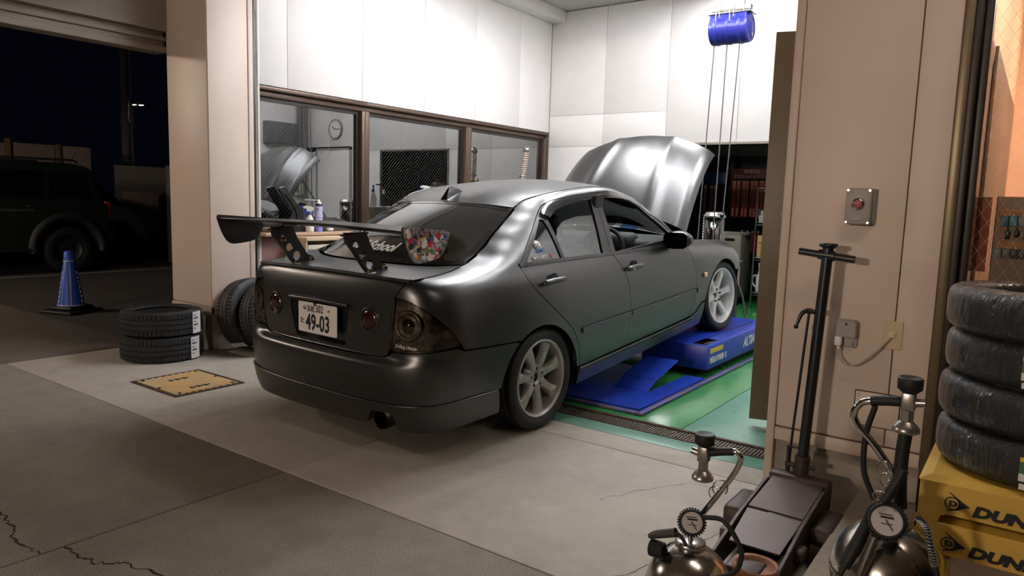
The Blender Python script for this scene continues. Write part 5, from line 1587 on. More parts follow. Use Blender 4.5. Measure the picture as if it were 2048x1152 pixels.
def spray_bottle(loc, label, rz=0):
    t = thing('spray_bottle', label, 'bottle', loc, (0, 0, rz))
    obj('bottle_body', MB().lathe([(0, 0), (.036, 0), (.038, .008), (.038, .09), (.030, .125), (.016, .15), (.016, .165)], 20), M_white, t)
    obj('collar', MB().lathe([(.019, .160), (.020, .162), (.020, .185), (.013, .187), (0, .187)], 16), mat('trigger_blue', (34, 72, 168), .4), t)
    obj('spray_head', MB().prism([(-.022, .187), (.018, .187), (.034, .205), (.036, .222), (.010, .236), (-.040, .238), (-.058, .228), (-.058, .216), (-.03, .212)], -.010, .010, FRONT, .002), M_white, t)
    obj('trigger', MB().prism([(-.030, .214), (-.046, .214), (-.052, .185), (-.044, .160), (-.038, .162), (-.042, .188)], -.006, .006, FRONT).box((-.072, -.009, .214), (-.056, .009, .232), .002), mat('trigger_blue'), t)
    return t
spray_bottle((-5.45, 4.325, .969), 'white spray bottle with blue trigger on the near end of the window sill', radians(55))
sc_ = thing('spray_can', 'tall lavender aerosol can with white cap and straw on the window sill', 'can', (-5.45, 4.43, .969), (0, 0, radians(55)))
obj('can_body', MB().lathe([(0, 0), (.031, 0), (.033, .004), (.033, .235), (.031, .24)], 22), mat('can_lavender', (188, 186, 224), .35, noise=.0), sc_)
obj('can_foot_band', MB().lathe([(.0333, .004), (.0334, .06)], 22), mat('can_blue', (140, 140, 224), .35), sc_)
obj('can_shoulder', MB().lathe([(.033, .236), (.0336, .24), (.0336, .252), (.026, .262)], 22), mat('can_navy', (40, 34, 60), .4), sc_)
obj('can_cap', MB().lathe([(.026, .258), (.020, .275), (.011, .282), (.010, .298), (0, .299)], 18), M_white, sc_)
obj('straw', MB().cyl((.004, 0, .291), (-.125, 0, .293), .0035, 8), M_white, sc_)
obj('label_line', MB().box((-.020, -.0342, .125), (.016, -.0325, .130)), mat('label_red', (170, 60, 70), .5), sc_)
obj('label_mark', MB().box((-.018, -.0342, .20), (-.008, -.0325, .215)), M_ink, sc_)
tp = thing('cleaning_rag', 'small crumpled white rag on the window sill beside the aerosol can', 'rag', (-5.45, 4.56, .969))
obj('rag', MB().sphere((0, 0, .022), .032, 10, 7, (1, 1.2, .68)), M_white, tp)
# suspension arm leaning at the glass
sa = thing('wishbone', 'black curved wishbone leaning on the window beside the pillar', 'car part', (-5.47, 4.14, .969))
armp = [(-.10, .40), (-.05, .405), (-.02, .36), (.06, .27), (.115, .20), (.135, .12), (.13, 0), (-.07, 0), (-.05, .08), (0, .13), (.01, .19), (-.04, .26), (-.09, .33), (-.12, .38)]
armp = [(p[0], p[1]) for p in spline([Vector(q) for q in armp], 3, True)]
SW = Matrix(((0, 0, 1, 0), (1, 0, 0, 0), (0, 1, 0, 0), (0, 0, 0, 1)))
obj('arm_plate', MB().prism(armp, -.012, .012, T(-.02, 0, 0) @ SW, .003), M_trimb, sa)
obj('arm_rib', MB().tube([(-.004, p[0], p[1]) for p in ((-.06, .34), (.0, .27), (.055, .19), (.07, .10))], .007, 8, sub=3), M_trimb, sa)
for y, z in ((.03, .10), (.065, .055)):
    obj('arm_bolt', MB().cyl((-.01, y, z), (.012, y, z), .008, 8), M_steel, sa)
# things on the cabinets
spray_bottle((-5.18, 5.60, 1.201), 'white spray bottle with blue trigger on the low tool cabinet', radians(40))
sq = thing('squeegee', 'black T shaped squeegee standing on the low tool cabinet', 'squeegee', (-5.16, 5.78, 1.201))
obj('handle', MB().cyl((0, 0, 0), (0, 0, .24), .016, 12), M_trimb, sq)
obj('blade', MB().box((-.012, -.11, .235), (.012, .11, .25), .003), M_trimb, sq)
obj('grip_label', MB().cyl((0, 0, .14), (0, 0, .19), .0165, 12), M_white, sq)
bk_ = thing('brake_caliper', 'rusty brown brake caliper on the tall tool cabinet', 'car part', (-5.16, 6.68, 1.401))
obj('caliper_body', MB().box((-.05, -.085, 0), (.05, .085, .06), .015).box((-.04, -.06, .055), (.04, .06, .10), .012), mat('rusty_brown', (104, 84, 78), .6, noise=.4, nscale=25), bk_)
for y in (-.06, .06):
    obj('piston', MB().cyl((.05, y, .035), (.062, y, .035), .018, 14), M_steel, bk_)
pn = thing('shallow_pan', 'flat black pan on the tall tool cabinet', 'pan', (-5.14, 6.98, 1.401))
obj('pan_body', MB().lathe([(0, 0), (.10, 0), (.12, .035), (.13, .04), (.118, .036), (.098, .006), (0, .006)], 28), M_gloss, pn)
bxk = thing('grey_box', 'small grey box on the tall tool cabinet near the strut', 'box', (-5.29, 7.14, 1.401))
obj('box_body', MB().box((-.05, -.09, 0), (.05, .09, .14), .006), mat('case_grey'), bxk)
stt = thing('suspension_strut', 'coil spring suspension strut standing upright on the tall tool cabinet', 'car part', (-5.2, 7.30, 1.408), (radians(-7), radians(4), 0))
obj('strut_foot', MB().lathe([(0, 0), (.055, 0), (.058, .05), (.048, .10), (.03, .14)], 20), M_gloss, stt)
obj('strut_body', MB().cyl((0, 0, .10), (0, 0, .22), .026, 16).cyl((0, 0, .2), (0, 0, .52), .011, 12), mat('strut_silver', (186, 180, 176), .3, metal=.8), stt)
obj('spring_seat', MB().lathe([(.02, .20), (.045, .20), (.048, .215), (.02, .22)], 20), M_steel, stt)
coil = [(.034 * cos(t), .034 * sin(t), .215 + .30 * t / (2 * pi * 11)) for t in np.linspace(0, 2 * pi * 11, 176)]
obj('coil_spring', MB().tube(coil, .0065, 6), mat('spring_pale', (208, 186, 170), .4, metal=.3), stt)
obj('top_mount', MB().lathe([(0, .50), (.035, .50), (.045, .515), (.043, .545), (.025, .56), (.02, .575), (0, .576)], 20), M_steel, stt)
obj('gold_ring', MB().lathe([(.027, .135), (.034, .14), (.034, .15), (.027, .155)], 18), mat('gold_anodised', (196, 160, 60), .3, metal=.8), stt)
bb = thing('clip_bracket', 'chrome forked bracket leaning beside the strut', 'car part', (-5.19, 7.42, 1.401))
obj('fork', MB().tube([(0, .045, 0), (0, .02, .12), (0, -.02, .17), (0, -.035, .10), (0, -.03, 0)], .012, 8, sub=4), M_chrome, bb)
cu = thing('filter_stack', 'stack of tan paper filters under a blue lid on the tall tool cabinet', 'filters', (-5.16, 7.80, 1.401))
obj('filter_pile', MB().lathe([(0, 0), (.078, 0), (.078, .03), (.075, .032), (.078, .034), (.078, .064), (.075, .066), (.078, .068), (.078, .10)], 24), mat('filter_tan', (206, 180, 136), .7), cu)
obj('blue_lid', MB().lathe([(.080, .10), (.082, .102), (.082, .145), (0, .147)], 24), mat('lid_sky_blue', (86, 168, 214), .4), cu)
bl = thing('scrub_pad', 'flat black scrub pad on the far end of the tall tool cabinet', 'pad', (-5.12, 8.05, 1.401))
obj('pad', MB().box((-.06, -.10, 0), (.06, .10, .035), .01), M_trimb, bl)

# ---- shelf unit under the near window
wc_ = thing('wall_locker', 'shallow red brown wall locker under the near window beside the pillar', 'cabinet', (-5.5, 3.93, .655))
obj('locker_door', MB().box((0, -.12, 0), (.03, .13, .275), .003), mat('red_brown_board', (150, 112, 108), .5, noise=.08), wc_)
obj('locker_knob', MB().sphere((.036, .10, .14), .009, 10, 6), M_steel, wc_)
su = thing('low_shelf_unit', 'low shelf unit stacked with paper under the near window', 'cabinet', (-5.32, 4.13, 0))
M_su = mat('shelf_beige', (206, 180, 150), .5)
obj('side_panel', MB().box((-.16, -.06, 0), (.14, -.045, .905)), M_su, su)
obj('side_panel', MB().box((-.16, .43, 0), (.14, .445, .93)), M_su, su)
obj('top_board', MB().box((-.16, -.06, .905), (.15, .445, .935), .002), M_su, su)
for z in (.06, .50, .70):
    obj('shelf', MB().box((-.16, -.05, z), (.13, .43, z + .018)), M_su, su)
for k, (z, h) in enumerate(((.72, .035), (.757, .04), (.80, .02), (.823, .045))):
    tag(obj('paper_ream', MB().box((-.12, -.03 + .01 * (k % 2), 0), (.12, .32 - .015 * k, h), .004), mat('paper_%d' % k, ((222, 212, 196), (214, 206, 196), (90, 110, 150), (226, 218, 204))[k], .6), None, (-5.32, 4.13, z)),
        ('cream paper ream at the bottom of the pile under the window', 'second paper ream from the bottom of the pile under the window', 'blue grey folder in the pile of paper under the window', 'cream paper ream on top of the pile under the window')[k], 'paper')
bkx = thing('toner_box', 'black box beside the low shelf unit under the near window', 'box', (-5.3, 4.75, 0))
obj('box_body', MB().box((-.16, -.16, 0), (.14, .16, .88), .006), M_gloss, bkx)
obj('box_lid', MB().box((-.165, -.165, .88), (.145, .165, .90), .003), M_trimb, bkx)

# ---- fittings that show as reflections in the windows
ep_ = thing('electrical_panel', 'dark grey electrical panel high on the right wall of the bay', 'panel', (-.56, 7.75, 2.14))
obj('panel_box', MB().box((-.14, -.30, 0), (0, .30, .36), .006), mat('panel_grey', (96, 94, 94), .5), ep_)
obj('panel_door', MB().box((-.15, -.28, .02), (-.14, .28, .34), .004), mat('panel_grey'), ep_)
for k in range(4):
    obj('conduit', MB().cyl((-.05, .37 + .055 * k, -.9), (-.05, .37 + .055 * k, .86), .018, 10), mat('conduit_grey', (112, 108, 106), .45, metal=.4), ep_)
obj('junction_box', MB().box((-.13, .33, .80), (0, .60, 1.1), .006), mat('panel_grey'), ep_)
sb = thing('wall_switch_box', 'cream switch box on the right wall of the bay', 'switch', (-.56, 8.1, 1.29))
obj('switch_cover', MB().box((-.06, -.12, 0), (0, .12, .21), .008), mat('cream_plastic', (216, 208, 190), .5), sb)
obj('switch_slot', MB().box((-.064, -.02, .04), (-.06, .0, .17)), M_trimb, sb)
ck = thing('wall_clock', 'round white wall clock on the back wall, seen mirrored in the near window', 'clock', (-1.33, 8.36, 2.42))
CF = RX(90)
obj('clock_rim', MB().lathe([(.15, 0), (.165, .01), (.165, .035), (.15, .042), (.145, .03)], 36, CF), mat('clock_grey', (120, 120, 122), .4), ck)
obj('clock_face', MB().lathe([(0, .030), (.147, .030)], 36, CF), M_white, ck)
for a, l_, w_ in ((60, .085, .008), (-95, .12, .006)):
    obj('clock_hand', MB().box((-w_, -.037, -.01), (w_, -.034, l_), 0, 2, RY(a)), M_ink, ck)
for k in range(12):
    obj('hour_mark', MB().box((-.004, -.034, .118), (.004, -.031, .138), 0, 2, RY(30 * k)), M_ink, ck)
# ================================================================== FORECOURT, LEFT SIDE
def tyre_mesh(R, ri, w, lugs=60, seed=0):
    """tyre about z with circumferential grooves and shoulder sipes"""
    h = w / 2
    pr = [(ri, -h * .78), (ri + .010, -h * .92), (ri + (R - ri) * .5, -h * 1.0), (R - .022, -h * .94), (R - .010, -h * .86)]
    shoulder = {}
    rows = [(-.84, -.46), (-.38, -.03), (.03, .38), (.46, .84)]
    for a, b_ in rows:
        ra = R - .006 * abs(a) ** 2; rb = R - .006 * abs(b_) ** 2
        pr += [(ra, a * h), (rb, b_ * h)]
        if b_ < .8: pr += [(R - .010, (b_ + .015) * h), (R - .010, (b_ + .055) * h)]
    pr += [(R - .010, h * .86), (R - .022, h * .94), (ri + (R - ri) * .5, h * 1.0), (ri + .010, h * .92), (ri, h * .78)]
    n = lugs * 4
    m = len(pr)
    vs = []; fs = []
    sip = {5, 6, 17, 18}
    for i in range(n):
        t = 2 * pi * i / n
        cut = (i % 4 == 0)
        for k, (r, z) in enumerate(pr):
            rr_ = r - (.006 if cut and (k in sip or k in (4, m - 5)) else 0)
            vs.append((rr_ * cos(t), rr_ * sin(t), z))
    for i in range(n):
        j = (i + 1) % n
        for k in range(m - 1):
            fs.append((i * m + k, j * m + k, j * m + k + 1, i * m + k + 1))
        fs.append((i * m + m - 1, j * m + m - 1, j * m, i * m))
    me = bpy.data.meshes.new('tyre'); me.from_pydata(vs, [], fs); me.update()
    me.polygons.foreach_set('use_smooth', [True] * len(fs))
    me.set_sharp_from_angle(angle=radians(35))
    return me
TY = tyre_mesh(.298, .198, .192)
M_label = mat('tyre_label', (226, 222, 216), .5, noise=.15, nscale=90)
M_labelt = mat('label_print', (40, 44, 60), .5)
def loose_tyre(loc, rot, label, lab_ang, group=None, along=False):
    t = thing('tyre', label, 'tyre', loc, rot, group)
    obj('tread', TY, M_tyre, t)
    # paper label wrapped on the tread
    m = MB()
    n = 6
    da = .175 if not along else .10
    zz = (-.085, .085)
    P = [[(.3005 * cos(lab_ang + da * (i / n - .5) * 2), .3005 * sin(lab_ang + da * (i / n - .5) * 2), z) for z in zz] for i in range(n + 1)]
    lb = obj('paper_label', m.grid(P), M_label, t)
    pm = MB()
    for k in range(5):
        z0 = .055 - k * .026
        Pp = [[(.3012 * cos(lab_ang - da * .8 + i * da * .25), .3012 * sin(lab_ang - da * .8 + i * da * .25), z) for z in (z0, z0 + (.011 if k % 2 else .006))] for i in range(3 + (k * 2) % 4)]
        pm.grid(Pp)
    po = obj('label_print', pm, M_labelt, lb); po['kind'] = 'stuff'
    obj('bead', MB().lathe([(.198, .072), (.192, .070), (.192, .086), (.199, .088)], 40), M_black, t)
    return t
loose_tyre((-5.545, 2.95, .097), (0, 0, 0), 'new tyre lying flat, lower of the two stacked by the pillar', radians(25), 'two new tyres stacked flat')
ut_ = loose_tyre((-5.56, 2.965, .2905), (0, 0, 0), 'new tyre lying flat, upper of the two stacked by the pillar', radians(28), 'two new tyres stacked flat')
for a in (radians(42), radians(212)):
    c_, s_ = cos(a), sin(a)
    obj('strap', MB().tube([(.19 * c_, .19 * s_, .103), (.29 * c_, .29 * s_, .099), (.312 * c_, .312 * s_, .035), (.312 * c_, .312 * s_, -.235), (.29 * c_, .29 * s_, -.284)], .005, 6), M_black, ut_)
# two tyres leaning on the inner face of the pillar
loose_tyre((-5.29, 3.60, .306), (0, radians(80), radians(6)), 'new tyre leaning on the inner face of the left pillar, the one against the pillar', radians(-36), 'tyres leaning on the pillar', True)
loose_tyre((-5.075, 3.665, .306), (0, radians(80), radians(6)), 'new tyre leaning beside the car bumper, in front of another leaning tyre', radians(-36), 'tyres leaning on the pillar', True)

# traffic cone with a blue printed cover
cone = thing('traffic_cone', 'blue covered traffic cone with white zip on the dark yard', 'cone', (-8.20, 3.40, 0), (0, 0, radians(20)))
M_cone = mat('cone_blue', (40, 84, 190), .45)
obj('base_slab', MB().box((-.21, -.21, 0), (.21, .21, .035), .012).box((-.15, -.15, .035), (.15, .15, .075), .02), M_black, cone)
obj('cone_cover', MB().lathe([(.128, .075), (.126, .09), (.055, .54), (.052, .545)], 28), M_cone, cone)
obj('cone_tip', MB().lathe([(.056, .545), (.048, .63), (.034, .648), (0, .652)], 24), M_cone, cone)
for z, r in ((.545, .056), (.085, .129)):
    obj('white_piping', MB().lathe([(r, z - .004), (r + .003, z), (r, z + .004)], 28), M_white, cone)
def cone_pt(a, z, lift=.002):
    r = .128 + (.052 - .128) * (z - .075) / .47 + lift
    return Vector((r * cos(a), r * sin(a), z))
vd = atan2(-3.40, 8.20) - radians(20)       # towards the forecourt
obj('zip', MB().grid([[cone_pt(vd + dx * (1 if z < .3 else 1.6), z) for dx in (-.05, .05)] for z in np.linspace(.09, .535, 9)]), mat('zip_pale', (190, 184, 184), .5), cone)
for da in (-.75,):
    obj('white_piping', MB().tube([cone_pt(vd + da, z) for z in np.linspace(.08, .54, 7)], .0025, 6), M_white, cone)
for sd in (-1.15, 1.0):
    for k in range(7):
        z = .41 - k * .05
        mk = MB()
        for q in range(3):
            mk.tube([cone_pt(vd + sd - .10, z + .012 * q), cone_pt(vd + sd + .10, z + .012 * q + (.006 if (k + q) % 2 else 0))], .0028, 5)
        mk.tube([cone_pt(vd + sd + (.06 if k % 2 else -.04), z - .004), cone_pt(vd + sd + (.06 if k % 2 else -.04), z + .03)], .003, 5)
        obj('printed_mark', mk, M_wht_ink, cone)

yb = thing('barrier_leg', 'yellow folding barrier leg behind the left pillar', 'barrier', (-6.42, 3.72, 0), (0, 0, radians(10)))
obj('strut', MB().box((-.03, -.02, 0), (.03, .02, .26), .004, 2, T(-.14, 0, 0) @ RY(18)), mat('barrier_yellow', (196, 152, 76), .5), yb)
obj('strut', MB().box((-.03, -.02, .26), (.03, .02, .44), .004, 2, T(-.14, 0, 0) @ RY(18)), mat('barrier_yellow'), yb)
obj('strut', MB().box((-.028, -.02, 0), (.028, .02, .42), .004, 2, T(.10, 0, 0) @ RY(-18)), mat('barrier_yellow'), yb)

# manhole cover: yellow chequer plate
mh = thing('manhole_cover', 'square worn yellow steel cover with a raised grid set in the concrete', 'cover', (-4.645, 2.647, 0))
W2 = .268; H2 = .232
obj('cover_frame', MB().box((-W2 - .02, -H2 - .02, -.02), (W2 + .02, -H2, .006), .002).box((-W2 - .02, H2, -.02), (W2 + .02, H2 + .02, .006), .002).box((-W2 - .02, -H2, -.02), (-W2, H2, .006), .002).box((W2, -H2, -.02), (W2 + .02, H2, .006), .002), M_rust, mh)
obj('cover_plate', MB().box((-W2 + .004, -H2 + .004, -.02), (W2 - .004, H2 - .004, .003)), mat('cover_brown', (74, 52, 30), .7, noise=.4, nscale=20), mh)
mb = MB()
M_cy = mat('cover_yellow', (226, 184, 112), .6, noise=.35, nscale=5, rgb2=(210, 190, 156))
nx_, ny_ = 21, 18
for i in range(nx_):
    for j in range(ny_):
        x_ = -W2 + .024 + i * (2 * W2 - .048) / (nx_ - 1) + (.006 if j % 2 else -.006); y_ = -H2 + .022 + j * (2 * H2 - .044) / (ny_ - 1)
        if (abs(x_ + .12) < .02 and abs(y_) < .075) or (abs(x_ - .15) < .02 and abs(y_) < .075): continue
        mb.box((x_ - .0095, y_ - .0085, .003), (x_ + .0095, y_ + .0085, .008), .0)
st_ = obj('raised_grid', mb, M_cy, mh); st_['kind'] = 'stuff'
for x_ in (-.12, .15):
    obj('lifting_slot', MB().box((x_ - .016, -.07, .0025), (x_ + .016, .07, .0045), .0), M_dark, mh)
for x_, y_ in ((-.23, -.19), (.23, -.19), (-.23, .19), (.23, .19), (0, .21), (.02, -.21)):
    obj('cover_bolt', MB().cyl((x_, y_, .003), (x_, y_, .011), .012, 10), M_rust, mh)

# ---- parked vehicles and yard beyond
M_suv = mat('dark_green_paint', (24, 36, 30), .3, coat=.5)
M_suvp = mat('dark_cladding', (34, 34, 36), .6)
SUV = thing('suv', 'dark green boxy off-roader parked in the unlit yard', 'car', (-12.9, 4.99, 0))
PX = Matrix(((0, 0, 1, 0), (1, 0, 0, 0), (0, 1, 0, 0), (0, 0, 0, 1)))         # (y, z) profile extruded along x
low = [(.60, .42)] + [(.40 * cos(a) * 1.0, .36 + .42 * sin(a)) for a in np.linspace(.1, pi - .1, 12)] + [(-.5, .36), (-2.15, .36)] + [(-2.65 + .40 * cos(a), .36 + .42 * sin(a)) for a in np.linspace(.1, pi - .1, 12)] + [(-3.2, .45), (-3.38, .55), (-3.36, .98), (-3.2, 1.05), (-2.1, 1.12), (.50, 1.12), (.60, 1.05), (.64, .6)]
low = low[::-1]
obj('lower_body', MB().prism(low, -.88, .88, PX, .04), M_suv, SUV)
obj('cabin', MB().prism([(.56, 1.10), (.44, 1.56), (.34, 1.63), (.1, 1.67), (-1.3, 1.67), (-1.5, 1.62), (-2.05, 1.10)], -.80, .80, PX, .05), M_suv, SUV)
for s in (1, -1):
    x0, x1 = sorted((s * .795, s * .812))
    for q in ([(.38, 1.16), (.28, 1.52), (-.22, 1.54), (-.22, 1.16)], [(-.30, 1.16), (-.30, 1.54), (-.98, 1.54), (-1.0, 1.16)], [(-1.08, 1.16), (-1.06, 1.54), (-1.38, 1.54), (-1.85, 1.16)]):
        obj('side_window', MB().prism(q, x0, x1, PX), M_gloss, SUV)
    obj('roof_rail', MB().tube([(s * .68, .25, 1.68), (s * .68, .2, 1.72), (s * .68, -1.2, 1.72), (s * .68, -1.25, 1.68)], .018, 8), M_suvp, SUV)
    for wy in (0, -2.65):
        P = [[(s * xx, wy + r_ * cos(a), .37 + r_ * sin(a)) for a in np.linspace(-.1, pi + .1, 18)] for xx, r_ in ((.88, .44), (.935, .46), (.94, .52), (.89, .56))]
        obj('arch_flare', MB().grid(P), M_suvp, SUV)
        w_ = obj('wheel', MB().lathe([(.12, .02), (.20, .03), (.215, .06), (.215, -.1)], 28, T(s * .80, wy, .35) @ RY(90 * s)), mat('suv_rim', (70, 70, 72), .4, metal=.6), SUV)
        obj('tyre', MB().lathe([(.21, -.11), (.24, -.125), (.33, -.12), (.352, -.10), (.352, .08), (.33, .10), (.24, .105), (.21, .09)], 40, T(s * .80, wy, .352) @ RY(90 * s)), M_tyre, w_)
        obj('wheel_hub', MB().lathe([(0, .035), (.06, .03), (.12, .02)], 20, T(s * .80, wy, .35) @ RY(90 * s)), mat('suv_rim'), w_)
        for k in range(5):
            a = 2 * pi * k / 5
            obj('wheel_nut', MB().cyl((s * .835, wy + .055 * cos(a), .35 + .055 * sin(a)), (s * .853, wy + .055 * cos(a), .35 + .055 * sin(a)), .013, 6), M_chrome, w_)
    obj('tail_lamp', MB().box((s * .80 - .06 if s > 0 else s * .80 - .06, .56, .80), (s * .80 + .06, .655, 1.10), .015), mat('suv_lamp_red', (150, 20, 24), .25, coat=.6), SUV)
    obj('side_step', MB().box((min(s * .82, s * .94), -2.1, .34), (max(s * .82, s * .94), -.5, .39), .015), M_suvp, SUV)
    obj('crease_highlight', MB().prism([(-.45, .93), (-3.0, .93), (-3.0, .965), (-.45, .975)], *sorted((s * .875, s * .889)), PX), mat('suv_crease_highlight', (58, 64, 58), .25, coat=.5), SUV)  # paler strip paints in the highlight along the crease
    obj('door_handle', MB().box((min(s * .875, s * .905), -.55, 1.0), (max(s * .875, s * .905), -.40, 1.03), .008), M_suvp, SUV)
obj('rear_bumper', MB().box((-.86, .58, .46), (.86, .72, .72), .04), M_suvp, SUV)
obj('roof_aerial', MB().cyl((.3, .30, 1.64), (.33, .38, 1.86), .004, 6), M_suvp, SUV)

M_wcar = mat('cream_car_paint', (226, 218, 198), .3, coat=.5)
WC = thing('compact_car', 'cream compact car with black roof parked behind the off-roader', 'car', (-15.85, 7.20, 0))
low = [(.50, .32)] + [(.36 * cos(a), .28 + .38 * sin(a)) for a in np.linspace(.1, pi - .1, 12)] + [(-.5, .25), (-2.0, .25)] + [(-2.46 + .36 * cos(a), .28 + .38 * sin(a)) for a in np.linspace(.1, pi - .1, 12)] + [(-3.1, .4), (-3.1, .75), (-2.6, .95), (-1.9, 1.02), (-.05, .98), (.22, .90), (.42, .70), (.54, .45)]
low = low[::-1]
obj('lower_body', MB().prism(low, -.82, .82, PX, .05), M_wcar, WC)
obj('cabin', MB().prism([(.20, .92), (.02, 1.12), (-.30, 1.42), (-.6, 1.50), (-1.4, 1.48), (-2.1, 1.0)], -.72, .72, PX, .05), M_gloss, WC)
obj('bumper', MB().box((-.80, .46, .28), (.80, .60, .42), .03), M_wcar, WC)
for s in (1, -1):
    for wy in (0, -2.46):
        w_ = obj('wheel', MB().lathe([(.215, .05), (.222, .06), (.222, -.08)], 28, T(s * .76, wy, .30) @ RY(90 * s)), M_steel, WC)
        obj('tyre', MB().lathe([(.215, -.10), (.24, -.11), (.29, -.105), (.302, -.08), (.302, .06), (.29, .08), (.24, .085), (.215, .07)], 36, T(s * .76, wy, .302) @ RY(90 * s)), M_tyre, w_)
        obj('wheel_back', MB().lathe([(0, .0), (.215, .0)], 24, T(s * .76, wy, .30) @ RY(90 * s)), M_dark, w_)
        for k in range(5):
            a0 = 2 * pi * k / 5
            for d_ in (-.13, .13):
                c1 = (s * .815, wy + .05 * cos(a0 + d_ * 2), .30 + .05 * sin(a0 + d_ * 2)); c2 = (s * .825, wy + .21 * cos(a0 + d_), .30 + .21 * sin(a0 + d_))
                obj('spoke', MB().cyl(c1, c2, .011, 6), M_steel, w_)
M_ywall = mat('yard_wall_paint', (206, 184, 170), .8, noise=.12)
yw = struct('wall_yard', MB().box((-18.05, 5.6, 0), (-18.0, 6.35, 2.2)), M_ywall, 'pale boundary wall panels of the yard behind the parked cars')
struct('panel', MB().box((-18.0, 6.37, 1.0), (-17.94, 7.24, 2.22), .01), M_ywall, parent=yw)
struct('panel', MB().box((-18.0, 7.36, 1.0), (-17.94, 8.0, 2.22), .01), M_ywall, parent=yw)
struct('post', MB().box((-18.02, 7.25, .0), (-17.88, 7.35, 2.24), .01), mat('yard_post', (150, 136, 124), .7), parent=yw)
struct('post', MB().box((-18.02, 6.28, .0), (-17.86, 6.36, 2.30), .01), mat('yard_post_yellow', (170, 146, 96), .7), parent=yw)
struct('panel', MB().box((-18.1, 8.58, 0), (-18.0, 12.5, 1.86), .01), mat('yard_wall_grey', (170, 160, 150), .8, noise=.1), parent=yw)
struct('panel', MB().box((-17.7, 8.55, 0), (-17.6, 9.4, 1.24), .01), M_ywall, parent=yw)
dkb = thing('dark_cabinet', 'dark metal cabinet standing by the yard wall beside the pillar', 'cabinet', (-17.2, 9.70, 0))
obj('cabinet_body', MB().box((-.3, -.28, 0), (.3, .45, 1.22), .02), M_suvp, dkb)
obj('cabinet_door', MB().box((.30, -.24, .05), (.315, .40, 1.17), .005), M_trimb, dkb)
mtb = thing('meter_post', 'grey meter post with dark labels next to the left pillar', 'post', (-12.6, 7.05, 0))
obj('meter_body', MB().box((-.10, -.14, 0), (.10, .14, 1.74), .02), mat('meter_grey', (112, 106, 100), .6), mtb)
for z in (1.42, 1.28, 1.14, 1.0):
    obj('meter_label', MB().box((.10, -.06, z), (.106, .08, z + .05)), M_ink, mtb)
pole = thing('utility_pole', 'tall grey utility pole with cables against the night sky', 'pole', (-20, 9.82, 0))
obj('pole_shaft', MB().cyl((0, 0, 0), (0, 0, 8), .11, 14, .09), mat('pole_grey', (150, 142, 142), .8), pole)
obj('riser_pipe', MB().cyl((.13, .12, 0), (.13, .10, 8), .035, 8), mat('pole_grey'), pole)
obj('pole_band', MB().lathe([(.125, 3.0), (.13, 3.02), (.13, 3.10), (.125, 3.12)], 14), mat('pole_grey'), pole)
for z in (3.0, 4.3):
    obj('step_bolt', MB().cyl((0, 0, z), (.22, .12, z + .05), .012, 6), M_steel, pole)
yl = thing('yard_lamp', 'small lit floodlight beside the utility pole', 'lamp', (-20, 10.15, 3.55))
obj('lamp_arm', MB().tube([(0, -.20, -.12), (.05, -.14, -.05), (.1, 0, 0)], .02, 6), mat('pole_grey'), yl)
obj('lamp_shade', MB().prism([(-.12, 0), (.16, .02), (.12, .10), (-.04, .10)], -.07, .07, PX), mat('pole_grey'), yl)
obj('lamp_lens', MB().prism([(-.11, -.012), (.15, .008), (.15, .016), (-.11, .0)], -.06, .06, PX), emat('yard_lamp_glow', (255, 244, 226), 9.), yl)
for (lx, ly, lz), lab in (((-38, 19.82, 2.13), 'distant pale lamp low over the yard wall, leftmost of the row'), ((-38, 20.65, 2.38), 'distant pale lamp low over the yard wall, second of the row'), ((-38, 22.93, 2.32), 'distant pale lamp just left of the utility pole'), ((-38, 27.6, 1.88), 'distant pale lamp next to the left pillar')):
    t = thing('distant_lamp', lab, 'lamp', (lx, ly, -.06), group='distant lamps')
    obj('lamp_post', MB().cyl((0, 0, 0), (0, 0, lz), .03, 8), M_suvp, t)
    obj('lamp_globe', MB().sphere((0, 0, lz + .06), .075, 10, 6), emat('distant_glow', (255, 240, 220), 4.), t)
sg = thing('blue_sign', 'tall dark blue sign panel at the far left of the yard', 'sign', (-21.5, 6.95, 0))
obj('sign_face', MB().box((-.05, -1.2, 1.0), (.05, .38, 3.95), .01), mat('sign_navy_glow', (20, 34, 90), .4, emit=(24, 44, 130), estr=.10), sg)  # slight glow added so the panel does not sink to black
obj('sign_post', MB().cyl((0, -.3, 0), (0, -.3, 1.0), .06, 10), mat('pole_grey'), sg)
# ================================================================== RIGHT SIDE OF THE OPENING
FR = FRONT   # (x, z) drawings on a wall facing -Y
M_lgrey = mat('switch_grey', (158, 150, 142), .45)
sbx = thing('push_button_box', 'grey push button switch box with a red button on the right pillar', 'switch', (-.592, 3.24, 1.335))
obj('box_back', MB().box((-.048, -.035, -.070), (.052, 0, .072), .005), M_lgrey, sbx)
cv = obj('box_cover', MB().box((-.052, -.062, -.073), (.044, -.036, .073), .006), M_lgrey, sbx)
obj('button_ring', MB().lathe([(.016, 0), (.022, .003), (.024, .008), (.017, .010)], 28, T(-.004, -.062, .010) @ RX(90)), M_chrome, cv)
obj('red_button', MB().lathe([(.017, .004), (.016, .010), (0, .011)], 24, T(-.004, -.062, .010) @ RX(90)), mat('button_red', (176, 104, 102), .4), cv)
obj('slot_plate', MB().box((-.026, -.0645, -.056), (.010, -.062, -.044), .001), M_lgrey, cv)
for x_, z_ in ((-.044, -.064), (.036, -.064), (-.044, .064), (.036, .064)):
    obj('cover_screw', MB().cyl((x_, -.062, z_), (x_, -.0655, z_), .005, 10), M_steel, cv)

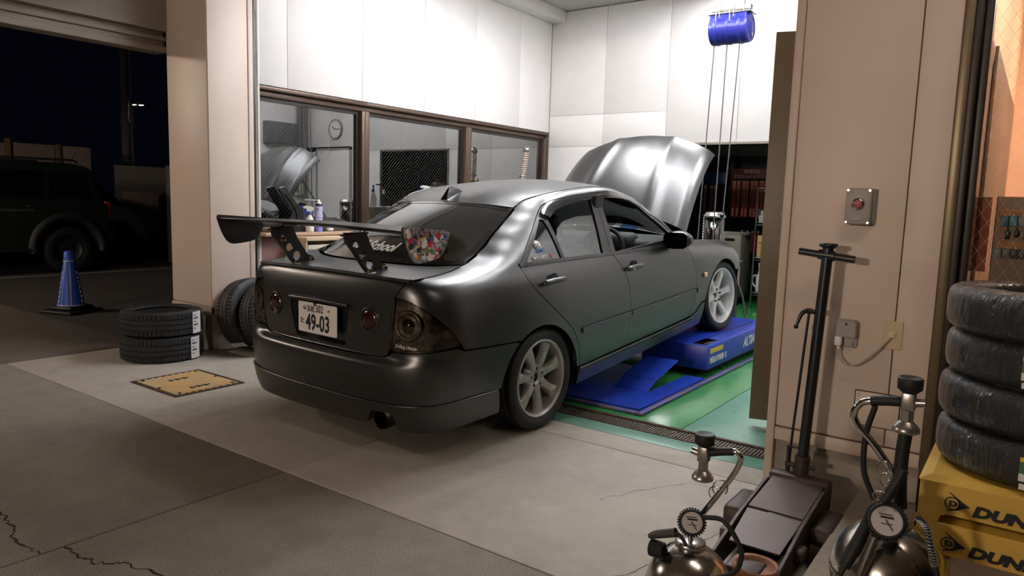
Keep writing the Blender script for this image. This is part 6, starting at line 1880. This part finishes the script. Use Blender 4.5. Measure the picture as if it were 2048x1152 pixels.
oc = thing('weatherproof_socket', 'grey weatherproof socket cover on the right pillar beside the jack handle', 'socket', (-.605, 3.24, .81))
M_sock = mat('socket_grey', (150, 142, 138), .4)
obj('back_plate', MB().prism(rrect(.084, .116, .012), 0, .012, FR, .003), M_sock, oc)
obj('hood', MB().prism([(-.040, -.016), (.040, -.016), (.040, .046), (.030, .056), (-.030, .056), (-.040, .046)], .012, .042, FR, .006), M_sock, oc)
obj('hood_screw', MB().cyl((0, -.042, .042), (0, -.045, .042), .0055, 12), M_trimb, oc)
obj('socket_face', MB().box((-.030, -.016, -.05), (.030, -.012, -.018)), mat('socket_face', (176, 168, 158), .5), oc)
pg = obj('plug', MB().box((-.040, -.05, -.052), (-.012, -.014, -.012), .006).cyl((-.024, -.036, -.052), (-.022, -.036, -.066), .006, 8), M_white, oc)
obj('pilot_button', MB().cyl((.022, -.014, -.044), (.022, -.022, -.044), .008, 12), M_sock, oc)
obj('cable', MB().tube([(-.022, -.036, -.064), (-.020, -.04, -.095), (.015, -.045, -.125), (.06, -.045, -.115), (.12, -.035, -.055), (.170, -.012, .012)], .0042, 8, sub=6), mat('cable_grey', (170, 160, 150), .5), oc)
op = thing('outlet_plate', 'beige cable outlet plate on the right pillar', 'outlet', (-.436, 3.24, .823))
obj('plate', MB().prism(rrect(.070, .116, .006), 0, .006, FR, .002), mat('outlet_beige', (196, 172, 134), .5), op)
obj('grommet', MB().box((-.014, -.010, -.012), (.012, -.006, .014), .001).cyl((0, -.006, .0), (0, -.020, .0), .008, 12), mat('outlet_pale', (206, 190, 160), .5), op)

# ---- trolley jack
M_jack = mat('jack_brown', (78, 62, 56), .55, metal=.25, noise=.35, nscale=14, rgb2=(52, 42, 38))
M_jackp = mat('jack_cover', (92, 76, 70), .5, metal=.3, noise=.2, nscale=8)
M_pole = mat('jack_handle_black', (26, 28, 32), .35, noise=.2)
JK = thing('trolley_jack', 'large rusty brown trolley jack with a black T handle standing at the right pillar', 'jack', (-.70, 2.65, 0))
for s in (1, -1):
    x0, x1 = sorted((s * .105, s * .118))
    obj('side_plate', MB().prism([(.42, .05), (.42, .19), (.30, .215), (-.02, .18), (-.28, .13), (-.36, .08), (-.34, .045), (-.1, .05)], x0, x1, PX, .002), M_jack, JK)
    cst = obj('rear_caster', MB().cyl((s * .13, .10, .055), (s * .19, .10, .055), .055, 20), M_jack, JK)
    obj('caster_fork', MB().box((min(s * .12, s * .205), .06, .06), (max(s * .12, s * .205), .30, .155), .02), M_jack, JK)
    obj('front_roller', MB().cyl((s * .118, -.28, .045), (s * .16, -.28, .045), .045, 20), M_jack, JK)
    obj('side_lug', MB().box((min(s * .118, s * .15), -.12, .09), (max(s * .118, s * .15), -.06, .14), .008), M_jack, JK)
def cover(y0, z0, y1, z1, name, hw0=.1, hw1=.1):
    return obj(name, MB().add([(-hw0, y0, z0), (hw0, y0, z0), (hw1, y1, z1), (-hw1, y1, z1), (-hw0, y0, z0 - .006), (hw0, y0, z0 - .006), (hw1, y1, z1 - .006), (-hw1, y1, z1 - .006)], [(0, 1, 2, 3), (7, 6, 5, 4), (0, 4, 5, 1), (1, 5, 6, 2), (2, 6, 7, 3), (3, 7, 4, 0)]), M_jackp, JK)
cover(.05, .186, .37, .212, 'rear_cover'); cover(-.19, .140, .04, .180, 'front_cover', .088, .1)
obj('tail_block', MB().box((-.12, .36, .10), (.12, .43, .225), .012), M_jack, JK)
obj('saddle', MB().lathe([(0, .150), (.055, .150), (.062, .165), (.075, .17), (.078, .13), (.05, .10), (0, .10)], 28, T(.035, -.275, -.045)), mat('saddle_orange', (150, 92, 42), .6, noise=.3), JK)
obj('lift_arm', MB().box((-.06, -.32, .06), (.06, .10, .11), .01), M_jack, JK)
hd_ = obj('handle_tube', MB().cyl((-.008, .425, .19), (.022, .455, 1.17), .0215, 20), M_pole, JK)
obj('handle_cap', MB().lathe([(.0215, 0), (.034, .006), (.036, .012), (.034, .018), (0, .02)], 22, T(.022, .455, 1.165)), M_pole, hd_)
obj('cross_bar', MB().cyl((-.088, .45, 1.146), (.125, .452, 1.125), .0145, 16), M_pole, hd_)
obj('bar_socket', MB().cyl((-.012, .45, 1.139), (.05, .451, 1.133), .020, 16), M_pole, hd_)
obj('handle_socket', MB().cyl((-.010, .423, .16), (-.004, .428, .30), .030, 20).cyl((-.05, .42, .255), (.045, .43, .255), .010, 8), M_jack, JK)
obj('release_rod', MB().cyl((-.062, .425, .20), (-.030, .45, .905), .0055, 8).cyl((-.062, .425, .17), (-.060, .426, .33), .010, 8), M_pole, hd_)
obj('rod_clip', MB().box((-.07, .42, .325), (-.005, .43, .332)).box((-.072, .415, .245), (0, .435, .262), .003), M_jack, hd_)
obj('release_lever', MB().tube([(.0, .447, .90), (-.035, .44, .905), (-.055, .43, .89), (-.068, .42, .845)], [.010, .011, .009, .006], 10, sub=3).sphere((-.070, .419, .838), .010), M_pole, hd_)

# ---- tyre inflator tanks
M_tank = mat('polished_steel', (200, 192, 182), .2, metal=1., noise=.12, nscale=6)
def tank_common(name, label, loc, R, foot):
    t = thing(name, label, 'air tank', loc)
    obj('tank', MB().lathe([(R * sin(a), foot + R - R * cos(a)) for a in np.linspace(.25, pi - .18, 24)], 48), M_tank, t)
    obj('weld_seam', MB().lathe([(R + .0005, foot + R - .004), (R + .003, foot + R), (R + .0005, foot + R + .004)], 48), M_tank, t)
    obj('foot_ring', MB().lathe([(R * .55, 0), (R * .60, 0), (R * .62, .012), (R * .5, foot + .03), (R * .46, foot + .03)], 36), M_tank, t)
    zt = foot + 2 * R
    obj('collar', MB().lathe([(.040, zt - .012), (.046, zt - .008), (.046, zt + .008), (.042, zt + .012), (0, zt + .012)], 28), M_steel, t)
    return t, zt
def gauge(parent, c, facing, r=.042):
    n = Vector(facing).normalized()
    MM = Matrix.Translation(c) @ n.to_track_quat('Z', 'Y').to_matrix().to_4x4()
    g_ = obj('gauge', MB().lathe([(0, -.045), (r * .9, -.045), (r, -.035), (r, 0), (r * .92, .006), (r * .80, .004)], 32, MM), M_black, parent)
    rb = MB()
    for k in range(30):
        a = 2 * pi * k / 30
        rb.box((-.0028, r - .001, -.042), (.0028, r + .0045, -.002), 0, 2, MM @ Matrix.Rotation(a, 4, 'Z') @ RY(0))
    ro = obj('grip_rib', rb, M_black, g_); ro['kind'] = 'stuff'
    obj('dial', MB().lathe([(0, .003), (r * .81, .003)], 28, MM), mat('dial_white', (196, 186, 182), .3, coat=.6), g_)
    obj('needle', MB().box((-.0012, -.026, .0035), (.0012, .004, .0045), 0, 2, MM @ RZ(35)), M_ink, g_)
    obj('dial_print', MB().box((-.014, .006, .0033), (.016, .011, .0038), 0, 2, MM).box((-.018, .014, .0033), (.012, .0165, .0038), 0, 2, MM).box((-.012, -.008, .0033), (.014, -.006, .0038), 0, 2, MM), M_ink, g_)
    return g_
def valve(parent, p, sgn):
    """head of the carrying pipe: body, knob and filling cone"""
    x, y, z = p
    v = obj('valve_body', MB().box((x - .016, y - .016, z - .022), (x + .016, y + .016, z + .026), .004).cyl((x + sgn * .014, y, z), (x + sgn * .038, y, z + .004), .011, 12), mat('alloy', (178, 172, 166), .3, metal=.9), parent)
    obj('gauge_knob', MB().lathe([(.020, .026), (.022, .028), (.029, .034), (.030, .060), (.027, .064), (.022, .060), (.0, .058)], 28, T(x, y, z)), M_black, v)
    obj('hex_neck', MB().cyl((x, y, z - .022), (x, y, z - .052), .016, 6, smooth=False), mat('alloy'), v)
    obj('filling_cone', MB().lathe([(.016, -.05), (.026, -.060), (.032, -.070), (.032, -.078), (.022, -.082), (0, -.082)], 28, T(x, y, z)), mat('alloy'), v)
    return v
# left tank, on the concrete
tl, zt = tank_common('air_tank', 'polished steel air tank on the concrete in front of the trolley jack', (-.775, 2.05, 0), .128, .030)
pipeL = [(.004, 0, zt), (.0, 0, zt + .03), (.018, 0, zt + .08), (.081, 0, zt + .187), (.122, 0, zt + .259), (.136, 0, zt + .302), (.126, 0, zt + .319), (.105, 0, zt + .320), (.043, 0, zt + .301)]
obj('carrying_pipe', MB().tube(pipeL, .0085, 14, sub=6), M_chrome, tl)
obj('pipe_grip', MB().tube([(.112, 0, zt + .3205), (.08, 0, zt + .313), (.043, 0, zt + .301)], .0125, 14, sub=3), M_black, tl)
valve(tl, (.025, 0, zt + .292), -1)
gauge(tl, (.022, -.055, zt + .095), (.35, -.85, .38), .038)
obj('air_hose', MB().tube([(.055, -.05, zt + .12), (.115, -.05, zt + .125), (.165, -.05, zt + .065), (.172, -.05, zt + .025), (.155, -.05, zt - .02), (.10, -.04, zt - .06)], .0075, 10, sub=6), M_black, tl)
gn = obj('chuck', MB().tube([(-.105, -.07, zt + .018), (-.08, -.07, zt + .032), (-.02, -.07, zt + .056)], [.008, .013, .014], 12, sub=3).tube([(-.02, -.07, zt + .056), (.0, -.065, zt + .040), (.01, -.06, zt + .02)], .006, 8, sub=3), mat('gun_grey', (88, 82, 78), .4, metal=.5), tl)
cl_ = [(-.095 + .006 * t / 6.28 + .0, -.075 + .022 * cos(t), zt - .012 + .022 * sin(t)) for t in np.linspace(0, 6.28 * 7, 90)]
obj('coiled_hose', MB().tube(cl_, .0048, 6), M_black, tl)
obj('hook', MB().tube([(.085 + .022 * cos(a), -.012 + .01 * sin(a), zt + .205 + .022 * sin(a)) for a in np.linspace(-.6, 4.2, 14)], .0022, 6).tube([(.070 + .018 * cos(a), -.012, zt + .185 + .02 * sin(a)) for a in np.linspace(.8, 4.0, 10)], .002, 6), M_chrome, tl)
# right tank, on the kerb
tr, zt = tank_common('air_tank', 'polished steel air tank on the kerb beside the yellow stands', (-.235, 2.05, .15), .142, .085)
zl = .15 + 0
def RP(x, z): return (x + .235, 0, z - .15)
pipeR = [RP(-.224, .53), RP(-.222, .575), RP(-.230, .612), RP(-.260, .665), RP(-.300, .716), RP(-.339, .755), RP(-.350, .783), RP(-.338, .813), RP(-.309, .827), RP(-.245, .838)]
obj('carrying_pipe', MB().tube(pipeR, .0095, 14, sub=6), M_chrome, tr)
obj('pipe_grip', MB().tube([RP(-.312, .8265), RP(-.28, .833), RP(-.243, .838)], .0135, 14, sub=3), M_black, tr)
valve(tr, RP(-.226, .840), 1)
obj('upper_hose', MB().tube([RP(-.301, .815), RP(-.317, .733), RP(-.314, .638), RP(-.284, .565)], .0075, 10, sub=6), M_black, tr)
obj('filler_hose', MB().tube([RP(-.226, .757), RP(-.229, .70), RP(-.228, .63), RP(-.222, .56)], .0165, 12, sub=4), M_black, tr)
gg = gauge(tr, (.000, -.12, .562 - .15), (.18, -.90, .42), .044)
obj('gauge_neck', MB().tube([(-.012, -.11, .455), (.008, -.10, .50), (.022, -.09, .54)], .013, 12, sub=3), M_black, tr)
obj('key_ring', MB().tube([(-.02 + .016 * cos(a), -.115, .47 + .012 * sin(a)) for a in np.linspace(0, 6.28, 16)], .0018, 6), M_chrome, tr)
obj('hook', MB().tube([(-.03 + .02 * cos(a), -.02, .50 + .03 * sin(a)) for a in np.linspace(-1.2, 3.2, 12)], .0022, 6).tube([(-.02 + .016 * cos(a), -.03, .485 + .018 * sin(a)) for a in np.linspace(1.5, 5.2, 12)], .002, 6), M_chrome, tr)
obj('brass_fitting', MB().cyl((.052, -.09, .425), (.066, -.09, .438), .009, 6, smooth=False), mat('brass', (206, 168, 110), .3, metal=.9), tr)
spg = []
path = spline([Vector((.062, -.095, .432)), Vector((.082, -.10, .415)), Vector((.098, -.105, .37)), Vector((.108, -.105, .33))], 10)
obj('hose_core', MB().tube(path, .006, 8), M_black, tr)
hx = []
for i, t in enumerate(np.linspace(0, 1, 130)):
    p = path[min(int(t * (len(path) - 1)), len(path) - 2)]; q = path[min(int(t * (len(path) - 1)) + 1, len(path) - 1)]
    f_ = t * (len(path) - 1) % 1; c = p.lerp(q, f_); a = t * 2 * pi * 18
    hx.append(c + Vector((.0085 * cos(a), .0085 * sin(a), .004 * sin(a))))
obj('hose_spring', MB().tube(hx, .0017, 5), M_steel, tr)
obj('lower_hose', MB().tube([(.108, -.105, .335), (.122, -.11, .29), (.132, -.118, .265), (.10, -.13, .245), (.125, -.135, .228), (.09, -.14, .215), (.12, -.142, .20)], .0062, 8, sub=5), M_black, tr)
obj('chuck_gun', MB().tube([(-.040, -.10, .40), (-.062, -.135, .33), (-.080, -.15, .28)], [.014, .017, .014], 12, sub=3).cyl((-.080, -.15, .28), (-.088, -.155, .255), .007, 8), M_black, tr)
obj('chuck_lever', MB().tube([(-.020, -.135, .37), (-.036, -.155, .30), (-.05, -.165, .24)], .009, 10, sub=3), mat('gun_grey'), tr)
obj('gun_bracket', MB().prism([(-.03, .30), (.0, .36), (.02, .44), (-.012, .44), (-.04, .36)], -.004, .004, T(0, -.105, 0) @ FR), M_steel, tr)

# ---- yellow tyre stands
M_yel = mat('stand_yellow', (212, 172, 72), .45, noise=.06, nscale=4)
def stand(label, dz):
    t = thing('tyre_stand', label, 'stand', (.10, 2.55, .15 + dz), group='stacked yellow tyre stands')
    hx_, hy_, ht = .305, .300, .265
    top = .045
    ou = [(-hx_, -hy_), (hx_, -hy_), (hx_, hy_), (-hx_, hy_)]
    # tapered tray: sloping top rim, vertical skirt with an arched opening
    a = .03
    rim = [(-hx_ + a, -hy_ + a), (hx_ - a, -hy_ + a), (hx_ - a, hy_ - a), (-hx_ + a, hy_ - a)]
    z1 = .446 ; z0 = .433
    vs = [(x, y, z0) for x, y in ou] + [(x, y, z1) for x, y in rim]
    obj('tray_top', MB().add(vs, [(0, 1, 5, 4), (1, 2, 6, 5), (2, 3, 7, 6), (3, 0, 4, 7), (4, 5, 6, 7)]), M_yel, t)
    # skirts
    def skirt(p0, p1, name):
        d = (Vector(p1) - Vector(p0)); Ls = d.length
        n_ = 14
        poly = [(0, z0), (0, z0 - .114), (.055, z0 - .114), (.06, z0 - .092), (.075, z0 - .085), (Ls - .075, z0 - .085), (Ls - .06, z0 - .092), (Ls - .055, z0 - .114), (Ls, z0 - .114), (Ls, z0)]
        ang = atan2(d.y, d.x)
        return obj(name, MB().prism(poly, -.004, 0, T(p0[0], p0[1], 0) @ Matrix.Rotation(ang, 4, 'Z') @ FR), M_yel, t)
    fs_ = skirt(ou[0], ou[1], 'front_skirt'); skirt(ou[1], ou[2], 'side_skirt'); skirt(ou[2], ou[3], 'back_skirt'); skirt(ou[3], ou[0], 'side_skirt')
    FM = T(-hx_, -hy_ - .001, z0) @ FR
    text('DUNLOP', .040, M_ink, FM @ T(.132, -.072, .001), fs_, 'lettering', .0006, bold=.0024, shear=.22, xscale=1.35)
    lg = obj('logo', MB().lathe([(.0155, 0), (.0185, 0), (.0185, .001), (.0155, .001)], 30, FM @ T(.085, -.050, .0005), closed=True), M_ink, fs_)
    obj('logo_arrow', MB().prism([(.110, -.030), (.140, -.047), (.110, -.060), (.116, -.045)], 0, .001, FM @ T(-.013, -.005, .0005)).prism([(.088, -.016), (.090, -.015), (.118, -.034), (.114, -.035)], 0, .001, FM @ T(-.013, -.005, .0005)).prism([(.086, -.070), (.085, -.068), (.114, -.056), (.117, -.059)], 0, .001, FM @ T(-.013, -.005, .0005)), M_ink, fs_)
    text('D', .020, M_ink, FM @ T(.077, -.057, .001), fs_, 'lettering', .0006, bold=.0012, xscale=1.3)
    return t
stand('yellow tyre stand directly under the wrapped tyres', 0)
s2 = stand('yellow tyre stand nested below another yellow stand', -.115)
for x in (-.268, .268):
    for y in (-.262, .262):
        obj('leg', MB().box((x - .03, y - .03, .116), (x + .03, y + .03, .325), .006), M_yel, s2)

# ---- plastic wrapped tyres
def wrap_mat():
    m = bpy.data.materials.new('wrapped_tyre'); m.use_nodes = True
    nt = m.node_tree; b = nt.nodes['Principled BSDF']
    b.inputs['Base Color'].default_value = (*lin((18, 18, 19)), 1); b.inputs['Roughness'].default_value = .6; b.inputs['Specular IOR Level'].default_value = .3
    b.inputs['Coat Weight'].default_value = 1.; b.inputs['Coat Roughness'].default_value = .05
    tc = nt.nodes.new('ShaderNodeTexCoord'); mp = nt.nodes.new('ShaderNodeMapping'); mp.inputs['Scale'].default_value = (34, 34, 7)
    nz = nt.nodes.new('ShaderNodeTexNoise'); nz.inputs['Scale'].default_value = 1.6; nz.inputs['Detail'].default_value = 5; nz.inputs['Roughness'].default_value = .6; nz.inputs['Distortion'].default_value = .6
    bp = nt.nodes.new('ShaderNodeBump'); bp.inputs['Strength'].default_value = 1.; bp.inputs['Distance'].default_value = .03
    nt.links.new(tc.outputs['Object'], mp.inputs[0]); nt.links.new(mp.outputs[0], nz.inputs[0]); nt.links.new(nz.outputs['Fac'], bp.inputs['Height'])
    nt.links.new(bp.outputs['Normal'], b.inputs['Coat Normal'])
    return m
M_wrap = wrap_mat()
M_film = glassmat('clear_film', (235, 232, 228), .10, .12)
def wrapped(k, label):
    t = thing('wrapped_tyre', label, 'tyre', (.075 - .006 * (k % 2), 2.53 + .012 * (k % 3), .598 + .1302 * k), (0, 0, .2 * k), group='wrapped tyres stacked on the yellow stands')
    R, ri, w = .272, .175, .127
    pr = []
    for q in range(33):
        a = -pi * .5 - 1.25 + (pi + 2.5) * q / 32
        c = (ri + R) / 2
        ca, sa_ = cos(a), sin(a)
        ex = .62
        pr.append((c + (R - ri) / 2 * math.copysign(abs(ca) ** ex, ca), w / 2 + w / 2 * math.copysign(abs(sa_) ** ex, sa_)))
    n = 150
    vs = []; fs = []; m_ = len(pr); rr_ = random.Random(k)
    ph = [rr_.uniform(0, 6.28) for _ in range(5)]
    for i in range(n):
        t_ = 2 * pi * i / n
        for q, (r, z) in enumerate(pr):
            sh = abs(2 * q / 32 - 1)
            cr = .0022 * sh * (sin(37 * t_ + ph[0] + 2 * sh) + .7 * sin(61 * t_ + ph[1]) + .6 * sin(23 * t_ + ph[2] + z * 30))
            vs.append(((r + cr) * cos(t_), (r + cr) * sin(t_), z + cr * .4))
    for i in range(n):
        j = (i + 1) % n
        for q in range(m_ - 1): fs.append((i * m_ + q, j * m_ + q, j * m_ + q + 1, i * m_ + q + 1))
    me = MB().add(vs, fs, True).mesh('wrapped_body')
    obj('wrapped_body', me, M_wrap, t)
    # gathered film in the bore
    g_ = MB(); P = []
    for i in range(n + 1):
        t_ = 2 * pi * i / n
        f_ = .012 * sin(40 * t_ + ph[3]) + .008 * sin(71 * t_)
        P.append([((ri + .03 - u * .05) * cos(t_ + u * .35), (ri + .03 - u * .05) * sin(t_ + u * .35), w + .001 - .085 * u ** .8 + f_ * u * (1 - u) * 2.2) for u in np.linspace(0, 1, 7)])
    obj('gathered_film', g_.grid(P), mat('crinkled_film', (150, 140, 130), .22, noise=.6, nscale=30, rgb2=(60, 54, 50)), t)
    # product label, towards the forecourt
    a0 = -pi / 2 - .2 * k - (.0, -.06, .07, .02)[k]
    def lab(z0, z1, da, m, lift, off=0.):
        return MB().grid([[((R + lift) * cos(a0 + off + da * (i / 8 - .5)), (R + lift) * sin(a0 + off + da * (i / 8 - .5)), z) for z in (z0, z1)] for i in range(9)])
    lb = obj('tyre_label', lab(.032, .095, .42, None, .0022), mat('label_green', (58, 104, 70), .4), t)
    obj('label_yellow', lab(.084, .096, .42, None, .0027), mat('label_yellow'), lb)
    obj('label_white', lab(.032, .052, .42, None, .0027), M_label, lb)
    obj('barcode', lab(.010, .026, .36, None, .0022, -.02), M_label, lb)
    tm = Matrix.Rotation(a0 - .17 + pi / 2, 4, 'Z') @ T(0, -(R + .0032), .036) @ FR
    text('165/55', .022, M_ink, tm, lb, 'lettering', .0004, bold=.0004)
    # red and white crinkled label edge
    return t
for k, lb in enumerate(('plastic wrapped tyre at the bottom of the stack on the yellow stands', 'plastic wrapped tyre, second from the bottom of the stack', 'plastic wrapped tyre, third from the bottom of the stack', 'plastic wrapped tyre on top of the stack by the showroom glass')):
    wrapped(k, lb)

# ---- showroom behind the glass
M_peach = mat('showroom_peach_wall', (236, 194, 166), .6, noise=.04)
struct('wall_showroom', MB().box((-.42, 3.5, 0), (-.25, 7.4, 3.0)).box((-.42, 7.3, 0), (3.6, 7.4, 3.0)).box((3.5, 3.3, 0), (3.6, 7.4, 3.0)), M_peach, 'peach walls of the showroom behind the glass')
struct('ceiling_showroom', MB().box((-.42, 3.3, 3.0), (3.6, 7.4, 3.1)), mat('showroom_ceiling', (220, 204, 190), .8), 'ceiling of the showroom')
struct('floor_showroom', MB().box((-.25, 3.24, 0), (3.5, 7.3, .16)), mat('showroom_floor', (120, 104, 90), .4), 'floor of the showroom')
w4 = bpy.data.objects.new('window_4', None); COL.objects.link(w4); w4['kind'] = 'structure'; w4['category'] = 'window'
w4['label'] = 'tall wired glass front of the showroom'; w4.location = (-.237, 3.30, .15)
obj('frame_jamb', MB().box((0, -.05, 0), (.030, .04, 2.9), .003), M_bronze_d, w4)
obj('frame_sill', MB().box((.03, -.05, 0), (3.6, .04, .06), .003), M_bronze_d, w4)
obj('pane', MB().box((.03, -.004, .06), (3.6, .004, 2.9)), glassmat('showroom_pane', (246, 245, 243), .015, 0., wire=None), w4)
wires = MB()
for k in range(-60, 60):
    # crossed wires cast in the glass
    for sg in (1, -1):
        x0 = .03 + k * .045; z0 = .3
        if -.3 < x0 < .75 or True:
            pa = []
            for z in (.55, 2.55):
                pa.append((x0 + sg * (z - 1.5) * .62, -.0055, z))
            (xa, _, za), (xb, _, zb) = pa
            # clip to pane
            def clip(x1, z1, x2, z2):
                lo, hi = .032, 1.3
                if (x1 < lo and x2 < lo) or (x1 > hi and x2 > hi): return None
                def at(xc): return z1 + (z2 - z1) * (xc - x1) / (x2 - x1)
                if x1 < lo: z1 = at(lo); x1 = lo
                if x2 < lo: z2 = at(lo); x2 = lo
                if x1 > hi: z1 = at(hi); x1 = hi
                if x2 > hi: z2 = at(hi); x2 = hi
                return x1, z1, x2, z2
            c = clip(xa, za, xb, zb)
            if c: wires.cyl((c[0], -.0052, c[1]), (c[2], -.0052, c[3]), .0004, 4, caps=False)
wo = obj('glass_wire', wires, mat('wire_pale', (206, 190, 176), .4, metal=.4), w4); wo['kind'] = 'stuff'
sl_m = emat('showroom_tube', (255, 234, 210), SHOP_LAMP)
for k, (x, y) in enumerate(((.9, 4.4), (.9, 6.2))):
    t = thing('showroom_light', ('showroom ceiling light near the glass', 'showroom ceiling light towards the back')[k], 'light', (x, y, 3.0), group='showroom ceiling lights')
    obj('fitting', MB().box((-.65, -.09, -.04), (.65, .09, 0), .004), M_white, t)
    obj('diffuser', MB().box((-.63, -.075, -.055), (.63, .075, -.041)), sl_m, t)
for lab, y0, y1, x in (('dark brown sliding door leaf nearest the showroom glass', 3.40, 3.97, -.243), ('dark brown sliding door leaf further inside the showroom', 3.99, 6.3, -.228)):
    t = thing('sliding_door', lab, 'door', (x, y0, .16))
    obj('leaf', MB().box((-.006, 0, 0), (.006, y1 - y0, 1.91), .002), mat('dark_brown_door', (76, 60, 50), .35), t)
    obj('leaf_edge', MB().box((-.008, -.012, 0), (.008, 0, 1.91), .002), mat('edge_bronze', (150, 118, 92), .35, metal=.5), t)
tag(obj('thermostat', MB().box((0, -.05, -.10), (.02, .05, .10), .004), mat('cream_plastic'), None, (-.237, 3.375, 1.44)), 'cream wall control beside the showroom door', 'control')
tag(obj('notice_sheet', MB().box((0, -.04, -.09), (.004, .04, .09), .0), M_white, None, (-.237, 3.375, 1.20)), 'white notice sheet by the showroom door', 'notice')
tag(obj('acrylic_case', MB().box((-.036, -.03, -.14), (.036, .03, .15), .003), glassmat('acrylic', (196, 178, 166), .04), None, (-.192, 3.40, 1.235)), 'clear acrylic case standing against the showroom glass', 'case')
kb = thing('key_board', 'brown board with two rows of hanging car keys behind the showroom glass', 'key board', (.02, 3.44, 1.09))
obj('board', MB().box((-.165, 0, -.06), (.30, .012, .30), .003), mat('board_taupe', (150, 126, 108), .6), kb)
tray = 0
for z in (.225, .098):
    obj('hook_strip', MB().box((-.150, -.006, z), (.28, 0, z + .026), .001), mat('cork_wood', (188, 142, 92), .7, noise=.2, nscale=40), kb)
rk_ = random.Random(4)
kc = [(52, 116, 150), (78, 150, 176), (130, 140, 150), (96, 106, 116), (36, 44, 60), (60, 100, 150), (196, 172, 100)]
for r_, z in enumerate((.222, .096)):
    for k in range(9):
        x_ = -.140 + k * .0285 - .012 * r_
        hk = MB().cyl((x_ + .008, -.006, z + .006), (x_ + .008, -.016, z + .006), .003, 6)
        obj('hook', hk, M_white, kb)
        c = kc[(k + 2 * r_) % len(kc)] if k < (5 if r_ == 0 else 2) else rk_.choice(((40, 36, 34), (60, 50, 46), (200, 180, 160)))
        tag(obj('car_key', MB().box((x_ - .003, -.016, z - (.036 if k < 5 else .03)), (x_ + .0195, -.008, z + .002), .002), mat('key_%d_%d_%d' % c, c, .4), None, (.02, 3.44, 1.09)), '%s car key tag in the %s row of the key board' % ({(52, 116, 150): 'teal', (78, 150, 176): 'sky blue', (130, 140, 150): 'silver', (96, 106, 116): 'slate', (36, 44, 60): 'navy', (60, 100, 150): 'blue', (196, 172, 100): 'gold', (40, 36, 34): 'black', (60, 50, 46): 'dark brown', (200, 180, 160): 'beige'}[c], ('upper', 'lower')[r_]), 'key', 'keys on the key board')
for k in range(5):
    x_ = -.12 + .03 * k
    obj('key_fob', MB().box((x_ - .006, -.014, .135 + .008 * (k % 2)), (x_ + .010, -.004, .172), .003).cyl((x_, -.009, .172), (x_ + .001, -.009, .196), .0015, 5), M_trimb, kb)
tag(obj('desk_monitor', MB().box((-.14, -.02, 0), (.20, .02, .045), .004).box((-.12, -.025, .008), (.2, -.02, .04)), M_white, None, (.10, 3.7, 1.40)), 'white office device above the key board in the showroom', 'device')
